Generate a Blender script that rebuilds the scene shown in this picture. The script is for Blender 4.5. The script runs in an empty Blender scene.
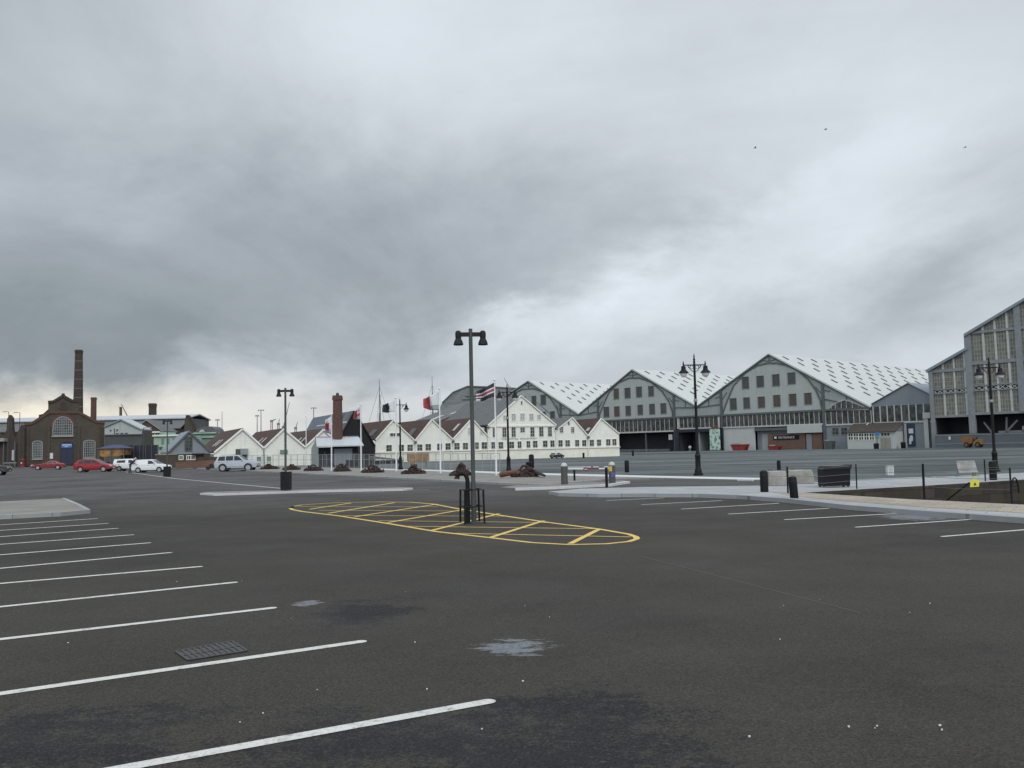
import bpy, bmesh, math, random
from mathutils import Vector, Matrix
from mathutils.geometry import tessellate_polygon
random.seed(7)
R = math.radians
scene = bpy.context.scene
COL = scene.collection
# ------------------------------------------------------------------ camera
FPX, HOR, ROLL, EYE = 860.0, 447.0, R(1.25), 1.8
PITCH = math.atan((HOR - 384) * math.cos(ROLL) / FPX)
CP = Vector((0, 0, EYE))
FWD = Vector((0, math.cos(PITCH), math.sin(PITCH)))
U0 = Vector((0, -math.sin(PITCH), math.cos(PITCH)))
X0 = Vector((1, 0, 0))
RT = X0 * math.cos(ROLL) - U0 * math.sin(ROLL)
UP = X0 * math.sin(ROLL) + U0 * math.cos(ROLL)
cd = bpy.data.cameras.new('camera')
cam = bpy.data.objects.new('camera', cd)
COL.objects.link(cam)
cam.matrix_world = Matrix(((RT.x, UP.x, -FWD.x, CP.x), (RT.y, UP.y, -FWD.y, CP.y), (RT.z, UP.z, -FWD.z, CP.z), (0, 0, 0, 1)))
cd.sensor_width = 36
cd.lens = 36 * FPX / 1024
cd.clip_start = 0.1
cd.clip_end = 12000
scene.camera = cam

def ray(px, py):
    return RT * ((px - 512) / FPX) + UP * ((384 - py) / FPX) + FWD
def at(px, py, z=0.0):
    d = ray(px, py)
    return CP + d * ((z - EYE) / d.z)
def atY(px, py, Y):
    d = ray(px, py)
    return CP + d * (Y / d.y)
def horizon(px):
    return HOR - 0.0218 * (px - 512)
def sm(t):
    t = max(0, min(1, t)); return t * t * (3 - 2 * t)
def g(x, y):
    return -0.75 * sm((y - 95) / 90) * sm((x + 70) / 50)
def on_ground(px, Y, z=None):
    d = ray(px, 440); p = CP + d * (Y / d.y)
    return Vector((p.x, p.y, g(p.x, p.y) if z is None else z))

# ------------------------------------------------------------------ materials
def nodes(nt, t, **kw):
    n = nt.nodes.new(t)
    for k, v in kw.items():
        setattr(n, k, v)
    return n
class G:
    """tiny node-graph helper"""
    def __init__(s, nt): s.nt = nt
    def n(s, t, ins=None, **kw):
        nd = nodes(s.nt, t, **kw)
        for k, v in (ins or {}).items():
            sock = nd.inputs[k]
            if isinstance(v, bpy.types.NodeSocket): s.nt.links.new(v, sock)
            else: sock.default_value = v
        return nd
    def m(s, op, a, b=0.0, c=None):
        ins = {0: a, 1: b}
        if c is not None: ins[2] = c
        return s.n('ShaderNodeMath', ins, operation=op).outputs[0]
    def mix(s, f, a, b):
        nd = s.n('ShaderNodeMix', data_type='RGBA')
        for idx, v in ((0, f), (6, a), (7, b)):
            if isinstance(v, bpy.types.NodeSocket): s.nt.links.new(v, nd.inputs[idx])
            else: nd.inputs[idx].default_value = v if idx == 0 else (tuple(v) + (1,))[:4]
        return nd.outputs[2]
    def noise(s, vec, scale, detail=4, rough=.55):
        return s.n('ShaderNodeTexNoise', {'Vector': vec, 'Scale': scale, 'Detail': detail, 'Roughness': rough}).outputs[0]
    def rng(s, v, a, b, c=0.0, d=1.0):
        return s.n('ShaderNodeMapRange', {0: v, 1: a, 2: b, 3: c, 4: d}).outputs[0]

def new_mat(name):
    m = bpy.data.materials.new(name); m.use_nodes = True
    nt = m.node_tree
    b = nt.nodes['Principled BSDF']
    return m, G(nt), b
def sc(c, k):
    return tuple(min(1, x * k) for x in c)
def bump(q, b, h, strength=.3, dist=.02):
    bp = q.n('ShaderNodeBump', {'Height': h, 'Strength': strength, 'Distance': dist})
    q.nt.links.new(bp.outputs[0], b.inputs['Normal'])
def pos(q):
    return q.n('ShaderNodeNewGeometry').outputs['Position']
def uvw(q):
    return q.n('ShaderNodeUVMap').outputs[0]
def sep(q, v):
    return q.n('ShaderNodeSeparateXYZ', {0: v}).outputs

def plain(name, c, rough=.6, var=.18, scale=.8, metal=0.0, spec=.5, bmp=0.0, bscale=30):
    m, q, b = new_mat(name)
    p = pos(q)
    f = q.rng(q.noise(p, scale, 6, .6), .3, .7)
    col = q.mix(f, sc(c, 1 - var), sc(c, 1 + var))
    f2 = q.rng(q.noise(p, scale * 9, 3), .35, .7)
    col = q.mix(q.m('MULTIPLY', f2, .35), col, sc(c, 1 - var * 1.2))
    q.nt.links.new(col, b.inputs['Base Color'])
    b.inputs['Roughness'].default_value = rough
    b.inputs['Metallic'].default_value = metal
    b.inputs['Specular IOR Level'].default_value = spec
    if bmp: bump(q, b, q.noise(p, bscale, 4), bmp, .02)
    return m
def stripes(name, c, pitch, axis=1, dark=.72, lw=.1, rough=.6, var=.1, bstr=.6, stain=None):
    """boards / corrugation / seams along the face's own uv (metres)"""
    m, q, b = new_mat(name)
    uv = uvw(q); s3 = sep(q, uv)
    t = q.m('DIVIDE', s3[axis], pitch)
    fr = q.m('FRACT', t)
    line = q.m('LESS_THAN', fr, lw)
    idn = q.n('ShaderNodeTexWhiteNoise', {'W': q.m('FLOOR', t)}, noise_dimensions='1D').outputs[0]
    p = pos(q)
    f = q.rng(q.noise(p, .35, 6, .65), .3, .7)
    col = q.mix(f, sc(c, 1 - var), sc(c, 1 + var))
    col = q.mix(q.m('MULTIPLY', idn, .35), col, sc(c, 1 - var * 1.6))
    if stain:
        mp = q.n('ShaderNodeMapping', {0: uv, 3: (1.2, .12, 1)}).outputs[0]
        st = q.rng(q.noise(mp, 1.6, 5, .7), .52, .75, 0, .6)
        col = q.mix(st, col, stain)
    col = q.mix(line, col, sc(c, dark))
    q.nt.links.new(col, b.inputs['Base Color'])
    b.inputs['Roughness'].default_value = rough
    bump(q, b, fr, bstr, .03)
    b.inputs['Specular IOR Level'].default_value = .25
    return m
def brick(name, c1, c2, mortar, w=.45, h=.15, stain=.4, moss=None):
    m, q, b = new_mat(name)
    uv = uvw(q)
    br = q.n('ShaderNodeTexBrick', {'Vector': uv, 'Color1': c1 + (1,), 'Color2': c2 + (1,), 'Mortar': mortar + (1,), 'Scale': 1.0, 'Mortar Size': .012, 'Brick Width': w, 'Row Height': h, 'Bias': 0.0})
    p = pos(q)
    f = q.rng(q.noise(p, .4, 7, .65), .35, .7)
    col = q.mix(q.m('MULTIPLY', f, stain), br.outputs[0], sc(c1, .45))
    f3 = q.rng(q.noise(p, 1.7, 4, .6), .5, .75)
    col = q.mix(q.m('MULTIPLY', f3, .35), col, sc(c2, 1.5))
    if moss: col = q.mix(q.m('MULTIPLY', q.rng(q.noise(p, .8, 7, .7), .5, .62), .75), col, moss)
    q.nt.links.new(col, b.inputs['Base Color'])
    b.inputs['Roughness'].default_value = .85
    bump(q, b, br.outputs['Fac'], -.3, .01)
    b.inputs['Specular IOR Level'].default_value = .25
    return m
def tiles(name, c, rough=.75, var=.3, w=.3, h=.25):
    m, q, b = new_mat(name)
    uv = uvw(q)
    br = q.n('ShaderNodeTexBrick', {'Vector': uv, 'Color1': sc(c, 1 - var) + (1,), 'Color2': sc(c, 1 + var) + (1,), 'Mortar': sc(c, .5) + (1,), 'Scale': 1.0, 'Mortar Size': .015, 'Brick Width': w, 'Row Height': h})
    p = pos(q)
    f = q.rng(q.noise(p, .3, 7, .7), .4, .72)
    col = q.mix(q.m('MULTIPLY', f, .5), br.outputs[0], sc(c, .55))
    f3 = q.rng(q.noise(p, .8, 6, .7), .55, .75)
    col = q.mix(q.m('MULTIPLY', f3, .4), col, (.16, .15, .11))
    q.nt.links.new(col, b.inputs['Base Color'])
    b.inputs['Roughness'].default_value = rough
    bump(q, b, br.outputs['Fac'], -.5, .02)
    b.inputs['Specular IOR Level'].default_value = .25
    return m
def glass_mat(name, c=(.03, .035, .035), rough=.12, var=.5):
    m, q, b = new_mat(name)
    uv = uvw(q)
    wn = q.n('ShaderNodeTexWhiteNoise', {'Vector': q.n('ShaderNodeVectorMath', {0: q.n('ShaderNodeVectorMath', {0: uv, 1: (1.5, 1.1, 1)}, operation='MULTIPLY').outputs[0]}, operation='FLOOR').outputs[0]}, noise_dimensions='3D').outputs[0]
    f = q.m('MULTIPLY', wn, .8)
    q.nt.links.new(q.mix(f, sc(c, 1 - var), sc(c, 1 + var)), b.inputs['Base Color'])
    b.inputs['Roughness'].default_value = rough
    b.inputs['Specular IOR Level'].default_value = .5
    return m
def asphalt(name, c, patchy=1.0):
    m, q, b = new_mat(name)
    p = pos(q)
    big = q.rng(q.noise(p, .09, 5, .6), .35, .68)
    col = q.mix(big, sc(c, .88), sc((c[0] * 1.04, c[1] * 1.02, c[2] * .97), 1.12))
    # older, greyer surfacing beyond the near car park, with a ragged join
    far = q.rng(q.m('ADD', sep(q, p)[1], q.m('MULTIPLY', q.m('SUBTRACT', q.noise(p, .22, 8, .65), .5), 22.0)), 24, 44)
    col = q.mix(q.m('MULTIPLY', far, .9), col, (c[0] * 2.2, c[1] * 2.42, c[2] * 2.7))
    fv = q.rng(q.noise(q.n('ShaderNodeMapping', {0: p, 2: (0, 0, .2), 3: (.05, .2, 1)}).outputs[0], 1, 7, .7), .45, .62)
    col = q.mix(q.m('MULTIPLY', q.m('MULTIPLY', fv, far), .5), col, sc(c, 1.15))
    # old surface patches: darker, bluer, tighter binder, each with its own ragged outline
    s3 = sep(q, p)
    warp = q.n('ShaderNodeVectorMath', {0: p, 1: (.8, 1.25, 1)}, operation='MULTIPLY').outputs[0]
    nz = q.noise(warp, 1.0, 10, .7); nz2 = q.noise(p, 5.5, 6, .75); nz3 = q.noise(p, 26, 4, .7)
    rag = q.m('ADD', q.m('MULTIPLY', q.m('SUBTRACT', nz, .5), 6.0), q.m('MULTIPLY', q.m('SUBTRACT', nz2, .5), 4.0))
    rag = q.m('ADD', rag, q.m('MULTIPLY', q.m('SUBTRACT', nz3, .5), 4.0))
    tot = None
    for (cx, cy, rx, ry) in PATCHES:
        dx = q.m('DIVIDE', q.m('SUBTRACT', s3[0], cx), rx); dy = q.m('DIVIDE', q.m('SUBTRACT', s3[1], cy), ry)
        d2 = q.m('SUBTRACT', 1.0, q.m('ADD', q.m('MULTIPLY', dx, dx), q.m('MULTIPLY', dy, dy)))
        tot = d2 if tot is None else q.m('MAXIMUM', tot, d2)
    tot = q.m('MAXIMUM', q.m('SUBTRACT', tot, .3), -1.6)
    pm = q.rng(q.m('ADD', tot, rag), -.1, .7)
    wide = q.rng(q.m('ADD', q.noise(p, .16, 6, .6), q.m('MULTIPLY', rag, .05)), .50, .60)
    col = q.mix(q.m('MULTIPLY', wide, .45 * patchy), col, (c[0] * .62, c[1] * .64, c[2] * .68))
    col = q.mix(q.m('MULTIPLY', pm, .95 * patchy), col, (c[0] * .40, c[1] * .44, c[2] * .56))
    # pale dusty spills
    tot = None
    for (cx, cy, rx, ry) in SPILLS:
        dx = q.m('DIVIDE', q.m('SUBTRACT', s3[0], cx), rx); dy = q.m('DIVIDE', q.m('SUBTRACT', s3[1], cy), ry)
        d2 = q.m('SUBTRACT', 1.0, q.m('ADD', q.m('MULTIPLY', dx, dx), q.m('MULTIPLY', dy, dy)))
        tot = d2 if tot is None else q.m('MAXIMUM', tot, d2)
    sn = q.m('MULTIPLY', q.m('SUBTRACT', q.noise(q.n('ShaderNodeMapping', {0: p, 2: (0, 0, .3), 3: (3.5, 9, 1)}).outputs[0], 1.0, 9, .7), .5), 7.0)
    sp_ = q.rng(q.m('ADD', q.m('MAXIMUM', tot, -6.0), sn), .05, .6)
    col = q.mix(q.m('MULTIPLY', sp_, .95), col, (.15, .158, .17))
    # stretched tyre wear
    mp = q.n('ShaderNodeMapping', {0: p, 2: (0, 0, .35), 3: (.06, .7, 1)}).outputs[0]
    wear = q.rng(q.noise(mp, 1.0, 5, .6), .5, .75)
    col = q.mix(q.m('MULTIPLY', wear, .22), col, sc(c, 1.5))
    # aggregate grain
    vo = q.n('ShaderNodeTexVoronoi', {'Vector': p, 'Scale': 85.0}).outputs['Color']
    gr = q.n('ShaderNodeSeparateColor', {0: vo}).outputs[0]
    gm = q.n('ShaderNodeMix', {}, data_type='RGBA', blend_type='MULTIPLY')
    q.nt.links.new(col, gm.inputs[6]); gm.inputs[0].default_value = 1.0
    gv = q.rng(gr, 0, 1, 1.35, .6); q.nt.links.new(q.n('ShaderNodeCombineColor', {0: gv, 1: gv, 2: gv}).outputs[0], gm.inputs[7]); col = gm.outputs[2]
    col = q.mix(q.rng(gr, .0, .10, .25, 0), col, sc(c, 2.2))
    q.nt.links.new(col, b.inputs['Base Color'])
    rr = q.rng(q.noise(p, .5, 5), .3, .7, .72, .95)
    q.nt.links.new(rr, b.inputs['Roughness'])
    b.inputs['Specular IOR Level'].default_value = .16
    bump(q, b, q.n('ShaderNodeTexVoronoi', {'Vector': p, 'Scale': 85.0}).outputs['Distance'], .5, .006)
    return m
def paint_line(name, c, worn=.5):
    m, q, b = new_mat(name)
    p = pos(q)
    w = q.rng(q.noise(p, 9, 8, .75), .52, .7, 0, worn)
    w2 = q.rng(q.noise(p, .8, 4, .6), .3, .8, 0, .3)
    col = q.mix(w2, c, sc(c, .72))
    agg = q.rng(q.noise(p, 60, 3, .7), .50, .68, 0, .55 * worn)
    col = q.mix(agg, col, (.10, .098, .094))
    col = q.mix(w, col, (.07, .069, .066))
    q.nt.links.new(col, b.inputs['Base Color'])
    b.inputs['Roughness'].default_value = .7
    return m
def slabs(name, c, w, h, var=.12, mortar=.6, rot=0.0, wet=None):
    m, q, b = new_mat(name)
    p = q.n('ShaderNodeMapping', {0: pos(q), 2: (0, 0, rot)}).outputs[0]
    br = q.n('ShaderNodeTexBrick', {'Vector': p, 'Color1': sc(c, 1 - var) + (1,), 'Color2': sc(c, 1 + var) + (1,), 'Mortar': sc(c, mortar) + (1,), 'Scale': 1.0, 'Mortar Size': .012, 'Brick Width': w, 'Row Height': h})
    f = q.rng(q.noise(p, .35, 7, .7), .38, .7)
    col = q.mix(q.m('MULTIPLY', f, .45), br.outputs[0], sc(c, .66))
    f = q.rng(q.noise(p, 4, 6, .7), .5, .75)
    col = q.mix(q.m('MULTIPLY', f, .3), col, sc(c, .6))
    if wet:
        mp = q.n('ShaderNodeMapping', {0: pos(q), 2: (0, 0, -.25), 3: (.012, .07, 1)}).outputs[0]
        st = q.rng(q.noise(mp, 1, 9, .74), .43, .58)
        col = q.mix(q.m('MULTIPLY', st, .9), col, wet)
    q.nt.links.new(col, b.inputs['Base Color'])
    b.inputs['Roughness'].default_value = .95
    b.inputs['Specular IOR Level'].default_value = .06 if wet else .2
    return m

def pr(px, py, rx, ry):
    a = at(px, py); b = at(px + rx, py); c = at(px, py - ry)
    return (a.x, a.y, (b - a).length, (c - a).length)
PATCHES = [pr(370, 612, 60, 13), pr(60, 735, 170, 34), pr(330, 728, 110, 22), pr(560, 755, 210, 66), pr(300, 745, 140, 30), pr(640, 712, 100, 14)]
SPILLS = [pr(515, 647, 38, 7.5), pr(915, 517, 36, 3.2), pr(306, 603, 14, 2.6)]
M = {}
M['asphalt'] = asphalt('asphalt', (.0405, .0368, .0322))
M['white_line'] = paint_line('white_line', (.54, .535, .505), .8)
M['far_line'] = paint_line('far_line', (.5, .5, .48), .8)
M['yellow_line'] = paint_line('yellow_line', (.62, .43, .09), .6)
M['plaza'] = slabs('plaza', (.135, .148, .148), 3.2, 1.6, .2, .7, .3, wet=(.045, .052, .054))
M['paving'] = slabs('paving', (.31, .318, .32), .9, .6, .1, .6, .6)
M['tan_paving'] = slabs('tan_paving', (.31, .27, .215), .6, .4, .14, .6, .6)
M['verge'] = slabs('verge', (.21, .203, .183), .9, .9, .1, .7, .1)
M['kerb'] = slabs('kerb', (.29, .30, .305), 1.0, 50, .1, .45, -.2)
M['pale_kerb'] = slabs('pale_kerb', (.52, .53, .535), 1.2, 50, .06, .7, -.2)
M['concrete'] = plain('concrete', (.27, .26, .235), .85, .3, 2.2, bmp=.4, bscale=12)
M['mud'] = plain('mud', (.035, .032, .028), .5, .4, .6)
M['dock_wall'] = brick('dock_wall', (.075, .06, .05), (.03, .026, .024), (.018, .017, .016), .9, .35, .8, moss=(.045, .052, .022))
M['white_boards'] = stripes('white_boards', (.74, .745, .68), .22, 1, .74, .14, .55, .06, .5, stain=(.48, .47, .40))
M['cream_wall'] = plain('cream_wall', (.68, .68, .585), .7, .1, .6)
M['white_trim'] = plain('white_trim', (.68, .68, .63), .5, .06)
M['tile_red'] = tiles('tile_red', (.070, .041, .032))
M['tile_brown'] = tiles('tile_brown', (.062, .052, .043))
M['roof_grey'] = tiles('roof_grey', (.17, .18, .185), .6, .15, 2.0, 1.2)
M['zinc_dark'] = stripes('zinc_dark', (.085, .11, .14), .6, 0, .7, .07, .4, .12, .4)
M['slate'] = tiles('slate', (.115, .12, .122), .6, .18)
M['slate_dark'] = tiles('slate_dark', (.10, .108, .115), .6, .18, .6, .4)
M['metal_roof'] = stripes('metal_roof', (.445, .465, .447), 1.0, 0, .86, .06, .45, .05, .3, stain=(.5, .52, .50))
M['white_roof'] = stripes('white_roof', (.39, .41, .43), .9, 0, .85, .05, .45, .05, .3)
M['zinc'] = stripes('zinc', (.20, .235, .27), .6, 0, .7, .07, .4, .08, .4)
M['shed_grey'] = stripes('shed_grey', (.27, .295, .29), .35, 0, .88, .12, .6, .08, .3, stain=(.15, .165, .165))
M['shed_panel'] = stripes('shed_panel', (.345, .37, .355), .5, 0, .9, .07, .6, .07, .25, stain=(.20, .215, .205))
M['shed_pale'] = stripes('shed_pale', (.40, .42, .41), .4, 0, .88, .1, .6, .06, .3)
M['blue_grey'] = stripes('blue_grey', (.19, .215, .235), .3, 0, .8, .15, .6, .07, .4, stain=(.13, .15, .165))
M['dark_steel'] = plain('dark_steel', (.075, .084, .086), .5, .2)
M['mid_steel'] = plain('mid_steel', (.185, .20, .21), .5, .15)
M['pale_steel'] = plain('pale_steel', (.40, .41, .385), .55, .12)
M['roof_light'] = plain('roof_light', (.075, .08, .08), .25, .2)
M['shutter'] = stripes('shutter', (.075, .078, .075), .25, 0, .7, .15, .5, .2, .3)
M['shutter_brown'] = stripes('shutter_brown', (.088, .072, .066), .25, 0, .7, .15, .5, .2, .3)
M['glass'] = glass_mat('glass', (.05, .056, .05), .18, .7)
def old_glass():
    m, q, b = new_mat('old_glass')
    uv = uvw(q); u3 = sep(q, uv)
    fx = q.m('FRACT', q.m('DIVIDE', u3[0], .62)); fy = q.m('FRACT', q.m('DIVIDE', u3[1], 1.05))
    bars = q.m('MAXIMUM', q.m('LESS_THAN', fx, .17), q.m('LESS_THAN', fy, .09))
    cell = q.n('ShaderNodeCombineXYZ', {0: q.m('FLOOR', q.m('DIVIDE', u3[0], .62)), 1: q.m('FLOOR', q.m('DIVIDE', u3[1], 1.05)), 2: 0.0}).outputs[0]
    wn = q.n('ShaderNodeTexWhiteNoise', {'Vector': cell}, noise_dimensions='3D').outputs[0]
    blot = q.rng(q.noise(uv, .5, 6, .65), .35, .68)
    col = q.mix(wn, (.075, .082, .072), (.15, .152, .128))
    col = q.mix(q.m('MULTIPLY', blot, .5), col, (.20, .195, .155))
    col = q.mix(q.m('MULTIPLY', bars, .75), col, (.31, .31, .275))
    q.nt.links.new(col, b.inputs['Base Color']); b.inputs['Roughness'].default_value = .4; b.inputs['Specular IOR Level'].default_value = .3
    return m
M['old_glass'] = old_glass()
M['navy'] = plain('navy', (.012, .015, .024), .55, .25)
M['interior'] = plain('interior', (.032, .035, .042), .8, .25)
M['black_paint'] = plain('black_paint', (.0075, .008, .0095), .6, .25, 3, spec=.2)
M['bell_black'] = plain('bell_black', (.016, .016, .019), .7, .25, 6, spec=.25)
M['lamp_green'] = plain('lamp_green', (.042, .05, .046), .5, .2, 3)
M['black_boards'] = stripes('black_boards', (.010, .011, .014), .2, 0, .6, .15, .6, .15, .4)
M['brick_brown'] = brick('brick_brown', (.080, .066, .050), (.057, .046, .037), (.08, .074, .064))
M['brick_red'] = brick('brick_red', (.108, .054, .037), (.075, .04, .03), (.12, .10, .09), stain=.3)
M['brick_dark'] = brick('brick_dark', (.065, .047, .036), (.045, .034, .028), (.06, .055, .048))
M['brick_orange'] = brick('brick_orange', (.145, .08, .055), (.105, .06, .043), (.16, .13, .11), stain=.25)
M['stone'] = plain('stone', (.25, .235, .20), .8, .15, 1.2)
M['mint'] = plain('mint', (.30, .42, .335), .6, .15, .4)
M['mint_dark'] = plain('mint_dark', (.13, .22, .16), .6, .2, .4)
M['rust'] = plain('rust', (.038, .021, .017), .85, .5, 5, bmp=.5)
M['rust_beam'] = plain('rust_beam', (.12, .06, .036), .85, .4, 4, bmp=.4)
M['pole_white'] = plain('pole_white', (.66, .68, .68), .35, .05)
M['wire'] = plain('wire', (.10, .11, .11), .5, .1)
M['fence_grey'] = plain('fence_grey', (.22, .24, .25), .5, .12)
M['fence_blue'] = stripes('fence_blue', (.125, .145, .16), .16, 0, .35, .3, .55, .1, .5)
M['red_paint'] = plain('red_paint', (.25, .014, .022), .25, .06, 2)
M['dark_red_paint'] = plain('dark_red_paint', (.20, .014, .018), .3, .08, 2)
M['skip_red'] = plain('skip_red', (.19, .018, .018), .6, .3, 1.5)
M['white_paint'] = plain('white_paint', (.62, .65, .66), .25, .05, 2)
M['silver_paint'] = plain('silver_paint', (.40, .43, .47), .25, .06, 2, metal=.35)
M['dark_paint'] = plain('dark_paint', (.03, .033, .038), .25, .1, 2)
M['car_glass'] = plain('car_glass', (.016, .019, .022), .08, .1, 1)
M['tyre'] = plain('tyre', (.014, .014, .015), .8, .2, 8)
M['rim'] = plain('rim', (.36, .37, .38), .35, .1, 8, metal=.5)
M['lens_white'] = plain('lens_white', (.6, .62, .62), .15, .05)
M['lens_red'] = plain('lens_red', (.30, .012, .012), .2, .05)
M['plastic_dark'] = plain('plastic_dark', (.028, .029, .031), .6, .15)
M['blue_canvas'] = plain('blue_canvas', (.035, .048, .11), .8, .2, 1)
M['ochre'] = plain('ochre', (.25, .14, .045), .75, .6, 1.6)
M['orange_paint'] = plain('orange_paint', (.20, .085, .024), .5, .25, 1.5)
M['yellow_sign'] = plain('yellow_sign', (.62, .58, .06), .5, .08, 6)
M['sticker_yellow'] = plain('sticker_yellow', (.62, .42, .03), .5, .1, 6)
M['sticker_blue'] = plain('sticker_blue', (.09, .08, .24), .5, .15, 6)
M['bollard_grey'] = plain('bollard_grey', (.062, .066, .07), .65, .2, 4)
M['cap_pale'] = plain('cap_pale', (.40, .40, .39), .6, .12, 8)
M['sign_white'] = plain('sign_white', (.54, .55, .53), .5, .05, 4)
M['sign_blue'] = plain('sign_blue', (.04, .16, .42), .5, .1, 4)
M['banner_navy'] = plain('banner_navy', (.012, .03, .07), .6, .15, 1)
M['door_navy'] = plain('door_navy', (.012, .02, .05), .4, .2, 1)
M['cloth_red'] = plain('cloth_red', (.30, .05, .055), .8, .12, 3)
M['cloth_white'] = plain('cloth_white', (.52, .54, .56), .8, .06, 3)
M['cloth_black'] = plain('cloth_black', (.02, .028, .034), .8, .2, 3)
M['cloth_blue'] = plain('cloth_blue', (.05, .07, .17), .8, .15, 3)
M['cloth_grey'] = plain('cloth_grey', (.25, .28, .31), .8, .1, 3)
M['skin'] = plain('skin', (.42, .26, .19), .6, .08, 9)
M['jacket'] = plain('jacket', (.022, .02, .03), .8, .3, 7)
M['trousers'] = plain('trousers', (.03, .03, .036), .85, .3, 7)
M['hair_grey'] = plain('hair_grey', (.4, .38, .35), .8, .2, 12)
M['gull'] = plain('gull', (.16, .165, .18), .7, .2, 8)
M['far_steel'] = plain('far_steel', (.14, .15, .155), .6, .15)
M['far_red'] = plain('far_red', (.30, .12, .10), .6, .15)
M['wet_stain'] = slabs('wet_stain', (.16, .17, .18), 4, 4, .25, .9, 0)
M['patch_dark'] = plain('patch_dark', (.05, .05, .052), .8, .4, 3, bmp=.3)
M['iron'] = plain('iron', (.042, .042, .043), .6, .3, 9)
M['fleck'] = plain('fleck', (.6, .6, .58), .7, .2, 20)
def mural_mat():
    m, q, b = new_mat('mural')
    p = pos(q)
    f = q.rng(q.noise(p, 1.1, 3, .6), .44, .52)
    col = q.mix(f, (.12, .26, .19), (.46, .56, .49))
    f2 = q.rng(q.noise(p, .8, 4, .6), .6, .64)
    col = q.mix(f2, col, (.05, .09, .08))
    q.nt.links.new(col, b.inputs['Base Color']); b.inputs['Roughness'].default_value = .6
    return m
M['mural'] = mural_mat()
def glow_mat():  # weak emission standing in for daylight through the sheds' far openings
    m, q, b = new_mat('daylight_glow')
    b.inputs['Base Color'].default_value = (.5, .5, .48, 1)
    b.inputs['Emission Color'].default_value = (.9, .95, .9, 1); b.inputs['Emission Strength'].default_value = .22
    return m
M['daylight_glow'] = glow_mat()

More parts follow.
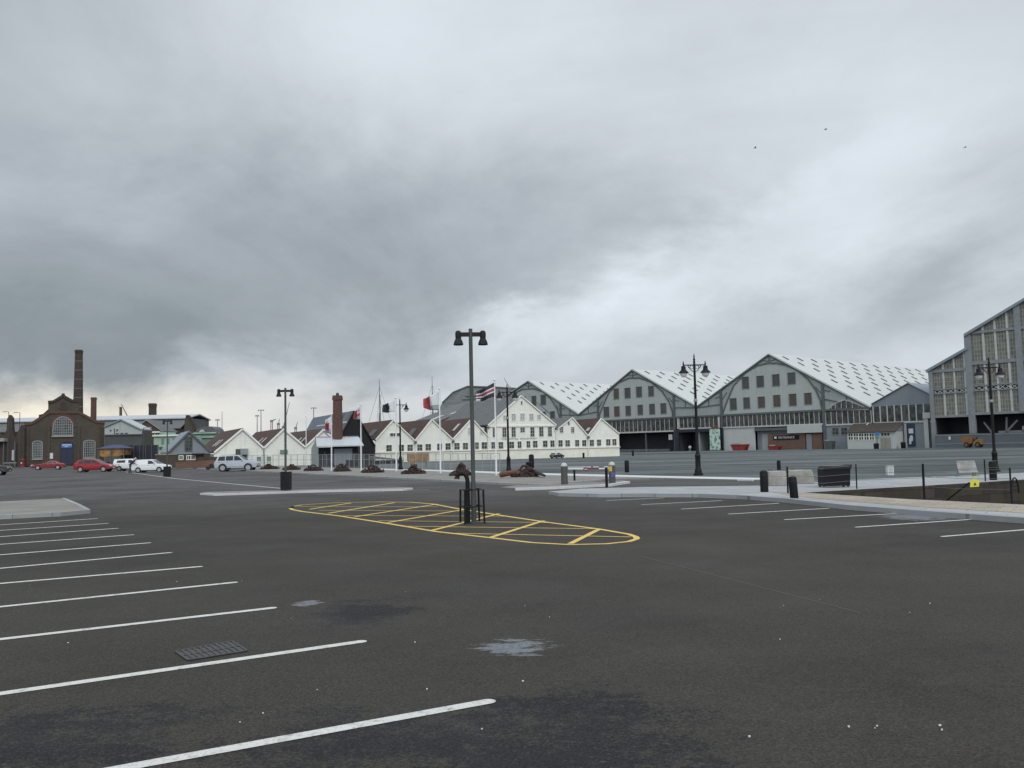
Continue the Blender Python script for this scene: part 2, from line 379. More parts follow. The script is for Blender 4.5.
# ------------------------------------------------------------------ mesh builder
class MB:
    def __init__(s): s.v = []; s.f = []; s.mi = []
    def add(s, vs, fs, mi=0):
        o = len(s.v); s.v += [Vector(v) for v in vs]
        for f in fs: s.f.append([o + i for i in f]); s.mi.append(mi)
        return s
    def prism(s, pts, vec, mi=0):
        n = len(pts); vec = Vector(vec)
        vs = [Vector(p) for p in pts] + [Vector(p) + vec for p in pts]
        fs = [list(range(n)), list(range(2 * n - 1, n - 1, -1))] + [[i, (i + 1) % n, n + (i + 1) % n, n + i] for i in range(n)]
        return s.add(vs, fs, mi)
    def box(s, c, d, rz=0.0, mi=0, top=1.0, topy=None):
        ty = top if topy is None else topy
        ca, sa = math.cos(rz), math.sin(rz); out = []
        for k, (zx, tx, tyy) in enumerate(((-.5, 1, 1), (.5, top, ty))):
            for x, y in ((-.5, -.5), (.5, -.5), (.5, .5), (-.5, .5)):
                X, Y = x * d[0] * tx, y * d[1] * tyy
                out.append((c[0] + X * ca - Y * sa, c[1] + X * sa + Y * ca, c[2] + zx * d[2]))
        return s.add(out, [[3, 2, 1, 0], [4, 5, 6, 7], [0, 1, 5, 4], [1, 2, 6, 5], [2, 3, 7, 6], [3, 0, 4, 7]], mi)
    def tube(s, pts, r, seg=10, mi=0, closed=False):
        pts = [Vector(p) for p in pts]; n = len(pts)
        rs = r if isinstance(r, (list, tuple)) else [r] * n
        ring = []; prev = None
        for i, p in enumerate(pts):
            if closed: t = (pts[(i + 1) % n] - pts[i - 1])
            else: t = pts[min(i + 1, n - 1)] - pts[max(i - 1, 0)]
            t.normalize()
            if prev is None:
                a = Vector((0, 0, 1)) if abs(t.z) < .9 else Vector((1, 0, 0))
                e1 = t.cross(a).normalized()
            else:
                e1 = (prev - t * prev.dot(t)).normalized()
            prev = e1; e2 = t.cross(e1)
            ring.append([p + (e1 * math.cos(2 * math.pi * k / seg) + e2 * math.sin(2 * math.pi * k / seg)) * rs[i] for k in range(seg)])
        vs = [v for rg in ring for v in rg]; fs = []
        for i in range(n if closed else n - 1):
            j = (i + 1) % n
            for k in range(seg):
                fs.append([i * seg + k, i * seg + (k + 1) % seg, j * seg + (k + 1) % seg, j * seg + k])
        if not closed:
            fs.append(list(range(seg - 1, -1, -1))); fs.append([(n - 1) * seg + k for k in range(seg)])
        return s.add(vs, fs, mi)
    def lathe(s, prof, c=(0, 0, 0), seg=16, mi=0):
        vs = []; fs = []; n = len(prof)
        for r, z in prof:
            for k in range(seg):
                a = 2 * math.pi * k / seg
                vs.append((c[0] + max(r, .0005) * math.cos(a), c[1] + max(r, .0005) * math.sin(a), c[2] + z))
        for i in range(n - 1):
            for k in range(seg):
                fs.append([i * seg + k, i * seg + (k + 1) % seg, (i + 1) * seg + (k + 1) % seg, (i + 1) * seg + k])
        fs.append(list(range(seg - 1, -1, -1))); fs.append([(n - 1) * seg + k for k in range(seg)])
        return s.add(vs, fs, mi)
    def bar(s, a, b, w, h=None, up=(0, 0, 1)):
        """rectangular bar a->b, width w across, h along up"""
        a = Vector(a); b = Vector(b); h = h or w
        t = (b - a).normalized(); u = Vector(up)
        if abs(t.dot(u)) > .98: u = Vector((0, 1, 0))
        e1 = t.cross(u).normalized(); e2 = e1.cross(t)
        vs = []
        for p in (a, b):
            for i, j in ((-1, -1), (1, -1), (1, 1), (-1, 1)): vs.append(p + e1 * (i * w / 2) + e2 * (j * h / 2))
        return s.add(vs, [[3, 2, 1, 0], [4, 5, 6, 7], [0, 1, 5, 4], [1, 2, 6, 5], [2, 3, 7, 6], [3, 0, 4, 7]])
    def build(s, name, mat, parent=None, smooth=False, bevel=0.0, recalc=True):
        mats = mat if isinstance(mat, (list, tuple)) else [mat]
        off = Vector((0, 0, 0))
        if parent is None:
            lo = [min(v[i] for v in s.v) for i in range(3)]; hi = [max(v[i] for v in s.v) for i in range(3)]
            off = Vector(((lo[0] + hi[0]) / 2, (lo[1] + hi[1]) / 2, lo[2]))
        else:
            p = parent
            while p: off += p.location; p = p.parent
        me = bpy.data.meshes.new(name)
        me.from_pydata([tuple(v - off) for v in s.v], [], s.f)
        for mm in mats: me.materials.append(M[mm] if isinstance(mm, str) else mm)
        for p, i in zip(me.polygons, s.mi): p.material_index = i
        bm = bmesh.new(); bm.from_mesh(me)
        if recalc: bmesh.ops.recalc_face_normals(bm, faces=bm.faces)
        if bevel:
            bmesh.ops.bevel(bm, geom=[e for e in bm.edges if len(e.link_faces) == 2 and e.calc_face_angle(0) > .5], offset=bevel, segments=2, affect='EDGES', profile=.6)
        uvl = bm.loops.layers.uv.new('UVMap')
        Z = Vector((0, 0, 1))
        for f in bm.faces:
            nn = f.normal
            if abs(nn.z) > .995 or nn.length < .1: t = Vector((1, 0, 0)); b2 = Vector((0, 1, 0))
            else: t = Z.cross(nn).normalized(); b2 = nn.cross(t)
            for l in f.loops:
                w = l.vert.co + off
                l[uvl].uv = (w.dot(t), w.dot(b2))
        bm.to_mesh(me); bm.free()
        if smooth:
            for p in me.polygons: p.use_smooth = True
            try: me.set_sharp_from_angle(angle=R(40))
            except Exception: pass
        o = bpy.data.objects.new(name, me)
        COL.objects.link(o)
        if parent is not None: o.parent = parent
        else: o.location = off
        return o

def tag(o, label=None, cat=None, group=None, kind=None):
    if label: o['label'] = label
    if cat: o['category'] = cat
    if group: o['group'] = group
    if kind: o['kind'] = kind
    return o
def thing(name, label, cat, loc=(0, 0, 0), group=None):
    o = bpy.data.objects.new(name, None); COL.objects.link(o)
    o.location = Vector(loc); o.empty_display_size = .3
    return tag(o, label, cat, group)
def dup(root, loc, rz=0.0, label=None, scale=1.0):
    def cp(o, par):
        c = o.copy(); COL.objects.link(c)
        if par is not None: c.parent = par
        for ch in list(kids.get(o.name, [])): cp(ch, c)
        return c
    kids = {}
    for o in bpy.data.objects:
        if o.parent: kids.setdefault(o.parent.name, []).append(o)
    r = cp(root, None)
    r.location = Vector(loc); r.rotation_euler = (0, 0, rz); r.scale = (scale,) * 3
    if label: r['label'] = label
    return r

# facade plane: px -> (u, z) on a vertical plane, and back to the world
class Fac:
    def __init__(s, p0, d):
        s.p0 = Vector((p0[0], p0[1], 0)); s.d = Vector((d[0], d[1], 0)).normalized()
        s.n = Vector((s.d.y, -s.d.x, 0))          # towards the viewer
    def off(s, k):
        return Fac(s.p0 + s.n * k, s.d)
    def uz(s, px, py):
        dr = ray(px, py); t = (s.p0 - CP).dot(s.n) / dr.dot(s.n)
        p = CP + dr * t
        return ((p - s.p0).dot(s.d), p.z)
    def P(s, pts): return [s.uz(*p) for p in pts]
    def pt(s, u, z, n=0.0):
        q = s.p0 + s.d * u + s.n * n
        return Vector((q.x, q.y, z))
    def poly(s, mb, uzs, n0, n1, mi=0):
        return mb.prism([s.pt(u, z, n0) for u, z in uzs], s.n * (n1 - n0), mi)
    def rect(s, mb, u0, u1, z0, z1, n0, n1, mi=0):
        return s.poly(mb, [(u0, z0), (u1, z0), (u1, z1), (u0, z1)], n0, n1, mi)
    def bar(s, mb, a, b, w, n0, n1):
        a = Vector(a); b = Vector(b); t = (b - a).normalized(); e = Vector((-t.y, t.x)) * (w / 2)
        return s.poly(mb, [a - e, b - e, b + e, a + e], n0, n1)
    def line(s, mb, uzs, w, n0, n1):
        for a, b in zip(uzs[:-1], uzs[1:]): s.bar(mb, a, b, w, n0, n1)
        return mb
    def prect(s, x0, y0, x1, y1):
        xm, ym = (x0 + x1) / 2, (y0 + y1) / 2
        return (s.uz(x0, ym)[0], s.uz(x1, ym)[0], s.uz(xm, y1)[1], s.uz(xm, y0)[1])
    def brect(s, mb, x0, y0, x1, y1, n0, n1, mi=0):
        return s.rect(mb, *s.prect(x0, y0, x1, y1), n0, n1, mi)

def window(F, parent, r, nx=2, ny=3, frame='white_trim', pane='glass', fw=.1, bw=.05, n=0.0, d=.09, name='window', prect=True, sill=False):
    u0, u1, z0, z1 = F.prect(*r) if prect else r
    mb = MB()
    F.rect(mb, u0 - fw, u0, z0 - fw, z1 + fw, n - .05, n + d); F.rect(mb, u1, u1 + fw, z0 - fw, z1 + fw, n - .05, n + d)
    F.rect(mb, u0, u1, z0 - fw, z0, n - .05, n + d - .004); F.rect(mb, u0, u1, z1, z1 + fw, n - .05, n + d - .004)
    for i in range(1, nx):
        u = u0 + (u1 - u0) * i / nx; F.rect(mb, u - bw / 2, u + bw / 2, z0, z1, n - .05, n + d - .02)
    for i in range(1, ny):
        z = z0 + (z1 - z0) * i / ny; F.rect(mb, u0, u1, z - bw / 2, z + bw / 2, n - .05, n + d - .024)
    w = mb.build(name, frame, parent)
    F.rect(MB(), 0, 0, 0, 0, 0, 0)
    p = MB(); F.rect(p, u0, u1, z0, z1, n - .04, n + .02); p.build('pane', pane, w)
    if sill:
        sb = MB(); F.rect(sb, u0 - fw - .1, u1 + fw + .1, z0 - fw - .16, z0 - fw - .004, n - .05, n + d + .08); sb.build('sill', frame, w)
    return w

# ------------------------------------------------------------------ ground
ground_hole = [(6.0, 6.0), (60.0, 60.0)]
pit_px = [(804, 492.6), (850, 495.5), (906, 499), (1024, 504.6), (1170, 512.5), (1170, 473.5), (1024, 479.6), (930, 485.4), (860, 489.3)]
PZ = .11
pit = [at(x, y, PZ) for x, y in pit_px]
def axis(lo, hi, dense, step, grow=1.35):
    a, b = dense; xs = []; x = a
    while x < b: xs.append(x); x += step
    xs.append(b); s_ = step; x = b
    while x < hi: s_ *= grow; x = min(hi, x + s_); xs.append(x)
    s_ = step; x = a; left = []
    while x > lo: s_ *= grow; x = max(lo, x - s_); left.append(x)
    return left[::-1] + xs
xs = axis(-3500, 3500, (-90, 60), 3.0); ys = axis(-400, 5000, (72, 204), 3.0)
mb = MB()
px0, px1 = min(p.x for p in pit) - 1, max(p.x for p in pit) + 1
py0, py1 = min(p.y for p in pit) - 1, max(p.y for p in pit) + 1
vi = {}
for i, x in enumerate(xs):
    for j, y in enumerate(ys):
        vi[i, j] = len(mb.v); mb.v.append(Vector((x, y, g(x, y) - .02)))
for i in range(len(xs) - 1):
    for j in range(len(ys) - 1):
        if xs[i + 1] > px0 and xs[i] < px1 and ys[j + 1] > py0 and ys[j] < py1: continue
        mb.f.append([vi[i, j], vi[i + 1, j], vi[i + 1, j + 1], vi[i, j + 1]]); mb.mi.append(0)
tag(mb.build('ground', 'asphalt'), kind='structure')
def tess(outer, hole=None, z=0.0, mb=None):
    loops = [[Vector((p[0], p[1], 0)) for p in outer]]
    if hole: loops.append([Vector((p[0], p[1], 0)) for p in hole])
    flat = [v for l in loops for v in l]
    tris = tessellate_polygon(loops)
    mb = mb or MB()
    mb.add([(v.x, v.y, z) for v in flat], [list(t) for t in tris])
    return mb
def up(o):
    me = o.data
    for p in me.polygons:
        if p.normal.z < 0: p.flip()
    return o
o = tess([(-160, -60), (160, -60), (160, 94), (-160, 94)], [(p.x, p.y) for p in pit], 0.0).build('car_park', 'asphalt', recalc=False)
tag(up(o), kind='structure')
# sunken dock basin
mb = MB(); n = len(pit)
DEP = -2.6
for i in range(n):
    a, b = pit[i], pit[(i + 1) % n]
    mb.add([(a.x, a.y, PZ - .004), (b.x, b.y, PZ - .004), (b.x, b.y, DEP), (a.x, a.y, DEP)], [[0, 1, 2, 3]])
tag(mb.build('dock_wall', 'dock_wall', recalc=False), kind='structure')
mb = MB(); mb.add([(p.x, p.y, DEP + .02) for p in pit], [list(range(n))])
tag(up(mb.build('dock_floor', 'mud', recalc=False)), kind='structure')
# ledge and old timber wales along the far dock wall
def quad_sheet(name, corners, mat, nx, ny, dz):
    mb = MB(); A, B_, C_, D_ = corners
    for j in range(ny + 1):
        for i in range(nx + 1):
            s_, t_ = i / nx, j / ny
            p = A * (1 - s_) * (1 - t_) + B_ * s_ * (1 - t_) + C_ * s_ * t_ + D_ * (1 - s_) * t_
            mb.v.append(Vector((p.x, p.y, g(p.x, p.y) + dz)))
    for j in range(ny):
        for i in range(nx):
            k = j * (nx + 1) + i; mb.f.append([k, k + 1, k + nx + 2, k + nx + 1]); mb.mi.append(0)
    return tag(up(mb.build(name, mat, recalc=False)), kind='structure')
V2 = lambda x, y: Vector((x, y, 0))
quad_sheet('plaza', [at(372, 468), at(1300, 471), V2(330, 230), V2(-40, 300)], 'plaza', 60, 60, .012)

strip = [(420, 470.2), (540, 474.4), (650, 477), (765, 479.6), (802, 483.4), (880, 479), (960, 476), (1024, 473), (1170, 466.5), (1170, 464), (1024, 466), (800, 466.4), (420, 466.2)]
o = tess([(p.x, p.y) for p in [at(x, y) for x, y in strip]], None, .018).build('plaza_edge', 'plaza', recalc=False)
tag(up(o), kind='structure')
def slab(name, px, mat, z=PZ, hole=None, kerb=None, kmat='kerb', kw=.16):
    top = [at(x, y, z) for x, y in px]
    mb = tess([(p.x, p.y) for p in top], hole, z)
    nn = len(top)
    for i in range(nn):
        a, b = top[i], top[(i + 1) % nn]
        mb.add([(a.x, a.y, z), (b.x, b.y, z), (b.x, b.y, -.05), (a.x, a.y, -.05)], [[0, 1, 2, 3]])
    o = mb.build(name, mat)
    tag(o, kind='structure')
    if kerb:
        km = MB(); pts = [at(x, y, z) for x, y in kerb]
        poly_strip(km, pts, kw, z + .012, -.05)
        tag(km.build('kerb', kmat), kind='structure')
    return o
def poly_strip(mb, pts, w, z1, z0=None):
    """mitred strip centred on pts"""
    L = []; Rr = []
    for i, p in enumerate(pts):
        a = pts[max(i - 1, 0)]; b = pts[min(i + 1, len(pts) - 1)]
        t = Vector((b.x - a.x, b.y - a.y)).normalized(); e = Vector((-t.y, t.x)) * (w / 2)
        L.append((p.x + e.x, p.y + e.y)); Rr.append((p.x - e.x, p.y - e.y))
    for i in range(len(pts) - 1):
        q = [L[i], Rr[i], Rr[i + 1], L[i + 1]]
        if z0 is None: mb.add([(x, y, z1) for x, y in q], [[0, 1, 2, 3]])
        else:
            mb.prism([(x, y, z0) for x, y in q], (0, 0, z1 - z0))
    return mb
# quay-side paving around the sunken dock
near_edge = [(552, 491.4), (562, 493), (600, 493.9), (650, 493.6), (700, 493.9), (740, 495.2), (790, 498.7), (851, 505.1), (934, 511.4), (1024, 517.6), (1170, 528)]
far_edge = [(1170, 466), (1024, 472.5), (960, 475.5), (880, 478.5), (800, 483), (760, 485.6), (640, 487), (580, 488.6)]
slab('quay_paving', near_edge + far_edge, 'paving', PZ, [(p.x, p.y) for p in pit], near_edge, 'kerb', .3)
tan = [(772, 491.8), (804, 492.9), (850, 495.9), (906, 499.5), (1024, 505.2), (1170, 513.2), (1170, 523.5), (1024, 513.2), (934, 507.8), (851, 501.8), (790, 495.8)]
o = tess([(p.x, p.y) for p in [at(x, y, PZ) for x, y in tan]], None, PZ + .005).build('coping', 'tan_paving', recalc=False)
tag(up(o), kind='structure')
# left corner pavement
lp = [(-160, 505.5), (0, 501.4), (63.4, 498.4), (78, 504.5), (88, 510), (60, 512.6), (0, 515.5), (-160, 523)]
slab('corner_paving', lp, 'verge', PZ, None, [(63.4, 498.4), (78, 504.5), (88, 510), (60, 512.6), (0, 515.5), (-160, 523)], 'kerb', .14)
# lamp island in the middle distance
isl = [(202, 493.2), (208, 492.0), (300, 489.6), (405, 487.2), (411, 488), (404, 489.0), (316, 490.8), (215, 494.0)]
slab('lamp_island', isl, 'verge', .07, None, isl[4:] + isl[:1], 'pale_kerb', .18)
# verge with the flagpoles
v_far = [(150, 463.4), (230, 465), (300, 466.6), (370, 468), (440, 469.6), (540, 473), (650, 475.6), (765, 478)]
v_near = [(765, 480), (650, 478), (600, 479.4), (548, 484.6), (500, 482.8), (440, 479.6), (370, 476.2), (300, 472.8), (230, 469.4), (150, 466.2)]
slab('flag_verge', v_far + v_near, 'verge', .09, None, v_near[2:], 'kerb', .2)
mb = MB(); poly_strip(mb, [at(x, y + .9, .1) for x, y in v_far[3:]], 1.7, .1, .02)
tag(mb.build('footway', 'pale_kerb'), kind='structure')
slab('gate_island', [(500, 487.0), (515, 485.6), (600, 482), (622, 480.4), (628, 481.4), (610, 484.2), (555, 487.0), (515, 488.2)], 'verge', .09, None, [(628, 481.4), (610, 484.2), (555, 487.0), (515, 488.2)], 'pale_kerb', .2)

# ---------------- painted markings
def mark(name, mat, a, b, w, z=.004, ext=0.0, rnd=True):
    a = at(*a); b = at(*b)
    if ext: a = a + (a - b).normalized() * ext
    t = (b - a); t.z = 0; t.normalize(); e = Vector((-t.y, t.x, 0)) * (w / 2)
    if rnd: b = b - t * (w / 2)
    pts = [a - e, b - e]
    if rnd:
        for k in range(1, 6):
            an = -math.pi / 2 + math.pi * k / 6
            pts.append(b + e * math.sin(an) + t * (w / 2 * math.cos(an)))
    pts += [b + e, a + e]
    mb = MB(); mb.add([(p.x, p.y, z) for p in pts], [list(range(len(pts)))])
    return tag(up(mb.build(name, mat, recalc=False)), kind='structure')
for a, b in [((125, 768), (495, 700.5)), ((0, 694), (366.5, 641)), ((0, 639.5), (277, 607.6)), ((0, 607), (238, 582.2)), ((0, 583.7), (203, 566.5)), ((0, 568.5), (172.5, 552.5)), ((0, 555), (151.5, 542.8)), ((0, 544.5), (134.5, 534.8)), ((0, 536.8), (119, 528.3)), ((0, 530.6), (109, 523.4)), ((0, 525), (98, 518.6))]:
    mark('bay_line', 'white_line', a, b, .115, ext=2.5)
for a, b in [((606, 500.6), (664, 498)), ((641, 504.7), (722, 500.7)), ((681, 509.2), (779, 503.4)), ((728, 514.2), (829, 508.4)), ((784, 519.8), (898, 513.6)), ((855, 527.4), (991, 518.2)), ((941, 536.8), (1040, 528.6))]:
    mark('bay_line', 'white_line', b, a, .1)
for a, b, w in [((126, 472), (175, 478.6), .15), ((175, 478.6), (283, 488.6), .15), ((560, 485.8), (522, 488), .12), ((430, 489.5), (318, 494.5), .06)]:
    mark('lane_line', 'far_line', a, b, w, rnd=False)
hb = [(290.4, 508.3), (294, 506.4), (302, 505), (335.7, 502.8), (376.5, 502), (410, 502.3), (432, 504), (458, 508.8), (502.6, 515.8), (547, 522.4), (599, 529.2), (629, 534.4), (636, 537), (637, 539), (629, 541.7), (606.5, 544), (569.4, 544.8), (532, 542.8), (488, 537.6), (436, 531.7), (387.6, 523.6), (339, 516), (302, 511.6), (292, 509.6)]
mb = MB(); pts = [at(x, y) for x, y in hb]; poly_strip(mb, pts + [pts[0], pts[1]], .12, .005)
tag(up(mb.build('yellow_box_outline', 'yellow_line', recalc=False)), kind='structure')
mb = MB()
Z = lambda x, y: (x / 2.695 + 280, y / 2.695 + 440)
for k, (a, b) in enumerate([((80, 187), (192, 170)), ((130, 198), (310, 169)), ((200, 207.5), (425, 173)), ((290, 223), (500, 187)), ((410, 244), (590, 199)), ((565, 264), (710, 218)), ((782, 280), (860, 241))]):
    p, q_ = at(*Z(*a)), at(*Z(*b)); poly_strip(mb, [p, q_], .12, .0058)
for a, b in [((52, 180), (425, 180.5)), ((105, 190), (500, 192)), ((170, 204), (610, 206)), ((265, 218), (725, 223)), ((335, 233), (860, 240)), ((470, 252), (945, 262))]:
    p, q_ = at(*Z(*a)), at(*Z(*b)); poly_strip(mb, [p, q_], .08, .0066)
tag(up(mb.build('yellow_box_hatching', 'yellow_line', recalc=False)), kind='structure')
# pale dusty spill, tarmac patch
def blob(name, mat, cx, cy, rx, ry, z, seed, n=28, amp=.25):
    rr = random.Random(seed); pts = []
    ph = [rr.uniform(0, 6.28) for _ in range(5)]
    for k in range(n):
        a = 2 * math.pi * k / n
        f = 1 + amp * sum(math.sin((j + 2) * a + ph[j]) / (j + 1.2) for j in range(5)) * .8 + rr.uniform(-.08, .08)
        pts.append(at(cx + rx * f * math.cos(a), cy - ry * f * math.sin(a) - rx * f * math.cos(a) * .05))
    mb = MB(); mb.add([(p.x, p.y, z) for p in pts], [list(range(n))])
    return tag(up(mb.build(name, mat, recalc=False)), kind='structure')
def spill_mat():
    m, q, b = new_mat('spill')
    p = pos(q)
    f = q.rng(q.noise(p, 7, 8, .75), .42, .62)
    q.nt.links.new(q.mix(f, (.075, .075, .077), (.21, .22, .235)), b.inputs['Base Color'])
    b.inputs['Roughness'].default_value = .75
    return m
M['spill'] = spill_mat()
M['seam'] = paint_line('seam', (.06, .059, .056), .9)
for a, b in [((640, 556), (860, 613))]:
    mark('tar_seam', 'seam', a, b, .018, .003, rnd=False)
# iron drain grate
gp = [at(176, 652.5), at(232, 642), at(247, 651.5), at(188, 661)]
gr = thing('drain_grate', 'dark iron drain grate set in the asphalt between two white bay lines', 'drain', sum(gp, Vector()) / 4)
mb = MB(); mb.add([(p.x, p.y, .006) for p in gp], [[0, 1, 2, 3]]); up(mb.build('grate_plate', 'iron', gr, recalc=False))
mb = MB()
for k in range(11):
    t = k / 10; a = gp[0].lerp(gp[1], t); b = gp[3].lerp(gp[2], t)
    mb.bar((a.x, a.y, .009), (b.x, b.y, .009), .02, .008)
for t in (0, .5, 1):
    a = gp[0].lerp(gp[3], t); b = gp[1].lerp(gp[2], t); mb.bar((a.x, a.y, .0095), (b.x, b.y, .0095), .025, .008)
mb.build('grate_bars', 'iron', gr)
# scattered pale litter and grit
mb = MB(); rr = random.Random(4)
for x, y in [(780, 640), (877, 727), (875, 729), (942, 731), (523, 682), (427, 690), (263, 714), (240, 723), (291, 619), (482, 730), (415, 643), (525, 606), (910, 613), (930, 604), (30, 585)] + [(rr.uniform(0, 1024), rr.uniform(560, 768)) for _ in range(12)]:
    p = at(x, y); s_ = rr.uniform(.004, .009)
    mb.box((p.x, p.y, s_ / 2 + .004), (s_ * rr.uniform(.8, 2), s_, s_), rr.uniform(0, 3))
tag(mb.build('scattered_grit', 'fleck'), 'pale grit and scraps scattered over the near asphalt', 'grit', kind='stuff')

# ------------------------------------------------------------------ covered slip sheds (long facade line)
K = 1.3
A_, B_ = .003774, .0043
F = Fac((0, K / A_), (A_, -B_))
RD = -F.n                                           # roofs recede this way
def shed(label, apex, left, right, posts, arch, beam, wins, L, roof_rows, brown=()):
    ua, za = F.uz(*apex); ul, zl = F.uz(*left); ur, zr = F.uz(*right)
    t = thing('slip_shed', label, 'shed', F.pt(ua, -.75, 0), 'covered slip sheds')
    (b0u, b0z), (b1u, b1z) = F.P(beam)
    zb = (b0z + b1z) / 2
    mb = MB(); F.poly(mb, [(ul, zb), (ur, zb), (ur, zr - .25), (ua, za - .25), (ul, zl - .25)], -.4, 0)
    mb.build('gable_wall', 'shed_grey', t)
    ap = F.P(arch)
    mb = MB(); F.poly(mb, [(ap[0][0], zb + .05)] + ap + [(ap[-1][0], zb + .05)], -.1, .06); mb.build('arch_panel', 'shed_panel', t)
    mb = MB(); F.line(mb, ap, .42, 0, .22); mb.build('arch_rib', 'dark_steel', t)
    mb = MB(); F.line(mb, [(ul, zl), (ua, za), (ur, zr)], .6, -.1, .35); mb.build('rake_trim', 'dark_steel', t)
    mb = MB(); F.bar(mb, (ul, zb), (ur, zb), .55, 0, .3); mb.build('cross_beam', 'dark_steel', t)
    zrake = lambda u: zl + (za - zl) * (u - ul) / (ua - ul) if u < ua else zr + (za - zr) * (ur - u) / (ur - ua)
    for px in posts:
        u = F.uz(px, 400)[0]
        mb = MB(); F.rect(mb, u - .4, u + .4, -1.2, zrake(u) - .3, -.05, .28); mb.build('post', 'dark_steel', t)
    # lattice in the spandrels
    for sgn, px in ((-1, posts[0]), (1, posts[1])):
        mb = MB()
        u = F.uz(px, 400)[0]; zt = zrake(u)
        edge = ul if sgn < 0 else ur; ze = zl if sgn < 0 else zr
        F.bar(mb, (u, zt - .6), (u - sgn * 3.2, zrake(u - sgn * 3.2) - .2), .2, 0, .16)
        F.bar(mb, (u, zt - 3.6), (u - sgn * 2.2, zt - 1.0), .2, 0, .16)
        F.bar(mb, (u, zt - 2.0), (u + sgn * 2.2, zt - 2.6), .2, 0, .16)
        F.bar(mb, (u, zt - 4.6), (edge, ze - .2), .28, 0, .18)
        um = (u + edge) / 2
        F.bar(mb, (um, zrake(um) - .2), (um, (zt - 4.6 + ze) / 2), .2, 0, .15)
        mb.build('truss', 'dark_steel', t)
    mb = MB()
    F.bar(mb, (ua, za - .3), (ua, max(z for _, z in ap)), .3, 0, .17)
    for du in (-2.4, 2.4):
        F.bar(mb, (ua, za - 2.0), (ua + du, zrake(ua + du) - .2), .18, 0, .15)
    mb.build('king_post', 'dark_steel', t)
    for k, w in enumerate(wins):
        window(F, t, w, 1, 1, 'mid_steel', 'shutter_brown' if k in brown else 'shutter', .12, .05, .06, .12)
    # roof
    mb = MB()
    for (u0, z0) in ((ul, zl), (ur, zr)):
        a0, a1 = F.pt(ua, za + .32, .5), F.pt(u0, z0 + .32, .5)
        mb.prism([a0, a1, a1 - Vector((0, 0, .25)), a0 - Vector((0, 0, .25))], RD * (L + .5))
    roof = mb.build('roof', 'metal_roof', t)
    # roof lights on the slope we see
    sl = Vector((ur - ua, zr - za)); slen = sl.length; sd = sl / slen
    dW = (F.d * sd.x + Vector((0, 0, sd.y))); nW = dW.cross(RD).normalized()
    if nW.z < 0: nW = -nW
    me = None
    rows, cols, pitch, ln = roof_rows
    for i in range(rows):
        for j in range(cols):
            s_ = slen * (.05 + .113 * i)
            dist = 5.0 + pitch * (j + (.33 * i) % 1.0)
            if dist > L - 3: continue
            c = F.pt(ua, za + .32, 0) + dW * s_ + RD * dist + nW * .1
            if me is None:
                q = MB(); vs = []
                for h in (-.12, .12):
                    for a, b in ((0, -.3), (ln, -.3), (ln, .3), (0, .3)): vs.append(dW * a + RD * b + nW * h)
                q.add(vs, [[3, 2, 1, 0], [4, 5, 6, 7], [0, 1, 5, 4], [1, 2, 6, 5], [2, 3, 7, 6], [3, 0, 4, 7]])
                o = q.build('skylight', 'roof_light', None); me = o.data
                for v in me.vertices: v.co += o.location
            else:
                o = bpy.data.objects.new('skylight', me); COL.objects.link(o)
            o.parent = roof; o.location = c - t.location
    # closing walls behind
    mb = MB(); F.poly(mb, [(ul, -1.2), (ur, -1.2), (ur, zr - .1), (ua, za - .1), (ul, zl - .1)], -L + .1, -L + .4); mb.build('rear_wall', 'shed_grey', t)
    for u, z in ((ul + .15, zl), (ur - .15, zr)):
        mb = MB(); F.rect(mb, u - .12, u + .12, -1.2, z - .05, -L + .5, -.5); mb.build('side_wall', 'shed_grey', t)
    return t, zb
def band(t, x0, x1, ytop, ybot, count, mull='pale_steel', n=.02, mw=.16, glaz='glass'):
    """glazed strip between two px columns; y given at both ends"""
    (u0, zt0), (u1, zt1) = F.uz(x0, ytop[0]), F.uz(x1, ytop[1]); zb0, zb1 = F.uz(x0, ybot[0])[1], F.uz(x1, ybot[1])[1]
    zt, zb = (zt0 + zt1) / 2, (zb0 + zb1) / 2
    mb = MB(); F.rect(mb, u0, u1, zb, zt, -.3, n); gl = mb.build('glazed_band', glaz, t)
    mb = MB()
    for i in range(count + 1):
        u = u0 + (u1 - u0) * i / count; F.rect(mb, u - mw / 2, u + mw / 2, zb, zt, n - .01, n + .1)
    mb.build('mullions', mull, gl)
    mb = MB(); F.rect(mb, u0, u1, zb - .45, zb - .003, -.3, n + .22); mb.build('sill_beam', mull, t)
    return u0, u1, zb, zt
arch6 = [(723, 414), (724.5, 409), (727.4, 401), (734, 385.5), (746, 372.5), (757, 365.8), (767.4, 363.2), (776, 363.2), (786, 365), (797, 370), (808, 378.8), (816, 390), (820.5, 400), (822, 409)]
w6 = [(742.4, 377, 749, 388.6), (757, 376, 764, 387), (772.7, 374.4, 779.7, 386), (788, 372.6, 795.5, 384), (730.3, 398.4, 736.8, 409.7), (743.8, 397.6, 750, 408.5), (758.4, 396.8, 765, 407.7), (773.7, 395.2, 780.5, 406.6), (789.5, 394, 796.5, 405.6), (804.7, 393, 811.8, 404.4)]
s6, zb6 = shed('largest grey gabled slip shed with ten shuttered windows and the entrance sign', (769, 354.6), (697, 407), (871, 408), (721.3, 823.4), arch6, [(722, 415.4), (823, 410.2)], w6, 150, (7, 14, 8.2, 2.1), (6, 7, 8, 9))
arch5 = [(599, 419), (600.5, 413), (603, 406.5), (609, 393), (618.4, 383), (629.3, 378), (640, 378), (651, 382), (662, 391), (669.4, 402), (672.5, 412), (673, 417.5)]
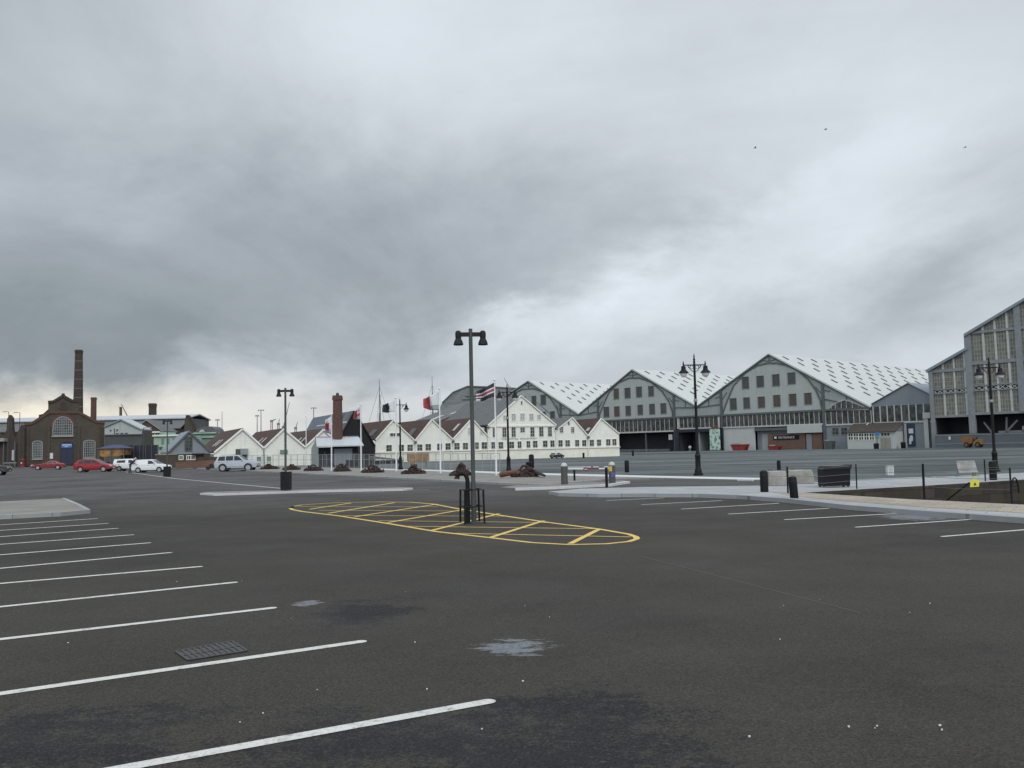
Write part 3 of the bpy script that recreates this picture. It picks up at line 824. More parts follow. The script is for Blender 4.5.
w5 = [(614, 388.7, 619, 398.9), (625, 388, 630.6, 398), (636.6, 386.8, 642, 397), (648.7, 386.2, 654, 396.2), (604, 407, 609.3, 417), (614.6, 406.5, 619.7, 416.4), (626, 406, 631, 415.6), (638, 405, 643, 414.8), (649.7, 404, 655, 414.2), (661, 403.4, 666.5, 413.6)]
s5, zb5 = shed('grey gabled slip shed with a wide dark opening and green mural', (632.6, 370), (579, 414.7), (697, 407), (598, 674), arch5, [(598, 420.8), (674.5, 417.8)], w5, 120, (7, 12, 8.2, 2.1), (0, 5, 6, 7))
arch4 = [(497, 424), (501, 414), (507, 402), (514, 394), (522, 389.4), (533, 388.6), (543, 391.5), (551, 399), (557, 408.5), (560, 418), (560.5, 424)]
w4 = [(532, 396, 536.4, 405.6), (541, 395, 546, 404.7), (550.6, 411.4, 555, 418.7), (541.5, 412, 546, 419), (512, 397.5, 516, 406), (522, 396.8, 526, 406)]
s4, zb4 = shed('grey gabled slip shed mostly hidden behind the white mast houses', (528.6, 381.4), (470, 420), (579, 414.7), (497, 560.6), arch4, [(500, 424.6), (560, 421.6)], w4, 120, (7, 12, 8.2, 2.1))
# lower front of the sheds: walls, glazing, opening
zlow = -1.2
band(s6, 722.5, 824, (416.4, 411.2), (427.6, 422.6), 22)
u0, u1, zt = F.uz(724, 430)[0], F.uz(823, 430)[0], F.uz(773, 425.6)[1]
def front(t, name, mat, x0, y0, x1, y1, n0=-.3, n1=0.0, down=False):
    a, b, c, d = F.prect(x0, y0, x1, y1)
    mb = MB(); F.rect(mb, a, b, zlow if down else c, d, n0, n1); return mb.build(name, mat, t)
front(s6, 'door_panel', 'shed_pale', 724, 428.2, 755, 450, down=True)
front(s6, 'lobby_wall', 'blue_grey', 755.2, 427.6, 768, 450, -1.5, -1.2, True)
front(s6, 'lobby_canopy', 'dark_steel', 755, 427.8, 787.5, 430.6, -1.5, .35)
front(s6, 'inner_door', 'shed_panel', 760, 434, 767.4, 450, -1.19, -1.12, True)
front(s6, 'brick_wall', 'brick_orange', 767.6, 433.6, 805, 450, -.9, -.15, True)
front(s6, 'soffit_panel', 'dark_steel', 767.6, 430, 788, 433.6, -1.1, -.3)
front(s6, 'fascia_box', 'shed_pale', 788, 424.8, 822.4, 432.8, -.6, .5)
front(s6, 'double_door', 'mid_steel', 806, 434, 811.5, 450, -.4, -.2, True)
front(s6, 'brick_wall', 'brick_orange', 812, 433.4, 822.3, 450, -.9, -.12, True)
sg = front(s6, 'entrance_sign', 'black_paint', 773.3, 435.4, 798.9, 439.4, -.14, .02)
front(s6, 'sign_pictogram', 'sign_white', 774.3, 436.6, 776.6, 438.7, .021, .04)
def text(s_, F_, px, py, h, mat, parent, n, name='lettering', width=None):
    cu = bpy.data.curves.new('t', 'FONT'); cu.body = s_; cu.size = h * 1.4; cu.extrude = .01
    ob = bpy.data.objects.new('t', cu); COL.objects.link(ob)
    dg = bpy.context.evaluated_depsgraph_get()
    me = bpy.data.meshes.new_from_object(ob.evaluated_get(dg))
    bpy.data.objects.remove(ob)
    x0 = min(v.co.x for v in me.vertices); x1 = max(v.co.x for v in me.vertices)
    k = (width / (x1 - x0)) if width else 1.0
    u, z = F_.uz(px, py)
    off = Vector(); p = parent
    while p: off += p.location; p = p.parent
    for v in me.vertices:
        c = v.co.copy(); w = F_.pt(u + (c.x - x0) * k, z + c.y, n + c.z); v.co = w - off
    me.materials.clear(); me.materials.append(M[mat])
    o = bpy.data.objects.new(name, me); COL.objects.link(o); o.parent = parent
    return o
wd = F.uz(794.6, 437)[0] - F.uz(778.6, 437)[0]
text('ENTRANCE', F, 778.6, 438.6, .62, 'sign_white', sg, .03, width=wd)
# right aisle of shed 6 with the fan light
a, b = F.uz(825, 424)[0], F.uz(871, 424)[0]
mb = MB(); F.poly(mb, F.P([(828, 409.2), (832, 405.8), (838, 402), (845, 399.8), (852, 402), (860, 405.2), (868, 408.6)]), -.1, .07)
fan = mb.build('fan_light', 'glass', s6)
mb = MB(); F.line(mb, F.P([(828, 409.6), (832, 405.8), (838, 402), (845, 399.8), (852, 402), (860, 405.2), (868, 408.6)]), .22, .04, .2)
F.line(mb, F.P([(826, 410.2), (869, 409)]), .45, .04, .24)
for x in (831.5, 835.5, 841.5, 846.5, 852.5, 858.5, 863.5):
    yy = {831.5: 406.4, 835.5: 403.8, 841.5: 401.2, 846.5: 400.4, 852.5: 402.4, 858.5: 404.8, 863.5: 406.8}[x]
    F.line(mb, F.P([(x, 409), (x, yy)]), .16, .04, .16)
mb.build('fan_bars', 'pale_steel', fan)
band(s6, 825.5, 871, (411.6, 410), (424, 423), 8)
front(s6, 'aisle_wall', 'blue_grey', 824.5, 424.9, 871, 450, -.3, -.02, True)
for r in ((832.4, 428, 838.6, 434.6), (841.4, 427.8, 847.2, 434.4)):
    window(F, s6, r, 2, 2, 'mid_steel', 'glass', .12, .06, 0)
mb = MB(); F.line(mb, F.P([(862, 431), (871, 423)]), .25, 1.2, 1.45)
dp = mb.build('drain_pipe', 'white_trim', s6)
# wall between sheds 5 and 6
front(s6, 'side_post', 'pale_steel', 718.2, 416, 720, 428, -.1, .1)
front(s5, 'side_post', 'pale_steel', 677.2, 417, 679, 429, -.1, .1)
band(s5, 679.5, 718, (418.8, 416.4), (428.6, 426.4), 9)
front(s5, 'portal_lintel', 'navy', 675, 428.8, 723.4, 431.8, -.6, .32)
front(s5, 'portal_jamb', 'navy', 675.2, 430, 679.4, 452, -.6, .33, True)
front(s6, 'portal_jamb', 'navy', 719, 429, 723.6, 452, -.6, .33, True)
band(s5, 608, 674, (421.4, 418.6), (432.6, 430.2), 15)
# dark interiors behind the openings
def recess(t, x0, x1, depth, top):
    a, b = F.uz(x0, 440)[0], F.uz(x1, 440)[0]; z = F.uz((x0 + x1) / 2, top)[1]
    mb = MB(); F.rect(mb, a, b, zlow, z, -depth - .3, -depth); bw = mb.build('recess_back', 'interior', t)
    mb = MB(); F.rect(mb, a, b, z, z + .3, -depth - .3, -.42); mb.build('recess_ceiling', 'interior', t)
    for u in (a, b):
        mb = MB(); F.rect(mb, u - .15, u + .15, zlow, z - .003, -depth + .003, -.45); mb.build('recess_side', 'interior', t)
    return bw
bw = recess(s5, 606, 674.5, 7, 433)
for x in (655.5, 663.5, 667, 672.5):  # glowing panes on the back wall imitate daylight openings opposite
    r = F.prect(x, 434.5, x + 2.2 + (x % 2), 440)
    mb = MB(); F.rect(mb, *r, -7.0, -6.93); mb.build('glow_pane', 'daylight_glow', bw)
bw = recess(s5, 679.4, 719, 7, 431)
for x, y in ((686.5, 434.2), (689.5, 434), (693, 434.4), (699.5, 434), (703.5, 433.6)):  # same glowing panes in place of daylight beyond the portal
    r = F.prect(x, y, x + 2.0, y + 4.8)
    mb = MB(); F.rect(mb, *r, -7.0, -6.93); mb.build('glow_pane', 'daylight_glow', bw)
for x in (645.6,):
    front(s5, 'post', 'dark_steel', x - .5, 433, x + .5, 452, -.5, -.1, True)
# railing before the opening
rl = thing('railing', 'grey metal railing across the dark shed opening', 'railing', F.pt(F.uz(622, 450)[0], -.75, 1.5))
mb = MB(); a, b, c, d = F.prect(621, 449.6, 672, 455)
for k in range(40):
    u = a + (b - a) * k / 39; F.rect(mb, u - .05, u + .05, -.8, d, 1.4, 1.5)
mb.build('pickets', 'fence_grey', rl)
mb = MB(); F.rect(mb, a, b, d, d + .1, 1.38, 1.52); F.rect(mb, a, b, -.45, -.35, 1.505, 1.58); mb.build('rail', 'fence_grey', rl)
# mural panel leaning at the portal
F15 = F.off(1.6)
mu = thing('mural_panel', 'tall pale green and white mottled mural panel at the shed portal', 'mural', F15.pt(F15.uz(715, 450)[0], -.75))
a, b, c, d = F15.prect(710, 429, 720, 451)
mb = MB(); F15.rect(mb, a, b, -.72, d, -.15, .15); mb.build('panel', 'mural', mu)
mb = MB(); F15.poly(mb, [(a + .5, d + .004), (b - .4, d + .004), (b - .7, d + 1.1), ((a + b) / 2, d + .7), (a + .9, d + 1.0)], -.12, .12); mb.build('crest', 'rust_beam', mu)
mb = MB(); F15.rect(mb, a - .2, b + .2, -.78, -.5, -.4, .4); mb.build('plinth', 'dark_steel', mu)
# capstan-like object
p = F.off(3).pt(F.off(3).uz(690, 450)[0], -.75)
cpst = thing('mooring_buoy', 'small pale round buoy on a dark stand before the shed portal', 'buoy', p)
MB().lathe([(.55, 0), (.5, .2), (.25, .35), (.25, .7)], p).build('stand', 'dark_steel', cpst, True)
MB().lathe([(.02, 0), (.3, .08), (.48, .35), (.5, .55), (.36, .9), (.1, 1.02), (.02, 1.03)], p + Vector((0, 0, .68))).build('float', 'cap_pale', cpst, True)
# red skip
F3 = F.off(4)
def skip(px0, px1, top, bot, label, mat, name='skip', cat='skip'):
    a, b, c, d = F3.prect(px0, top, px1, bot)
    t = thing(name, label, cat, F3.pt((a + b) / 2, -.75))
    mb = MB(); w = b - a
    for s0, s1 in ((-.75, .75),):
        pf = [(a + w * .14, -.72), (b - w * .14, -.72), (b, d - .25), (b, d), (a, d), (a, d - .25)]
        F3.poly(mb, pf, -.9, .9)
    mb.build('tub', mat, t)
    mb = MB(); F3.rect(mb, a - .08, b + .08, d - .16, d + .02, .905, .99); F3.rect(mb, a - .08, b + .08, d - .16, d + .02, -.99, -.905)
    mb.build('rim', 'dark_red_paint' if mat == 'skip_red' else 'dark_steel', t)
    mb = MB()
    for k in (.3, .5, .7): F3.rect(mb, a + w * k - .06, a + w * k + .06, -.6, d - .2, .905, .97)
    mb.build('rib', mat, t)
    mb = MB(); F3.rect(mb, a + .05 * w, a + .42 * w, d + .001, d + .35, -.6, .5); mb.build('rubble', 'concrete', t)
    return t
skip(732.4, 748, 444.4, 450.4, 'open red skip standing before the pale shed doors', 'skip_red')
skip(769.5, 780.5, 446, 450, 'small low red skip beneath the entrance sign', 'skip_red')
skip(825.2, 834, 441, 450, 'dark closed container against the blue grey shed wall', 'dark_steel', 'container', 'container')

# grey annex gable at the right of shed 6
t = thing('annex_shed', 'blue grey annex with a plain gable over a glazed band', 'shed', F.pt(F.uz(905, 448)[0], -.75))
ua, za = F.uz(908.5, 383.4); ul, zl = F.uz(871.4, 404.6); ur, zr = F.uz(946, 402.5)
zb = F.uz(903, 405.2)[1]
mb = MB(); F.poly(mb, [(ul, zb), (ur, zb), (ur, zr - .1), (ua, za - .1), (ul, zl - .1)], -.3, .1); mb.build('gable_wall', 'blue_grey', t)
mb = MB()
for (u, z) in ((ul, zl), (ur, zr)):
    a0, a1 = F.pt(ua, za + .2, .5), F.pt(u, z + .2, .5)
    mb.prism([a0, a1, a1 - Vector((0, 0, .18)), a0 - Vector((0, 0, .18))], RD * 30)
mb.build('roof', 'zinc', t)
band(t, 873, 931, (406.4, 403), (422.6, 420), 8, mw=.3)
front(t, 'lower_wall', 'blue_grey', 871.3, 423.4, 931, 450, -.3, -.04, True)
front(t, 'pale_post', 'pale_steel', 904.6, 423.4, 907.2, 449, -.05, .25, True)
front(t, 'pale_column', 'pale_steel', 925.6, 414, 930, 449, -.2, .9, True)
front(t, 'column_box', 'pale_steel', 924.6, 412.6, 932, 418.4, -.2, 1.2)
# banner with white marks
bn = thing('banner', 'tall dark blue banner with white panels on the annex wall', 'banner', F.pt(F.uz(911, 440)[0], -.7, .3))
mb = MB(); F.brect(mb, 907.4, 423.6, 915.2, 446.2, .05, .2); mb.build('cloth', 'banner_navy', bn)
mb = MB(); F.brect(mb, 909, 428.6, 913.6, 433.4, .201, .23); mb.build('white_panel', 'sign_white', bn)
mb = MB(); F.poly(mb, F.P([(909.6, 444.4), (909.4, 439.4), (910.6, 435.6), (912.6, 435.2), (913.4, 437.4), (913.2, 441), (911.6, 441.4), (911.8, 444)]), .202, .232); mb.build('white_emblem', 'sign_white', bn)
# low kiosk in front of the annex
F2 = F.off(5)
k = thing('kiosk', 'low pale kiosk with white paned windows and a brown lean-to roof', 'kiosk', F2.pt(F2.uz(871, 448)[0], -.75))
a, b, c, d = F2.prect(847.4, 432.2, 896, 449)
mb = MB(); F2.rect(mb, a, b, -1.2, d, -4.2, 0); mb.build('wall', 'shed_pale', k)
mb = MB()
e0, e1 = F2.pt(a - .3, d - .02, .5), F2.pt(b + .3, d - .02, .5)
zz = F2.uz(876, 423.2)[1]
r0, r1 = F2.pt(a - .3, zz, -4.4), F2.pt(b + .3, zz, -4.4)
mb.prism([e0, e1, r1, r0], (0, 0, .14)); mb.build('roof', 'tile_brown', k)
mb = MB(); mb.prism([F2.pt(b, d, 0), F2.pt(b, d, -4.2), F2.pt(b, zz - .05, -4.2)], F2.d * -.2); mb.build('roof_cheek', 'blue_grey', k)
for i in range(5):
    x = 848.6 + i * 5.3
    window(F2, k, (x, 433.6, x + 4.2, 439.8), 2, 2, 'white_trim', 'glass', .14, .14, 0, .1)
mb = MB(); F2.brect(mb, 880.6, 437.6, 891, 449, -.05, .08); dr = mb.build('double_door', 'stone', k)
u0, u1, z0, z1 = F2.prect(880.6, 437.6, 891, 449)
mb = MB(); F2.rect(mb, (u0 + u1) / 2 - .03, (u0 + u1) / 2 + .03, -.75, z1, .081, .1); mb.build('door_gap', 'dark_steel', dr)
window(F2, k, (881, 432.9, 890, 435.8), 3, 1, 'white_trim', 'glass', .08, .08, 0, .09)
F25 = F.off(8)
sp = thing('sign_post', 'slim dark post with a blue sign in front of the kiosk', 'sign', F25.pt(F25.uz(877, 448)[0], -.75))
mb = MB(); F25.brect(mb, 876.6, 430, 877.4, 449.6, -.06, .06); mb.build('post', 'dark_steel', sp)
mb = MB(); F25.brect(mb, 875, 432.2, 879.4, 435.8, .061, .11); mb.build('sign_plate', 'sign_blue', sp)
mb = MB(); F25.brect(mb, 875.4, 436.2, 879, 439.2, .061, .11); mb.build('green_plate', 'mint_dark', sp)
F26 = F.off(10)
def bin_at(pnt, label, w=.55, h=1.1):
    t = thing('litter_bin', label, 'bin', pnt)
    MB().lathe([(w * .46, 0), (w * .5, .05), (w * .55, h * .78)], pnt, 14).build('bin_body', 'black_paint', t, True)
    MB().lathe([(w * .58, 0), (w * .6, .06), (w * .5, h * .16), (w * .2, h * .22), (.01, h * .23)], pnt + Vector((0, 0, h * .78)), 14).build('lid', 'bell_black', t, True)
    return t
bin_at(F26.pt(F26.uz(876.5, 449)[0], g(*F26.pt(F26.uz(876.5, 449)[0], 0).xy)), 'black litter bin at the foot of the blue sign post', 1.2, 1.5)
bin_at(F2.pt(F2.uz(903.5, 449)[0], -.75), 'dark round bin beside the kiosk wall near the banner', 1.1, 1.7)

# ------------------------------------------------------------------ tall glazed shed at the right
FG = F.off(3.0)
t = thing('glazed_shed', 'tall grey framed shed with a fully glazed stepped gable at right', 'shed', FG.pt(FG.uz(975, 447)[0], -.75))
zz_ = lambda x, y: FG.uz(x, y)
apex = zz_(1094, 257)
uA = apex[0]
def mirror(u): return 2 * uA - u
e1 = zz_(927.4, 370); e2 = zz_(968, 347); n1 = zz_(965.2, 334)
uc1 = zz_(932.5, 400)[0]; uc2 = zz_(971.5, 400)[0]
z_e1 = e1[1]
slope = (apex[1] - n1[1]) / (apex[0] - n1[0])
zr_n = lambda u: n1[1] + slope * (u - n1[0])
s_a = (e2[1] - e1[1]) / (e2[0] - e1[0])
zr_a = lambda u: e1[1] + s_a * (u - e1[0])
# glazing sheets (with colour of old wired glass) and the dark opening below
zsa = zz_(955, 416.2)[1]; zsn = zz_(1000, 412.6)[1]
LG = 60
mb = MB(); FG.poly(mb, [(uc1, zsa), (uc2, zsa), (uc2, zr_a(uc2) - .3), (uc1, zr_a(uc1) - .3)], -.2, 0); ag = mb.build('aisle_glazing', 'old_glass', t)
mb = MB(); FG.poly(mb, [(uc2, zsn), (mirror(uc2), zsn), (mirror(uc2), zr_n(uc2) - .3), (uA, apex[1] - .3), (uc2, zr_n(uc2) - .3)], -.2, .02); ng = mb.build('nave_glazing', 'old_glass', t)
mb = MB()
for x, top in ((945, None), (956, None), (966.8, None)):
    u = zz_(x, 400)[0]; FG.rect(mb, u - .22, u + .22, zsa, zr_a(u) - .4, 0, .2)
mb.build('aisle_mullions', 'pale_steel', ag)
mb = MB(); u = zz_(985.3, 370)[0]; du = zz_(997.5, 370)[0] - u
while u < mirror(uc2) - 1:
    zt = zr_n(u if u < uA else mirror(u)) - .4
    FG.rect(mb, u - .24, u + .24, zsn, zt, .02, .22); u += du
mb.build('nave_mullions', 'pale_steel', ng)
mb = MB()
for x0, x1, y0, y1 in ((933, 970, 371.4, 368.9), (935, 969, 389, 388.4), (935, 969, 393.4, 392.4), (935, 970, 417, 415.6)):
    a = zz_(x0, y0); b = zz_(x1, y1); z = (a[1] + b[1]) / 2
    hh = .75 if y0 in (371.4,) else (.5 if y0 == 417 else .25); FG.bar(mb, (uc1, z), (uc2, z), hh, 0, .34)
mb.build('aisle_beam', 'mid_steel', t)
mb = MB()
for x, y, hh in ((1000, 330, .6), (1000, 361.2, .85), (1000, 384.2, .28), (1000, 389.4, .28), (1000, 412.8, .6)):
    z = zz_(x, y)[1]; FG.bar(mb, (uc2, z), (mirror(uc2), z), hh, .02, .36)
mb.build('nave_beam', 'mid_steel', t)
# lattice girders: dark backing with pale crosses
for nm, u0, u1, ya, yb, x in (('aisle_girder', uc1, uc2, 392.8, 389, 952), ('nave_girder', uc2, mirror(uc2), 389, 384.6, 1000)):
    z0, z1 = zz_(x, ya)[1], zz_(x, yb)[1]
    mb = MB(); FG.rect(mb, u0, u1, z0, z1, 0, .1); gd = mb.build(nm, 'navy', t)
    mb = MB(); nn = int((u1 - u0) / 1.3)
    for i in range(nn):
        a = u0 + (u1 - u0) * i / nn; b = u0 + (u1 - u0) * (i + 1) / nn
        FG.bar(mb, (a, z0), (b, z1), .13, .1, .2); FG.bar(mb, (a, z1), (b, z0), .13, .11, .21)
    mb.build('lattice', 'pale_steel', gd)
for u, w, z in ((uc1, 1.0, zr_a(uc1)), (uc2, 1.5, zr_n(uc2)), (mirror(uc2), 1.5, zr_n(uc2)), (zz_(1021.5, 380)[0], 1.4, zr_n(zz_(1021.5, 380)[0]))):
    zb_ = zsn if w == 1.4 else -1.2
    mb = MB(); FG.rect(mb, u - w / 2, u + w / 2, zb_, z - .3, -.3, .5); mb.build('column', 'mid_steel', t)
mb = MB()
for pts in ([(e1[0], e1[1]), (uc2, zr_a(uc2))], [(n1[0], n1[1]), (uA, apex[1]), (mirror(n1[0]), n1[1])]):
    for a, b in zip(pts[:-1], pts[1:]):
        mb.prism([FG.pt(a[0], a[1], .9), FG.pt(b[0], b[1], .9), FG.pt(b[0], b[1] - .7, .9), FG.pt(a[0], a[1] - .7, .9)], RD * LG)
mb.build('roof', 'zinc', t)
mb = MB(); FG.rect(mb, uc1 - .25, uc1 + .1, zsa, zr_a(uc1) - .5, -LG, -.31); FG.rect(mb, uc2 - .1, uc2 + .1, zr_a(uc2) + .02, zr_n(uc2) - .5, -LG, -.31)
mb.build('side_cladding', 'blue_grey', t)
zback = zsn - .1
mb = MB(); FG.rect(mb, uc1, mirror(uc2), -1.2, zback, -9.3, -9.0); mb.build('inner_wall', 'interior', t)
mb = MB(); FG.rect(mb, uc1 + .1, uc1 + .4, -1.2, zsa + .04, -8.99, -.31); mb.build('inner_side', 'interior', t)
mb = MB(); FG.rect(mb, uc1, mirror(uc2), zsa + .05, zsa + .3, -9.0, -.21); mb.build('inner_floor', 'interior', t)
mb = MB()
for a, b in (((980, 422), (991, 436)), ((1014, 420), (1000, 435)), ((1003, 417), (1003, 444))):
    FG.line(mb, FG.P([a, b]), .4, -2.6, -2.2)
mb.build('brace', 'mid_steel', t)
mb = MB(); FG.line(mb, FG.P([(992, 432), (1024, 431)]), .5, -4.6, -4.2)
mb.build('inner_rail', 'pale_steel', t)
MB().tube([FG.pt(zz_(1017, 428.6)[0], zz_(1017, 428.6)[1], -4), FG.pt(zz_(1030, 428.4)[0], zz_(1017, 428.6)[1], -4)], [.7, .9], 12).build('float_tank', 'cap_pale', t, True)
fr_ = thing('palisade_fence', 'blue grey palisade fence across the glazed shed opening', 'fence', FG.pt(zz_(955, 446)[0], -.75, 1.2))
zt = zz_(955, 434)[1]
mb = MB(); FG.rect(mb, uc1 + .5, mirror(uc2) - 1, -.78, zt, 1.1, 1.16); mb.build('pales', 'fence_blue', fr_)
mb = MB(); FG.rect(mb, uc1 + .5, mirror(uc2) - 1, zt - .35, zt - .22, 1.165, 1.23); FG.rect(mb, uc1 + .5, mirror(uc2) - 1, .1, .25, 1.165, 1.23); mb.build('rail', 'fence_grey', fr_)
mb = MB(); FG.brect(mb, 950.6, 436.4, 952.6, 439.6, 1.235, 1.27); mb.build('notice', 'sign_white', fr_)
# dumper in front of it
FD = FG.off(6)
p0 = FD.pt(FD.uz(973, 447)[0], g(*FD.pt(FD.uz(973, 447)[0], 0).xy))
dm = thing('site_dumper', 'orange site dumper parked before the glazed shed', 'dumper', p0)
def DL(x, y, z): return p0 + FD.d * x + FD.n * y + Vector((0, 0, z))
mb = MB(); mb.prism([DL(-2.1, -.9, 1.3), DL(-.2, -.9, .7), DL(.1, -.9, 1.0), DL(.2, -.9, 2.0), DL(-2.1, -.9, 2.1), DL(-2.5, -.9, 1.9)], FD.n * 1.8); mb.build('tipping_skip', 'orange_paint', dm)
mb = MB(); mb.prism([DL(.3, -.7, .6), DL(2.0, -.7, .6), DL(2.1, -.7, 1.5), DL(1.2, -.7, 1.6), DL(.5, -.7, 1.2)], FD.n * 1.4); mb.build('engine_cover', 'ochre', dm)
mb = MB(); mb.prism([DL(.6, -.4, 1.2), DL(1.1, -.4, 1.65), DL(1.0, -.4, 2.1), DL(.9, -.4, 2.1), DL(.85, -.4, 1.7), DL(.5, -.4, 1.3)], FD.n * .8); mb.build('seat', 'plastic_dark', dm)
mb = MB(); mb.tube([DL(1.6, -.6, 1.5), DL(1.6, -.6, 2.7), DL(1.6, .6, 2.7), DL(1.6, .6, 1.5)], .06, 8); mb.build('roll_bar', 'dark_steel', dm)
for x in (-1.1, 1.4):
    for y in (-.95, .95):
        w = MB().tube([DL(x, y - .2, .55), DL(x, y + .2, .55)], .55, 18).build('wheel', 'tyre', dm)
        MB().tube([DL(x, y - .22, .55), DL(x, y + .22, .55)], .26, 12).build('hub', 'orange_paint', w)

dm.scale = (1.0, 1.0, 1.25)
# ------------------------------------------------------------------ row of white mast houses
MC = 180.4
FM = Fac((0, MC), (1, .486))
MR = -FM.n
mt = thing('mast_house', 'long white boarded mast house with a row of steep gables and a big central gable', 'building', FM.pt(FM.uz(500, 458)[0], -.7))
def gable(F_, parent, left, apex_, right, zb, mat, roofmat, L, d0=0.0, wall='gable_wall', trim='white_trim', over=.25, nback=-.3, backs=None):
    ul, zl = F_.uz(*left); ua, za = F_.uz(*apex_); ur, zr = F_.uz(*right)
    mb = MB(); F_.poly(mb, [(ul, zb), (ur, zb), (ur, zr), (ua, za), (ul, zl)], nback, d0); w = mb.build(wall, mat, parent)
    rd = -F_.n
    mb = MB()
    for (u, z) in ((ul, zl), (ur, zr)):
        a0, a1 = F_.pt(ua, za + .28, d0 + over), F_.pt(u, z + .28, d0 + over)
        mb.prism([a0, a1, a1 - Vector((0, 0, .22)), a0 - Vector((0, 0, .22))], rd * L)
    r = mb.build('roof', roofmat, parent)
    if trim:
        mb = MB(); F_.line(mb, [(ul, zl + .14), (ua, za + .14), (ur, zr + .14)], .22, d0 + .02, d0 + over + .06); mb.build('barge_board', trim, parent)
    return r
zc = FM.uz(500, 451.5)[1]            # top of the plain lower storey
zlow_m = -1.2
zcs = [FM.uz(x, y)[1] for x, y in ((380, 453.2), (445, 451), (530, 448.2), (610, 447.2))]
zc = sum(zcs) / 4
r1 = gable(FM, mt, (375.4, 440.6), (393, 421), (414.7, 441.4), zc, 'white_boards', 'tile_red', 26)
r2 = gable(FM, mt, (414.8, 441.4), (431.6, 420.3), (452.6, 440), zc, 'white_boards', 'tile_red', 26)
r3 = gable(FM, mt, (452.7, 440), (471.5, 419.2), (489, 438), zc, 'white_boards', 'tile_red', 26)
r4 = gable(FM, mt, (487.6, 426), (520.6, 396.4), (555.6, 425.7), zc, 'white_boards', 'slate', 30, .12)
r5 = gable(FM, mt, (554, 432), (572, 418.2), (587.6, 436.4), zc, 'white_boards', 'slate', 26)
r6 = gable(FM, mt, (587.7, 436.4), (600.8, 419.2), (619, 434.4), zc, 'white_boards', 'tile_red', 26)
ua, ub = FM.uz(375.2, 450)[0], FM.uz(619.4, 450)[0]
mb = MB(); FM.rect(mb, ua, ub, zlow_m, zc, -26, .06); mb.build('plinth_wall', 'cream_wall', mt)
mb = MB(); FM.rect(mb, ua - .1, ub + .1, zc - .1, zc + .12, .061, .26); mb.build('string_course', 'white_trim', mt)
mb = MB(); FM.rect(mb, FM.uz(487.6, 426)[0], FM.uz(555.6, 426)[0], FM.uz(521, 426)[1] - .15, FM.uz(521, 426)[1] + .15, .12, .32); mb.build('string_course', 'white_trim', mt)
mb = MB(); FM.rect(mb, ub - .3, ub + .02, zc, FM.uz(619, 434.4)[1], -25, -.31); mb.build('end_wall', 'white_boards', mt)
low = [(386.2, 445, 391.6, 451.4), (398.8, 444.8, 403.8, 451.2), (407.4, 444.6, 412.6, 451), (417.2, 444.4, 422.2, 450.8), (425.4, 444, 430.8, 450.6), (437, 443.6, 441.8, 450.2), (445.4, 443.2, 450.4, 449.8), (454.2, 443, 459.4, 449.6), (462.8, 442.8, 467.8, 449.4), (475, 442.4, 478.6, 449), (481.6, 442.2, 486.8, 448.8), (491, 442, 495, 448.6), (498.2, 442, 502.8, 448.6), (509, 441.7, 513.6, 448.2), (517.2, 441.4, 521, 448), (526.2, 441, 529.8, 447.6), (532.6, 440.8, 537, 447.4), (542.6, 440.6, 547, 447), (550, 440.4, 554, 446.8), (558.2, 440.2, 562.4, 446.6), (565.2, 440.2, 569.6, 446.4), (575, 440, 579, 446.2), (582, 440, 586, 446.2), (589.6, 439.8, 593.8, 446), (596.8, 439.6, 600.8, 445.8), (606, 439.2, 610.2, 445.4), (612.2, 439, 616.2, 445.2)]
for r in low: window(FM, mt, r, 2, 2, bw=.03, fw=.06, n=.02 if not 487 < r[0] < 555 else .13)
for r in [(492.4, 427.8, 495, 437), (502, 427.6, 506, 437), (511.2, 427.4, 515.2, 436.8), (520, 427.4, 524.4, 432.2), (530, 427.2, 534, 436.6), (538.8, 427, 543, 436.4), (547.6, 426.8, 551.4, 436.2)]:
    window(FM, mt, r, 2, 3, bw=.03, fw=.06, n=.13)
for r in [(503, 415.6, 506.6, 420.4), (511.4, 414, 515.2, 420.4), (520, 413.6, 524, 420), (529, 414, 533, 420), (537, 414.8, 540.4, 419.6)]:
    window(FM, mt, r, 2, 2, pane='shed_panel', fw=.09, n=.13)
window(FM, mt, (520.6, 401.2, 522, 404.6), 1, 1, fw=.05, n=.13)
window(FM, mt, (567.9, 421.8, 569.4, 424.9), 1, 1, fw=.05, n=.02)
for r in [(559.8, 427, 563, 432.6), (571, 427, 574, 432.6)]: window(FM, mt, r, 2, 3, fw=.09, n=.02)
for r in [(468, 428, 472, 434.2), (480, 428, 483.6, 434.2)]: window(FM, mt, r, 2, 2, pane='pale_steel', fw=.09, n=.02)
window(FM, mt, (390, 433.2, 399.6, 436.2), 3, 1, pane='shutter', fw=.08, n=.02)
# roof windows in the red roofs, downpipes, chimney stubs
def roof_patch(F_, parent, apex_, eave, s0, s1, d0, d1, mat='white_trim', lift=.36, name='roof_window'):
    ua_, za_ = F_.uz(*apex_); ue, ze = F_.uz(*eave); rd = -F_.n
    P_ = lambda s_, d: F_.pt(ua_ + (ue - ua_) * s_, za_ + (ze - za_) * s_ + lift, 0) + rd * d
    mb = MB(); mb.prism([P_(s0, d0), P_(s1, d0), P_(s1, d1), P_(s0, d1)], (0, 0, .1)); return mb.build(name, mat, parent)
roof_patch(FM, r3, (471.5, 419.2), (452.7, 440), .3, .62, 3.0, 4.2, 'pale_steel')
roof_patch(FM, r1, (393, 421), (375.4, 440.6), .5, .85, 4.0, 7.5, 'slate_dark')
roof_patch(FM, r2, (431.6, 420.3), (414.8, 441.4), .45, .8, 4.0, 7.0, 'slate_dark')
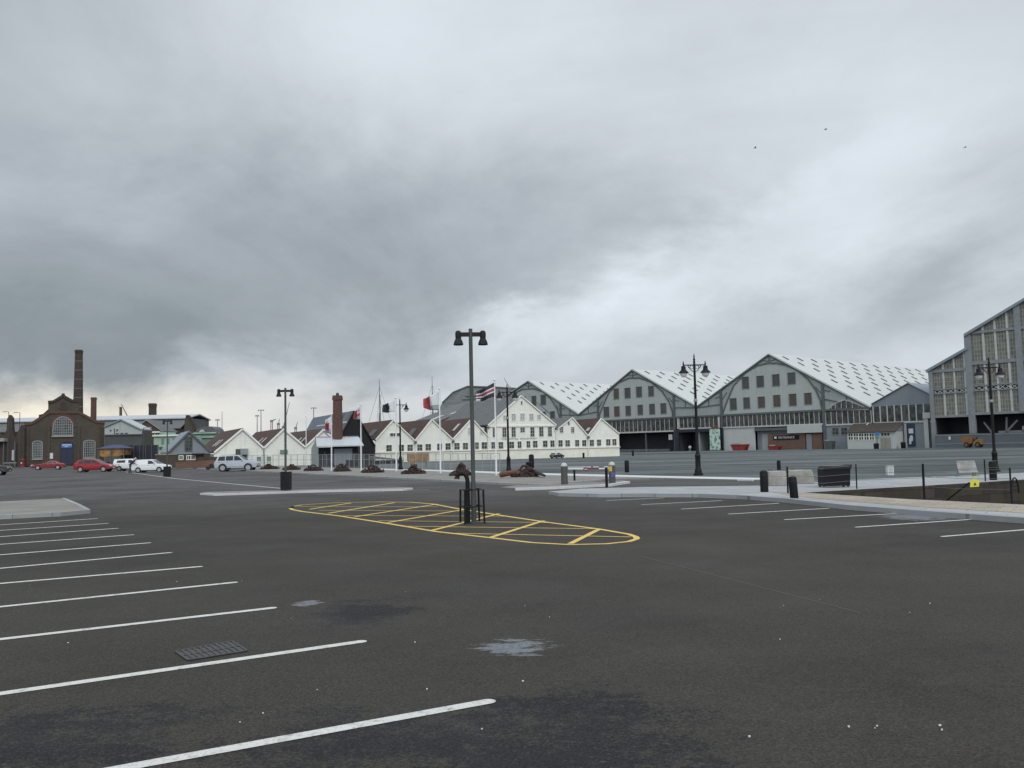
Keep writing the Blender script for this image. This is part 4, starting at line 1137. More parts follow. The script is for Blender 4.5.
roof_patch(FM, r6, (600.8, 419.2), (587.7, 436.4), .6, .78, 1.0, 2.2, 'pale_steel')
for x, yt in ((414.8, 442), (452.6, 441), (487.4, 427), (555.4, 428), (587.6, 437)):
    mb = MB(); FM.line(mb, FM.P([(x, yt), (x + .3, 457.5)]), .14, .27, .4); mb.build('downpipe', 'white_trim', mt)
    mb = MB(); u, z = FM.uz(x, yt); FM.rect(mb, u - .25, u + .25, z - .35, z + .1, .27, .55); mb.build('hopper', 'dark_steel', mt)
wd = FM.uz(536.5, 439)[0] - FM.uz(500.8, 439)[0]
text('THE  ROYAL  DOCKYARD', FM, 500.8, 439.9, .34, 'dark_steel', mt, .14, width=wd)
# grey roof and vent stacks behind
bk = thing('slate_roofed_store', 'dark slate roofed store behind the white gables', 'building', FM.pt(FM.uz(470, 440)[0], -.7, -30))
FB = FM.off(-31)
gable(FB, bk, (436, 423), (497, 398.6), (560, 424), -1.2, 'shed_grey', 'slate', 24, trim=None, wall='wall')
roof_patch(FB, bk, (497, 398.6), (436, 423), .5, .7, 2, 4, 'pale_steel')
roof_patch(FB, bk, (497, 398.6), (436, 423), .72, .92, 6, 9, 'pale_steel')
for x, y0, y1 in ((481.6, 409, 428), (500, 398, 408)):
    mb = MB(); FB.brect(mb, x - 1.6, y0, x + 1.6, y1, .6, 1.8); mb.build('vent_stack', 'pale_steel', bk)
# hipped roof of slip 3 behind everything
Y3 = 415
h3 = thing('hipped_slip_roof', 'huge dark grey rounded slip roof behind the white gables', 'building', atY(476, 447, Y3))
pf = [(428, 436), (434, 418.6), (442, 403), (453, 392.4), (467.6, 386.4), (498, 387.4), (520, 388.8), (545, 398), (560, 412), (566, 434)]
fr0 = [atY(x, y, Y3) for x, y in pf]
cx_ = sum(p.x for p in fr0) / len(fr0)
mb = MB()
ringA = [Vector((p.x, p.y, p.z)) for p in fr0]
ringB = [Vector((cx_ + (p.x - cx_) * .97 + 12, p.y + 40, p.z)) for p in fr0]
nn = len(ringA)
mb.add(ringA + ringB, [[i, i + 1, nn + i + 1, nn + i] for i in range(nn - 1)] + [list(range(nn)), list(range(nn, 2 * nn))[::-1]])
mb.build('roof', 'roof_grey', h3)
mb = MB()
for k in (.25, .5, .75):
    for i in range(1, nn - 2):
        a = ringA[i].lerp(ringB[i], k); b = ringA[i + 1].lerp(ringB[i + 1], k); mb.bar(a + Vector((0, -.2, .1)), b + Vector((0, -.2, .1)), .3, .3)
for i in range(2, nn - 2): mb.bar(ringA[i] + Vector((0, -.3, .1)), ringA[i + 1] + Vector((0, -.3, .1)), .5, .5)
for f_ in (.35, .55, .75):
    zz1 = ringA[2].z * f_ + ringA[4].z * (1 - f_) - 2
    xl = ringA[1].x + 8 * (1 - f_) + 4; mb.bar((xl + 6, Y3 - .3, zz1), (cx_ + 8, Y3 - .3, zz1), .3, .3)
mb.build('roof_rib', 'slate', h3)
mb = MB(); a, b = ringA[0], ringA[-1]
mb.prism([(a.x, a.y - .1, -.8), (b.x, b.y - .1, -.8), (b.x, b.y - .1, b.z), (a.x, a.y - .1, a.z)], (0, 30, 0)); mb.build('wall', 'shed_grey', h3)

# ------------------------------------------------------------------ left white workshops (three gables)
FL = Fac((0, 140.5), (1, .486))
wt = thing('white_workshop', 'low white workshop with three plain gables and brown tiled roofs', 'building', FL.pt(FL.uz(260, 466)[0], 0))
zl0 = -.6
ra = gable(FL, wt, (214, 453.6), (242.6, 429.8), (263.6, 449), zl0, 'white_boards', 'tile_red', 24)
rb = gable(FL, wt, (263.7, 449), (283.6, 430), (305, 448), zl0, 'white_boards', 'tile_red', 24)
rc = gable(FL, wt, (305.1, 448), (323.4, 430.4), (341, 447.6), zl0, 'white_boards', 'tile_red', 24)
for rr_, ap_, ev in ((ra, (242.6, 429.8), (214, 453.6)), (rb, (283.6, 430), (263.7, 449)), (rc, (323.4, 430.4), (305.1, 448))):
    for d in (5, 8): roof_patch(FL, rr_, ap_, ev, .52, .8, d, d + .7, 'pale_steel')
for r in ((256.6, 456.8, 261, 461.8), (266.6, 456.6, 271, 461.6)): window(FL, wt, r, 1, 1, pane='mint_dark', fw=.1, n=.02)
mb = MB(); FL.brect(mb, 235.6, 449, 241, 460, 0, .1); FL.brect(mb, 239.6, 455, 247.4, 460, .001, .13); mb.build('shutter_door', 'shutter', wt)
mb = MB(); FL.brect(mb, 240, 448.6, 247.6, 454.6, .0, .5); mb.build('vent_box', 'fence_grey', wt)
mb = MB(); FL.brect(mb, 280, 449.8, 287.6, 453.8, .02, .12); mb.build('name_board', 'mint_dark', wt)
mb = MB(); FL.line(mb, FL.P([(263.8, 450), (264.2, 467)]), .12, .02, .14); mb.build('downpipe', 'dark_steel', wt)
mb = MB(); p = atY(299.5, 445, 118); mb.box((p.x, p.y, p.z), (.5, .5, 3))
# ------------------------------------------------------------------ dark museum hall
FK = Fac((0, 176), (1, .486))
bh = thing('museum_hall', 'tall black gabled hall with a blue zinc roof beside the mast house', 'building', FK.pt(FK.uz(350, 465)[0], -.6))
rk = gable(FK, bh, (333, 451), (354.2, 412), (375, 447), -1.2, 'black_boards', 'zinc_dark', 34, trim='black_paint')
roof_patch(FK, rk, (354.2, 412), (333, 451), .30, .33, .5, 25, 'pale_steel', name='roof_seam')
roof_patch(FK, rk, (354.2, 412), (333, 451), .02, .75, .2, 2.2, 'slate_dark', .33, 'roof_panel')
roof_patch(FK, rk, (354.2, 412), (333, 451), .05, .7, 6.0, 7.0, 'slate_dark', .34, 'roof_panel')
mb = MB(); FK.rect(mb, FK.uz(333, 440)[0], FK.uz(375, 440)[0], -1.2, FK.uz(345, 449)[1], -26, -.31); mb.build('hall_wall', 'black_boards', bh)
# low grey and white ticket hall with its brick chimney
FT = Fac((0, 95.0), (1, .12))
th = thing('ticket_hall', 'low grey hall with a bright white lean roof in front of the black hall', 'building', FT.pt(FT.uz(335, 467)[0], 0))
a, b, c, d = FT.prect(318.4, 447, 358, 468)
mb = MB(); FT.rect(mb, a, b, -.3, d, -4.5, 0); mb.build('wall', 'black_boards', th)
ug, zg = FT.uz(313.4, 439.2); ue, ze = FT.uz(318, 447); u0 = FT.uz(306.6, 447)[0]
zr_ = FT.uz(335, 438.6)[1]
mb = MB()
ze_ = FT.uz(340, 446.6)[1]
mb.prism([FT.pt(FT.uz(317.6, 446)[0], ze_, 1.0), FT.pt(FT.uz(364.2, 446)[0], ze_, 1.0), FT.pt(FT.uz(357.6, 440)[0], zr_ + .05, -2.4), FT.pt(FT.uz(313.6, 440)[0], zr_ + .05, -2.4)], (0, 0, .12)); mb.build('roof', 'white_roof', th)
mb = MB(); FT.rect(mb, FT.uz(312.4, 438)[0], FT.uz(356.5, 438)[0], zr_ - .05, zr_ + .28, -3.2, -2.45); mb.build('ridge_upstand', 'fence_grey', th)
mb = MB(); mb.prism([FT.pt(u0, -.3, -4.4), FT.pt(a - .003, -.3, 0), FT.pt(a - .003, ze_ - .05, 0), FT.pt(FT.uz(313.4, 440)[0], zr_ - .08, -2.2), FT.pt(u0, ze_ - .1, -4.4)], (0, .2, 0)); mb.build('end_wall', 'shed_grey', th)
mb = MB(); FT.brect(mb, 334, 448.6, 352.4, 465, 0, .06); mb.build('roller_shutter', 'blue_grey', th)
mb = MB(); FT.brect(mb, 324.6, 452, 325.4, 467.4, 0, .05); FT.brect(mb, 330.6, 452, 331.4, 467.4, 0, .05); mb.build('door_frame', 'dark_steel', th)
mb = MB(); FT.brect(mb, 353, 453, 357.6, 459, 0, .05); mb.build('window', 'glass', th)
p = FT.pt(FT.uz(336.4, 450)[0], 0, -1.9)
ch = thing('brick_chimney', 'tapered red brick chimney rising through the white ticket hall roof', 'chimney', p)
zt = atY(335.3, 393.8, p.y).z
MB().box((p.x, p.y, (zt - .7) / 2), (1.0, 1.0, zt - .7), 0, 0, .84).build('shaft', 'brick_red', ch)
MB().box((p.x, p.y, zt - .55), (.98, .98, .3)).box((p.x, p.y, zt - .3), (.92, .92, .2)).build('cap', 'brick_red', ch)
MB().lathe([(.16, 0), (.18, .05), (.13, .3)], (p.x, p.y, zt - .2), 10).build('pot', 'brick_dark', ch)
# black hoarding and canopy to its right
FH = Fac((0, 91.0), (1, .1))
ho = thing('hoarding', 'black timber hoarding beside the ticket hall', 'hoarding', FH.pt(FH.uz(358, 467)[0], 0))
mb = MB(); FH.brect(mb, 346, 460, 372, 468, -.1, 0); mb.build('boards', 'black_boards', ho)
mb = MB(); FH.brect(mb, 345.8, 459.4, 372.2, 460.1, -.14, .04); mb.build('capping', 'dark_steel', ho)
cn = thing('canopy', 'low dark flat canopy beside the white mast house', 'canopy', on_ground(386, 120))
FCp = Fac((0, 120.0), (1, .25))
mb = MB(); FCp.poly(mb, FCp.P([(371, 456.6), (374, 456.4), (404, 459.6), (404, 460.4), (371, 458.6)]), -3, 0); mb.build('roof', 'slate_dark', cn)
mb = MB()
for x in (373, 383, 393, 403): FCp.line(mb, FCp.P([(x, 459.5), (x, 467)]), .12, -.3, -.15)
mb.build('post', 'dark_steel', cn)
mb = MB(); FCp.brect(mb, 372, 460.4, 403, 467, -2.9, -2.6); mb.build('back_panel', 'navy', cn)

# ------------------------------------------------------------------ engine house and far-left group
FE = Fac((0, 216.8), (1, .5))
eh = thing('engine_house', 'brown brick engine house with an arched window and blue door', 'building', FE.pt(FE.uz(64, 465)[0], 0))
Q = lambda x, y: (x / 8.53 + 20, y / 8.53 + 390)
mb = MB(); FE.poly(mb, [(FE.uz(24.6, 440)[0], -.5), (FE.uz(104.6, 440)[0], -.5)] + FE.P([Q(722, 276), Q(655, 272), Q(500, 192), Q(250, 192), Q(108, 282), Q(38, 296)]), -14, 0); mb.build('wall', 'brick_brown', eh)
mb = MB(); FE.poly(mb, FE.P([Q(240, 200), Q(240, 104), Q(282, 100), Q(366, 52), Q(440, 92), Q(497, 94), Q(502, 200)]), -3, -.3); mb.build('pediment', 'brick_brown', eh)
mb = MB(); FE.line(mb, FE.P([Q(238, 102), Q(284, 98), Q(366, 48), Q(442, 90), Q(500, 92)]), .5, -3.1, -.1); mb.build('pediment_coping', 'brick_dark', eh)
mb = MB(); FE.line(mb, FE.P([Q(36, 296), Q(108, 280), Q(250, 190), Q(500, 190), Q(655, 272), Q(724, 276)]), .5, -14.2, .2); mb.build('coping', 'brick_red', eh)
mb = MB(); FE.poly(mb, FE.P([Q(152, 245), Q(152, 205), Q(190, 196), Q(240, 150), Q(240, 210)]), -8, -4); mb.build('parapet_step', 'brick_dark', eh)
mb = MB(); c = FE.uz(*Q(370, 133))
FE.poly(mb, [(c[0] + .62 * math.cos(k * .3142), c[1] + .62 * math.sin(k * .3142)) for k in range(20)], -.5, -.22); oc = mb.build('oculus', 'navy', eh)
mb = MB(); FE.line(mb, [(c[0] + .72 * math.cos(k * .3142), c[1] + .72 * math.sin(k * .3142)) for k in range(21)], .22, -.35, -.15); mb.build('oculus_ring', 'brick_red', oc)
MB().box(FE.pt(*FE.uz(*Q(368, 44)), -.6), (.7, .7, .8), 0, 0, .5).build('finial', 'brick_dark', eh)
def arched(F_, parent, x0, y0, x1, y1, nx, ny, rise, name='arched_window', frame='fence_grey', pane='glass', n=0.0):
    u0, u1, z0, z1 = F_.prect(x0, y0, x1, y1); um = (u0 + u1) / 2; w = (u1 - u0) / 2
    zs = z1 - rise
    arc = [(um + w * math.cos(k * math.pi / 14), zs + rise * math.sin(k * math.pi / 14)) for k in range(15)]
    mb = MB(); F_.poly(mb, [(u0, z0), (u1, z0)] + arc, n - .05, n + .03); pn = mb.build(name, pane, parent)
    mb = MB(); F_.line(mb, [(u0, z0), (u1, z0)] + arc + [(u0, z0)], .16, n, n + .12)
    for i in range(1, nx):
        u = u0 + (u1 - u0) * i / nx; h = zs + rise * math.sqrt(max(0, 1 - ((u - um) / w) ** 2)); F_.rect(mb, u - .035, u + .035, z0, h, n, n + .09)
    for i in range(1, ny):
        z = z0 + (z1 - z0) * i / ny
        ww = w if z < zs else w * math.sqrt(max(0, 1 - ((z - zs) / rise) ** 2)); F_.rect(mb, um - ww, um + ww, z - .035, z + .035, n, n + .085)
    mb.build('glazing_bars', frame, pn)
    return pn
arched(FE, eh, 53, 416.8, 72.8, 435.2, 9, 7, 2.0)
arched(FE, eh, 32.6, 441, 42.2, 458, 6, 7, .35)
arched(FE, eh, 83.6, 440.2, 95, 457.2, 6, 7, .35)
mb = MB(); FE.brect(mb, 51.6, 435.5, 73.6, 437, 0, .3); FE.brect(mb, 31.6, 458.6, 43, 460, 0, .25); FE.brect(mb, 82.6, 457.8, 96, 459.2, 0, .25); mb.build('window_sill', 'stone', eh)
# brick arch ring over big window
u0, u1, z0, z1 = FE.prect(53, 416.8, 72.8, 435.2); um = (u0 + u1) / 2; w = (u1 - u0) / 2 + .35
mb = MB(); FE.line(mb, [(um + w * math.cos(k * math.pi / 14), z1 - 2.0 + 2.4 * math.sin(k * math.pi / 14)) for k in range(15)], .6, 0, .1); mb.build('arch_ring', 'brick_red', eh)
dn = arched(FE, eh, 60.6, 441.8, 73, 464.6, 2, 1, .5, 'door', 'navy', 'door_navy')
mb = MB(); FE.brect(mb, 61.4, 443.8, 72, 447.6, .1, .2); sb = mb.build('door_sign', 'sign_blue', dn)
mb = MB(); FE.brect(mb, 62.2, 444.5, 71.4, 445.3, .2, .22); FE.brect(mb, 64.6, 446.3, 68, 446.9, .2, .22); mb.build('sign_text', 'sign_white', sb)
mb = MB(); FE.brect(mb, 48.8, 453, 53, 458.8, 0, .1); mb.build('notice_board', 'sign_white', eh)
for x in (27.5, 48.5, 78.5, 101.5):
    mb = MB(); FE.brect(mb, x - 1.4, 426.5, x + 1.4, 466, 0, .22); mb.build('pilaster', 'brick_dark' if x > 90 else 'brick_brown', eh)
def stack(label, px, ytop, Y, wpx_top, wpx_bot, mat, name='chimney_stack', bands=(), group=None):
    b = on_ground(px, Y); zt = atY(px, ytop, Y).z; s_ = Y / FPX
    t = thing(name, label, 'chimney', b)
    w0, w1 = wpx_bot * s_, wpx_top * s_
    MB().box((b.x, b.y, (zt + b.z) / 2), (w0, w0, zt - b.z), .25, 0, w1 / w0).build('shaft', mat, t)
    MB().box((b.x, b.y, zt - w1 * .25), (w1 * 1.16, w1 * 1.16, w1 * .25), .25).box((b.x, b.y, zt - w1 * .55), (w1 * 1.1, w1 * 1.1, w1 * .12), .25).build('cap', mat, t)
    mb = MB()
    for f_ in bands:
        ww = w0 + (w1 - w0) * f_; mb.box((b.x, b.y, b.z + (zt - b.z) * f_), (ww * 1.04, ww * 1.04, .22), .25)
    if bands: mb.build('iron_band', 'dark_steel', t)
    return t
stack('tall tapering brick chimney behind the engine house', 77.6, 350, 196, 5.8, 9.4, 'brick_dark', bands=(.5, .58, .66, .74, .82, .9))
stack('short stout brick chimney right of the engine house', 93.2, 397.4, 194, 4.4, 5.0, 'brick_red')
stack('flat topped dark brick stump chimney behind the long white roof', 152.4, 403.4, 290, 6.4, 7.4, 'brick_dark')
stack('thin brown brick stack with a crane head beyond it', 120.4, 407, 285, 2.2, 2.8, 'brick_red')
# dark brick cottages at the extreme left
ct = thing('brick_lodge', 'dark brick lodge with pointed gables at the left edge', 'building', on_ground(8, 168))
FC = Fac((0, 168.0), (1, 0))
mb = MB(); FC.poly(mb, [(FC.uz(-40, 450)[0], -.4), (FC.uz(24.4, 450)[0], -.4)] + FC.P([(24.4, 428), (21.5, 424.6), (17.6, 432), (15, 438), (12.4, 430), (12, 418), (9.4, 414.8), (7, 419), (6.6, 430), (1.6, 437), (-6, 428), (-16, 440), (-40, 440)]), -.8, 0); mb.build('wall', 'brick_dark', ct)
mb = MB(); FC.brect(mb, -40, 438.6, 7.4, 442, .0, 1.2); mb.build('porch_roof', 'concrete', ct)
for x in (-6, 4.8, 16): mb = MB(); FC.brect(mb, x - .6, 442, x + .6, 466, .2, .5); mb.build('post', 'dark_steel', ct)
mb = MB(); FC.brect(mb, 12.4, 450, 15.2, 460.4, .05, .2); mb.build('notice_panel', 'cap_pale', ct)
pb = on_ground(23, 166)
pbx = thing('pillar_box', 'red pillar box beside the engine house wall', 'post box', pb)
MB().lathe([(.48, 0), (.48, .25), (.4, .28), (.4, 1.25), (.5, 1.32), (.48, 1.42), (.25, 1.55), (.02, 1.58)], pb, 16).build('pillar', 'skip_red', pbx, True)
MB().box((pb.x, pb.y - .4, pb.z + 1.1), (.3, .08, .1)).build('slot', 'black_paint', pbx)
MB().box((pb.x, pb.y - .41, pb.z + .8), (.22, .06, .3)).build('notice_plate', 'sign_white', pbx)
tb = on_ground(10.5, 150)
tt = thing('height_barrier', 'low dark metal barrier frame in front of the brick lodge', 'barrier', tb)
MB().box((tb.x, tb.y, .95), (2.2, .12, .14)).build('top_bar', 'fence_grey', tt)
for dx in (-.9, 0, .9): MB().box((tb.x + dx, tb.y, .44), (.12, .12, .88)).build('leg', 'dark_steel', tt)
# long smithery roofs behind
def long_range(label, x0, x1, Y, ridge, eave, low, roofmat, wallmat, depth=20, name='long_workshop'):
    t = thing(name, label, 'building', on_ground((x0 + x1) / 2, Y))
    FF = Fac((0, Y), (1, 0)); a, b = FF.uz(x0, eave)[0], FF.uz(x1, eave)[0]
    ze = FF.uz((x0 + x1) / 2, eave)[1]; zr = FF.uz((x0 + x1) / 2, ridge)[1]; zl = FF.uz((x0 + x1) / 2, low)[1]
    mb = MB(); mb.prism([FF.pt(a, ze, 0), FF.pt(a, zr, -depth / 2), FF.pt(a, ze, -depth), FF.pt(a, ze - .3, -depth), FF.pt(a, zr - .3, -depth / 2), FF.pt(a, ze - .3, 0)], FF.d * (b - a)); mb.build('roof', roofmat, t)
    mb = MB(); FF.rect(mb, a + .5, b - .5, -.5, ze - .1, -depth + .5, -.5); mb.build('wall', wallmat, t)
    mb = MB(); mb.prism([FF.pt(a, zl, 6), FF.pt(b, zl, 6), FF.pt(b, ze - .6, -.4), FF.pt(a, ze - .6, -.4)], (0, 0, -.25)); mb.build('lower_roof', 'slate', t)
    mb = MB(); FF.rect(mb, a + .3, b - .3, -.5, zl - .3, -.4, 5.6); mb.build('lower_wall', 'brick_dark', t)
    return t, FF
long_range('long workshop with a pale clerestory roof running behind the engine house', -60, 188, 262, 415.4, 420.2, 431, 'white_roof', 'slate_dark')
tg = thing('round_gabled_store', 'brown round gabled store end at the right of the long pale roof', 'building', on_ground(190, 258))
FF = Fac((0, 255.0), (1, 0)); mb = MB(); FF.poly(mb, [(FF.uz(183, 440)[0], -.5), (FF.uz(195, 440)[0], -.5)] + FF.P([(194.4, 430), (193, 424), (190.6, 419), (188, 416), (186, 416.4), (184.6, 420)]), -1.0, 0); mb.build('gable_wall', 'brick_brown', tg)
mb = MB(); FF.line(mb, FF.P([(194.6, 430), (193.2, 424), (190.8, 418.8), (188, 415.8), (186, 416.2)]), .5, -1.1, .2); mb.build('coping', 'brick_dark', tg)
# curved grey roof and brick gable behind the PTS shed
bg = thing('brick_workshop', 'low brown brick gabled workshop behind the grey boarded shed', 'building', on_ground(146, 205))
FW = Fac((0, 205.0), (1, .1)); gable(FW, bg, (134, 431), (146.5, 420.6), (163, 432), -.5, 'brick_brown', 'slate', 12, trim='stone', wall='wall')
mb = MB(); FW.brect(mb, 145.6, 448, 149, 453.6, 0, .1); mb.build('notice_board', 'cap_pale', bg)
# grey boarded shed
gs = thing('boarded_shed', 'grey boarded gabled shed over a dark slatted lower wall', 'building', on_ground(123, 160))
FP = Fac((0, 160.0), (1, .03))
rp = gable(FP, gs, (104.6, 427.6), (121.4, 420.4), (141.6, 430.2), FP.uz(123, 434.6)[1], 'shed_panel', 'white_roof', 5, trim='mid_steel')
mb = MB(); FP.rect(mb, FP.uz(104.6, 440)[0], FP.uz(141.6, 440)[0], -.5, FP.uz(123, 434.6)[1] - .005, -4, -.1); mb.build('slatted_wall', 'shutter', gs)
mb = MB(); FP.rect(mb, FP.uz(104.4, 440)[0], FP.uz(141.8, 440)[0], FP.uz(123, 435.2)[1], FP.uz(123, 434.2)[1], -.05, .15); mb.build('ledge', 'dark_steel', gs)
for r in ((109.8, 429.6, 111.6, 431.4), (116.4, 429.2, 118.2, 431.4), (115.6, 433, 119, 434.2), (120.4, 432.8, 123.6, 434.2), (125, 432.8, 128, 434.2)):
    window(FP, gs, r, 1, 1, 'shed_pale', 'shutter', .04, .04, 0, .05)
mb = MB(); FP.brect(mb, 114.2, 428.6, 115.0, 433.6, .02, .12); mb.build('pipe', 'dark_steel', gs)
FN = Fac((0, 130.0), (1, 0))
nf = thing('dark_fence', 'tall dark navy fence behind the white vans', 'fence', on_ground(140, 130))
mb = MB(); FN.brect(mb, 122, 445.2, 158, 468, -.15, 0); mb.build('panel', 'navy', nf)
mb = MB()
for x in range(122, 159, 6): FN.brect(mb, x - .3, 444.6, x + .3, 468, .001, .15)
mb.build('post', 'dark_steel', nf)
# blue roofed stall
st = thing('market_stall', 'ochre sided stall under a blue canvas roof beside the engine house', 'stall', on_ground(111, 126))
FS = Fac((0, 126.0), (1, 0)); a, b, c, d = FS.prect(97, 445.6, 125, 467)
zt, zm, zo = FS.uz(111, 444.8)[1], FS.uz(111, 448.4)[1], FS.uz(111, 456.4)[1]
mb = MB(); m_ = (a + b) / 2
mb.add([FS.pt(a, zm, .2), FS.pt(b, zm, .2), FS.pt(b, zm, -3.2), FS.pt(a, zm, -3.2), FS.pt(a + 1.2, zt, -1.5), FS.pt(b - 1.2, zt, -1.5)], [[0, 1, 5, 4], [1, 2, 5], [2, 3, 4, 5], [3, 0, 4], [3, 2, 1, 0]]); mb.build('canopy', 'blue_canvas', st)
mb = MB(); FS.poly(mb, [(a + .3, zo + .1), (a + 1.0, zo - .1), (m_ - .2, zo), (m_ + .1, zo - .05), (b - 1, zo), (b - .4, zo + .2), (b - .3, zm - .06), (a + .3, zm - .06)], -2.9, -.1); mb.build('side_cloth', 'ochre', st)
for u in (a + .2, m_, b - .2): mb = MB(); FS.rect(mb, u - .07, u + .07, -.05, zm - .04, -.09, .04); mb.build('post', 'dark_steel', st)
mb = MB(); FS.rect(mb, a + .3, b - .3, 0, .9, -1.6, -.5); mb.build('counter', 'rust', st)
# mint green building
mg = thing('mint_building', 'mint green rendered building behind the small grey shed', 'building', on_ground(170, 190))
FGn = Fac((0, 190.0), (1, 0)); mb = MB(); FGn.poly(mb, [(FGn.uz(153.4, 440)[0], -.5), (FGn.uz(187, 440)[0], -.5)] + FGn.P([(187, 435.4), (160, 435.4), (160, 431.8), (154, 432.4)]), -9, 0); mb.build('wall', 'mint', mg)
mb = MB(); FGn.brect(mb, 153, 434.6, 188, 436.2, 0, .4); FGn.brect(mb, 153, 431.4, 160.4, 432.8, 0, .5); mb.build('cornice', 'white_trim', mg)
for x in (156.6, 158.6): mb = MB(); FGn.brect(mb, x - .5, 433, x + .5, 434.6, .0, .1); mb.build('window', 'glass', mg)
mb = MB(); FGn.poly(mb, FGn.P([(159, 447), (163, 446.6), (160.4, 450)]), 0, .3); mb.build('emblem', 'dark_steel', mg)
for x in (161.5, 167, 172.5): mb = MB(); FGn.brect(mb, x, 438.4, x + 2.6, 444, 0, .1); mb.build('window', 'mint_dark', mg)
ms = thing('mint_terrace', 'distant mint green terrace under a pale round roof', 'building', on_ground(205, 230))
FGt = Fac((0, 230.0), (1, 0)); mb = MB(); FGt.brect(mb, 194, 433, 216, 446, -8, 0); mb.build('wall', 'mint_dark', ms)
mb = MB(); FGt.brect(mb, 193.6, 436.6, 214, 437.8, 0, .5); FGt.brect(mb, 193.6, 432.4, 216.4, 433.6, 0, .5); mb.build('band_course', 'mint', ms)
mb = MB(); FGt.poly(mb, FGt.P([(195, 432.4), (198, 429), (204, 426.6), (211, 426.4), (214.4, 428.8), (216, 432.2)]), -7, .2); mb.build('round_roof', 'slate', ms)
mb = MB(); FGt.poly(mb, FGt.P([(199.6, 432.2), (201.4, 429.8), (204, 429.6), (205, 432)]), .21, .6); mb.build('dormer', 'cap_pale', ms)
# small grey shed with brick base
FR = Fac((0, 142.0), (1, .486))
ss = thing('slate_roofed_shed', 'small grey gabled shed with one tall window behind the brick wall', 'building', FR.pt(FR.uz(189, 466)[0], 0))
gable(FR, ss, (167.4, 454.2), (189.2, 432.6), (211, 453), FR.uz(189, 454)[1], 'blue_grey', 'zinc', 14, trim='dark_steel', wall='gable_wall')
mb = MB(); FR.rect(mb, FR.uz(168, 460)[0], FR.uz(210.4, 460)[0], -.5, FR.uz(189, 454)[1] - .005, -13, -.1); mb.build('brick_base', 'brick_brown', ss)
window(FR, ss, (185.4, 437.4, 191.8, 450.6), 2, 4, 'dark_steel', 'glass', .1, .06, 0)
for x in (179.4, 187, 191.4): window(FR, ss, (x, 455.8, x + 3.4, 459.4), 2, 1, 'white_trim', 'glass', .08, .06, -.1)
mb = MB(); FR.brect(mb, 192, 453.4, 204, 455, -.1, .5); mb.build('awning', 'black_paint', ss)
FBk = Fac((0, 108.0), (1, .1))
bw_ = thing('brick_wall', 'low orange brick wall in front of the small grey shed', 'wall', FBk.pt(FBk.uz(196, 466)[0], 0))
mb = MB(); FBk.brect(mb, 175.6, 460.6, 216.6, 468, -.3, 0); mb.build('wall_body', 'brick_orange', bw_)
mb = MB(); FBk.brect(mb, 198, 457, 216.8, 460.7, -.28, -.02); mb.build('upper_course', 'brick_dark', bw_)
mb = MB(); FBk.brect(mb, 175.4, 460.2, 198, 460.9, -.36, .06); mb.build('coping', 'brick_brown', bw_)
bw2 = thing('brick_wall', 'brown brick wall running behind the lamp post by the vans', 'wall', FBk.pt(FBk.uz(166, 466)[0], 0))
mb = MB(); FBk.off(-4).brect(mb, 155.6, 454.6, 176.6, 468, -.3, 0); mb.build('wall_body', 'brick_brown', bw2)
mb = MB(); FBk.off(-4).brect(mb, 155.4, 454, 176.8, 454.9, -.36, .06); mb.build('coping', 'stone', bw2)

# ------------------------------------------------------------------ skyline: masts, cranes, floodlights
def mast_pole(label, px, ytop, ybot, Y, head='T', wpx=1.0, name='floodlight_mast', cat='mast', hw=5):
    b = on_ground(px, Y); zt = atY(px, ytop, Y).z; s_ = Y / FPX
    t = thing(name, label, cat, b, None)
    MB().tube([b, (b.x, b.y, zt)], [wpx * s_ * .6, wpx * s_ * .35], 8).build('pole', 'far_steel', t)
    mb = MB()
    if head == 'T':
        mb.box((b.x, b.y, zt), (hw * s_, .3, .5 * s_))
        for k in (-1, 0, 1): mb.box((b.x + k * hw * s_ * .42, b.y, zt - .55 * s_), (1.0 * s_, .4, .8 * s_))
        mb.build('lamp_head', 'far_steel', t)
    return t
mast_pole('shorter slim floodlight mast beyond the white workshop', 257.2, 415.5, 440, 420, hw=3.6)
mast_pole('taller slim floodlight mast beyond the white workshop', 261, 410, 440, 420, hw=6)
mast_pole('floodlight mast beyond the blue zinc roof', 313.8, 407.8, 440, 430, hw=5)
mast_pole('antenna mast with a wide head beyond the mint terrace', 217.5, 419.6, 440, 400, hw=4)
mast_pole('thin bare aerial beyond the mint terrace', 222, 411.6, 440, 400, head='', wpx=.7)
mast_pole('slim street column beside the grey boarded shed', 105, 424, 446, 158, head='', wpx=1.0)
def street_lamp(px, ytop, ybase, label, side=-1):
    b = at(px, ybase); zt = atY(px, ytop, b.y).z
    t = thing('street_lamp', label, 'street lamp', b, 'slim modern street lamps by the lodge')
    MB().tube([b, (b.x, b.y, zt * .3), (b.x, b.y, zt)], [.09, .07, .05], 8).build('pole', 'lamp_green', t)
    MB().tube([(b.x, b.y, zt - .02), (b.x + side * .5, b.y, zt + .05)], .035, 6).build('arm', 'lamp_green', t)
    MB().box((b.x + side * .75, b.y, zt + .04), (.7, .28, .13), 0, 0, .8).build('lamp_head', 'fence_grey', t)
street_lamp(18.8, 412.6, 468, 'slim street lamp beside the pillar box')
street_lamp(7.5, 411.8, 467.6, 'slim street lamp in front of the dark lodge gable')
street_lamp(143, 428, 468, 'slim street lamp between the grey shed and mint building', 1)
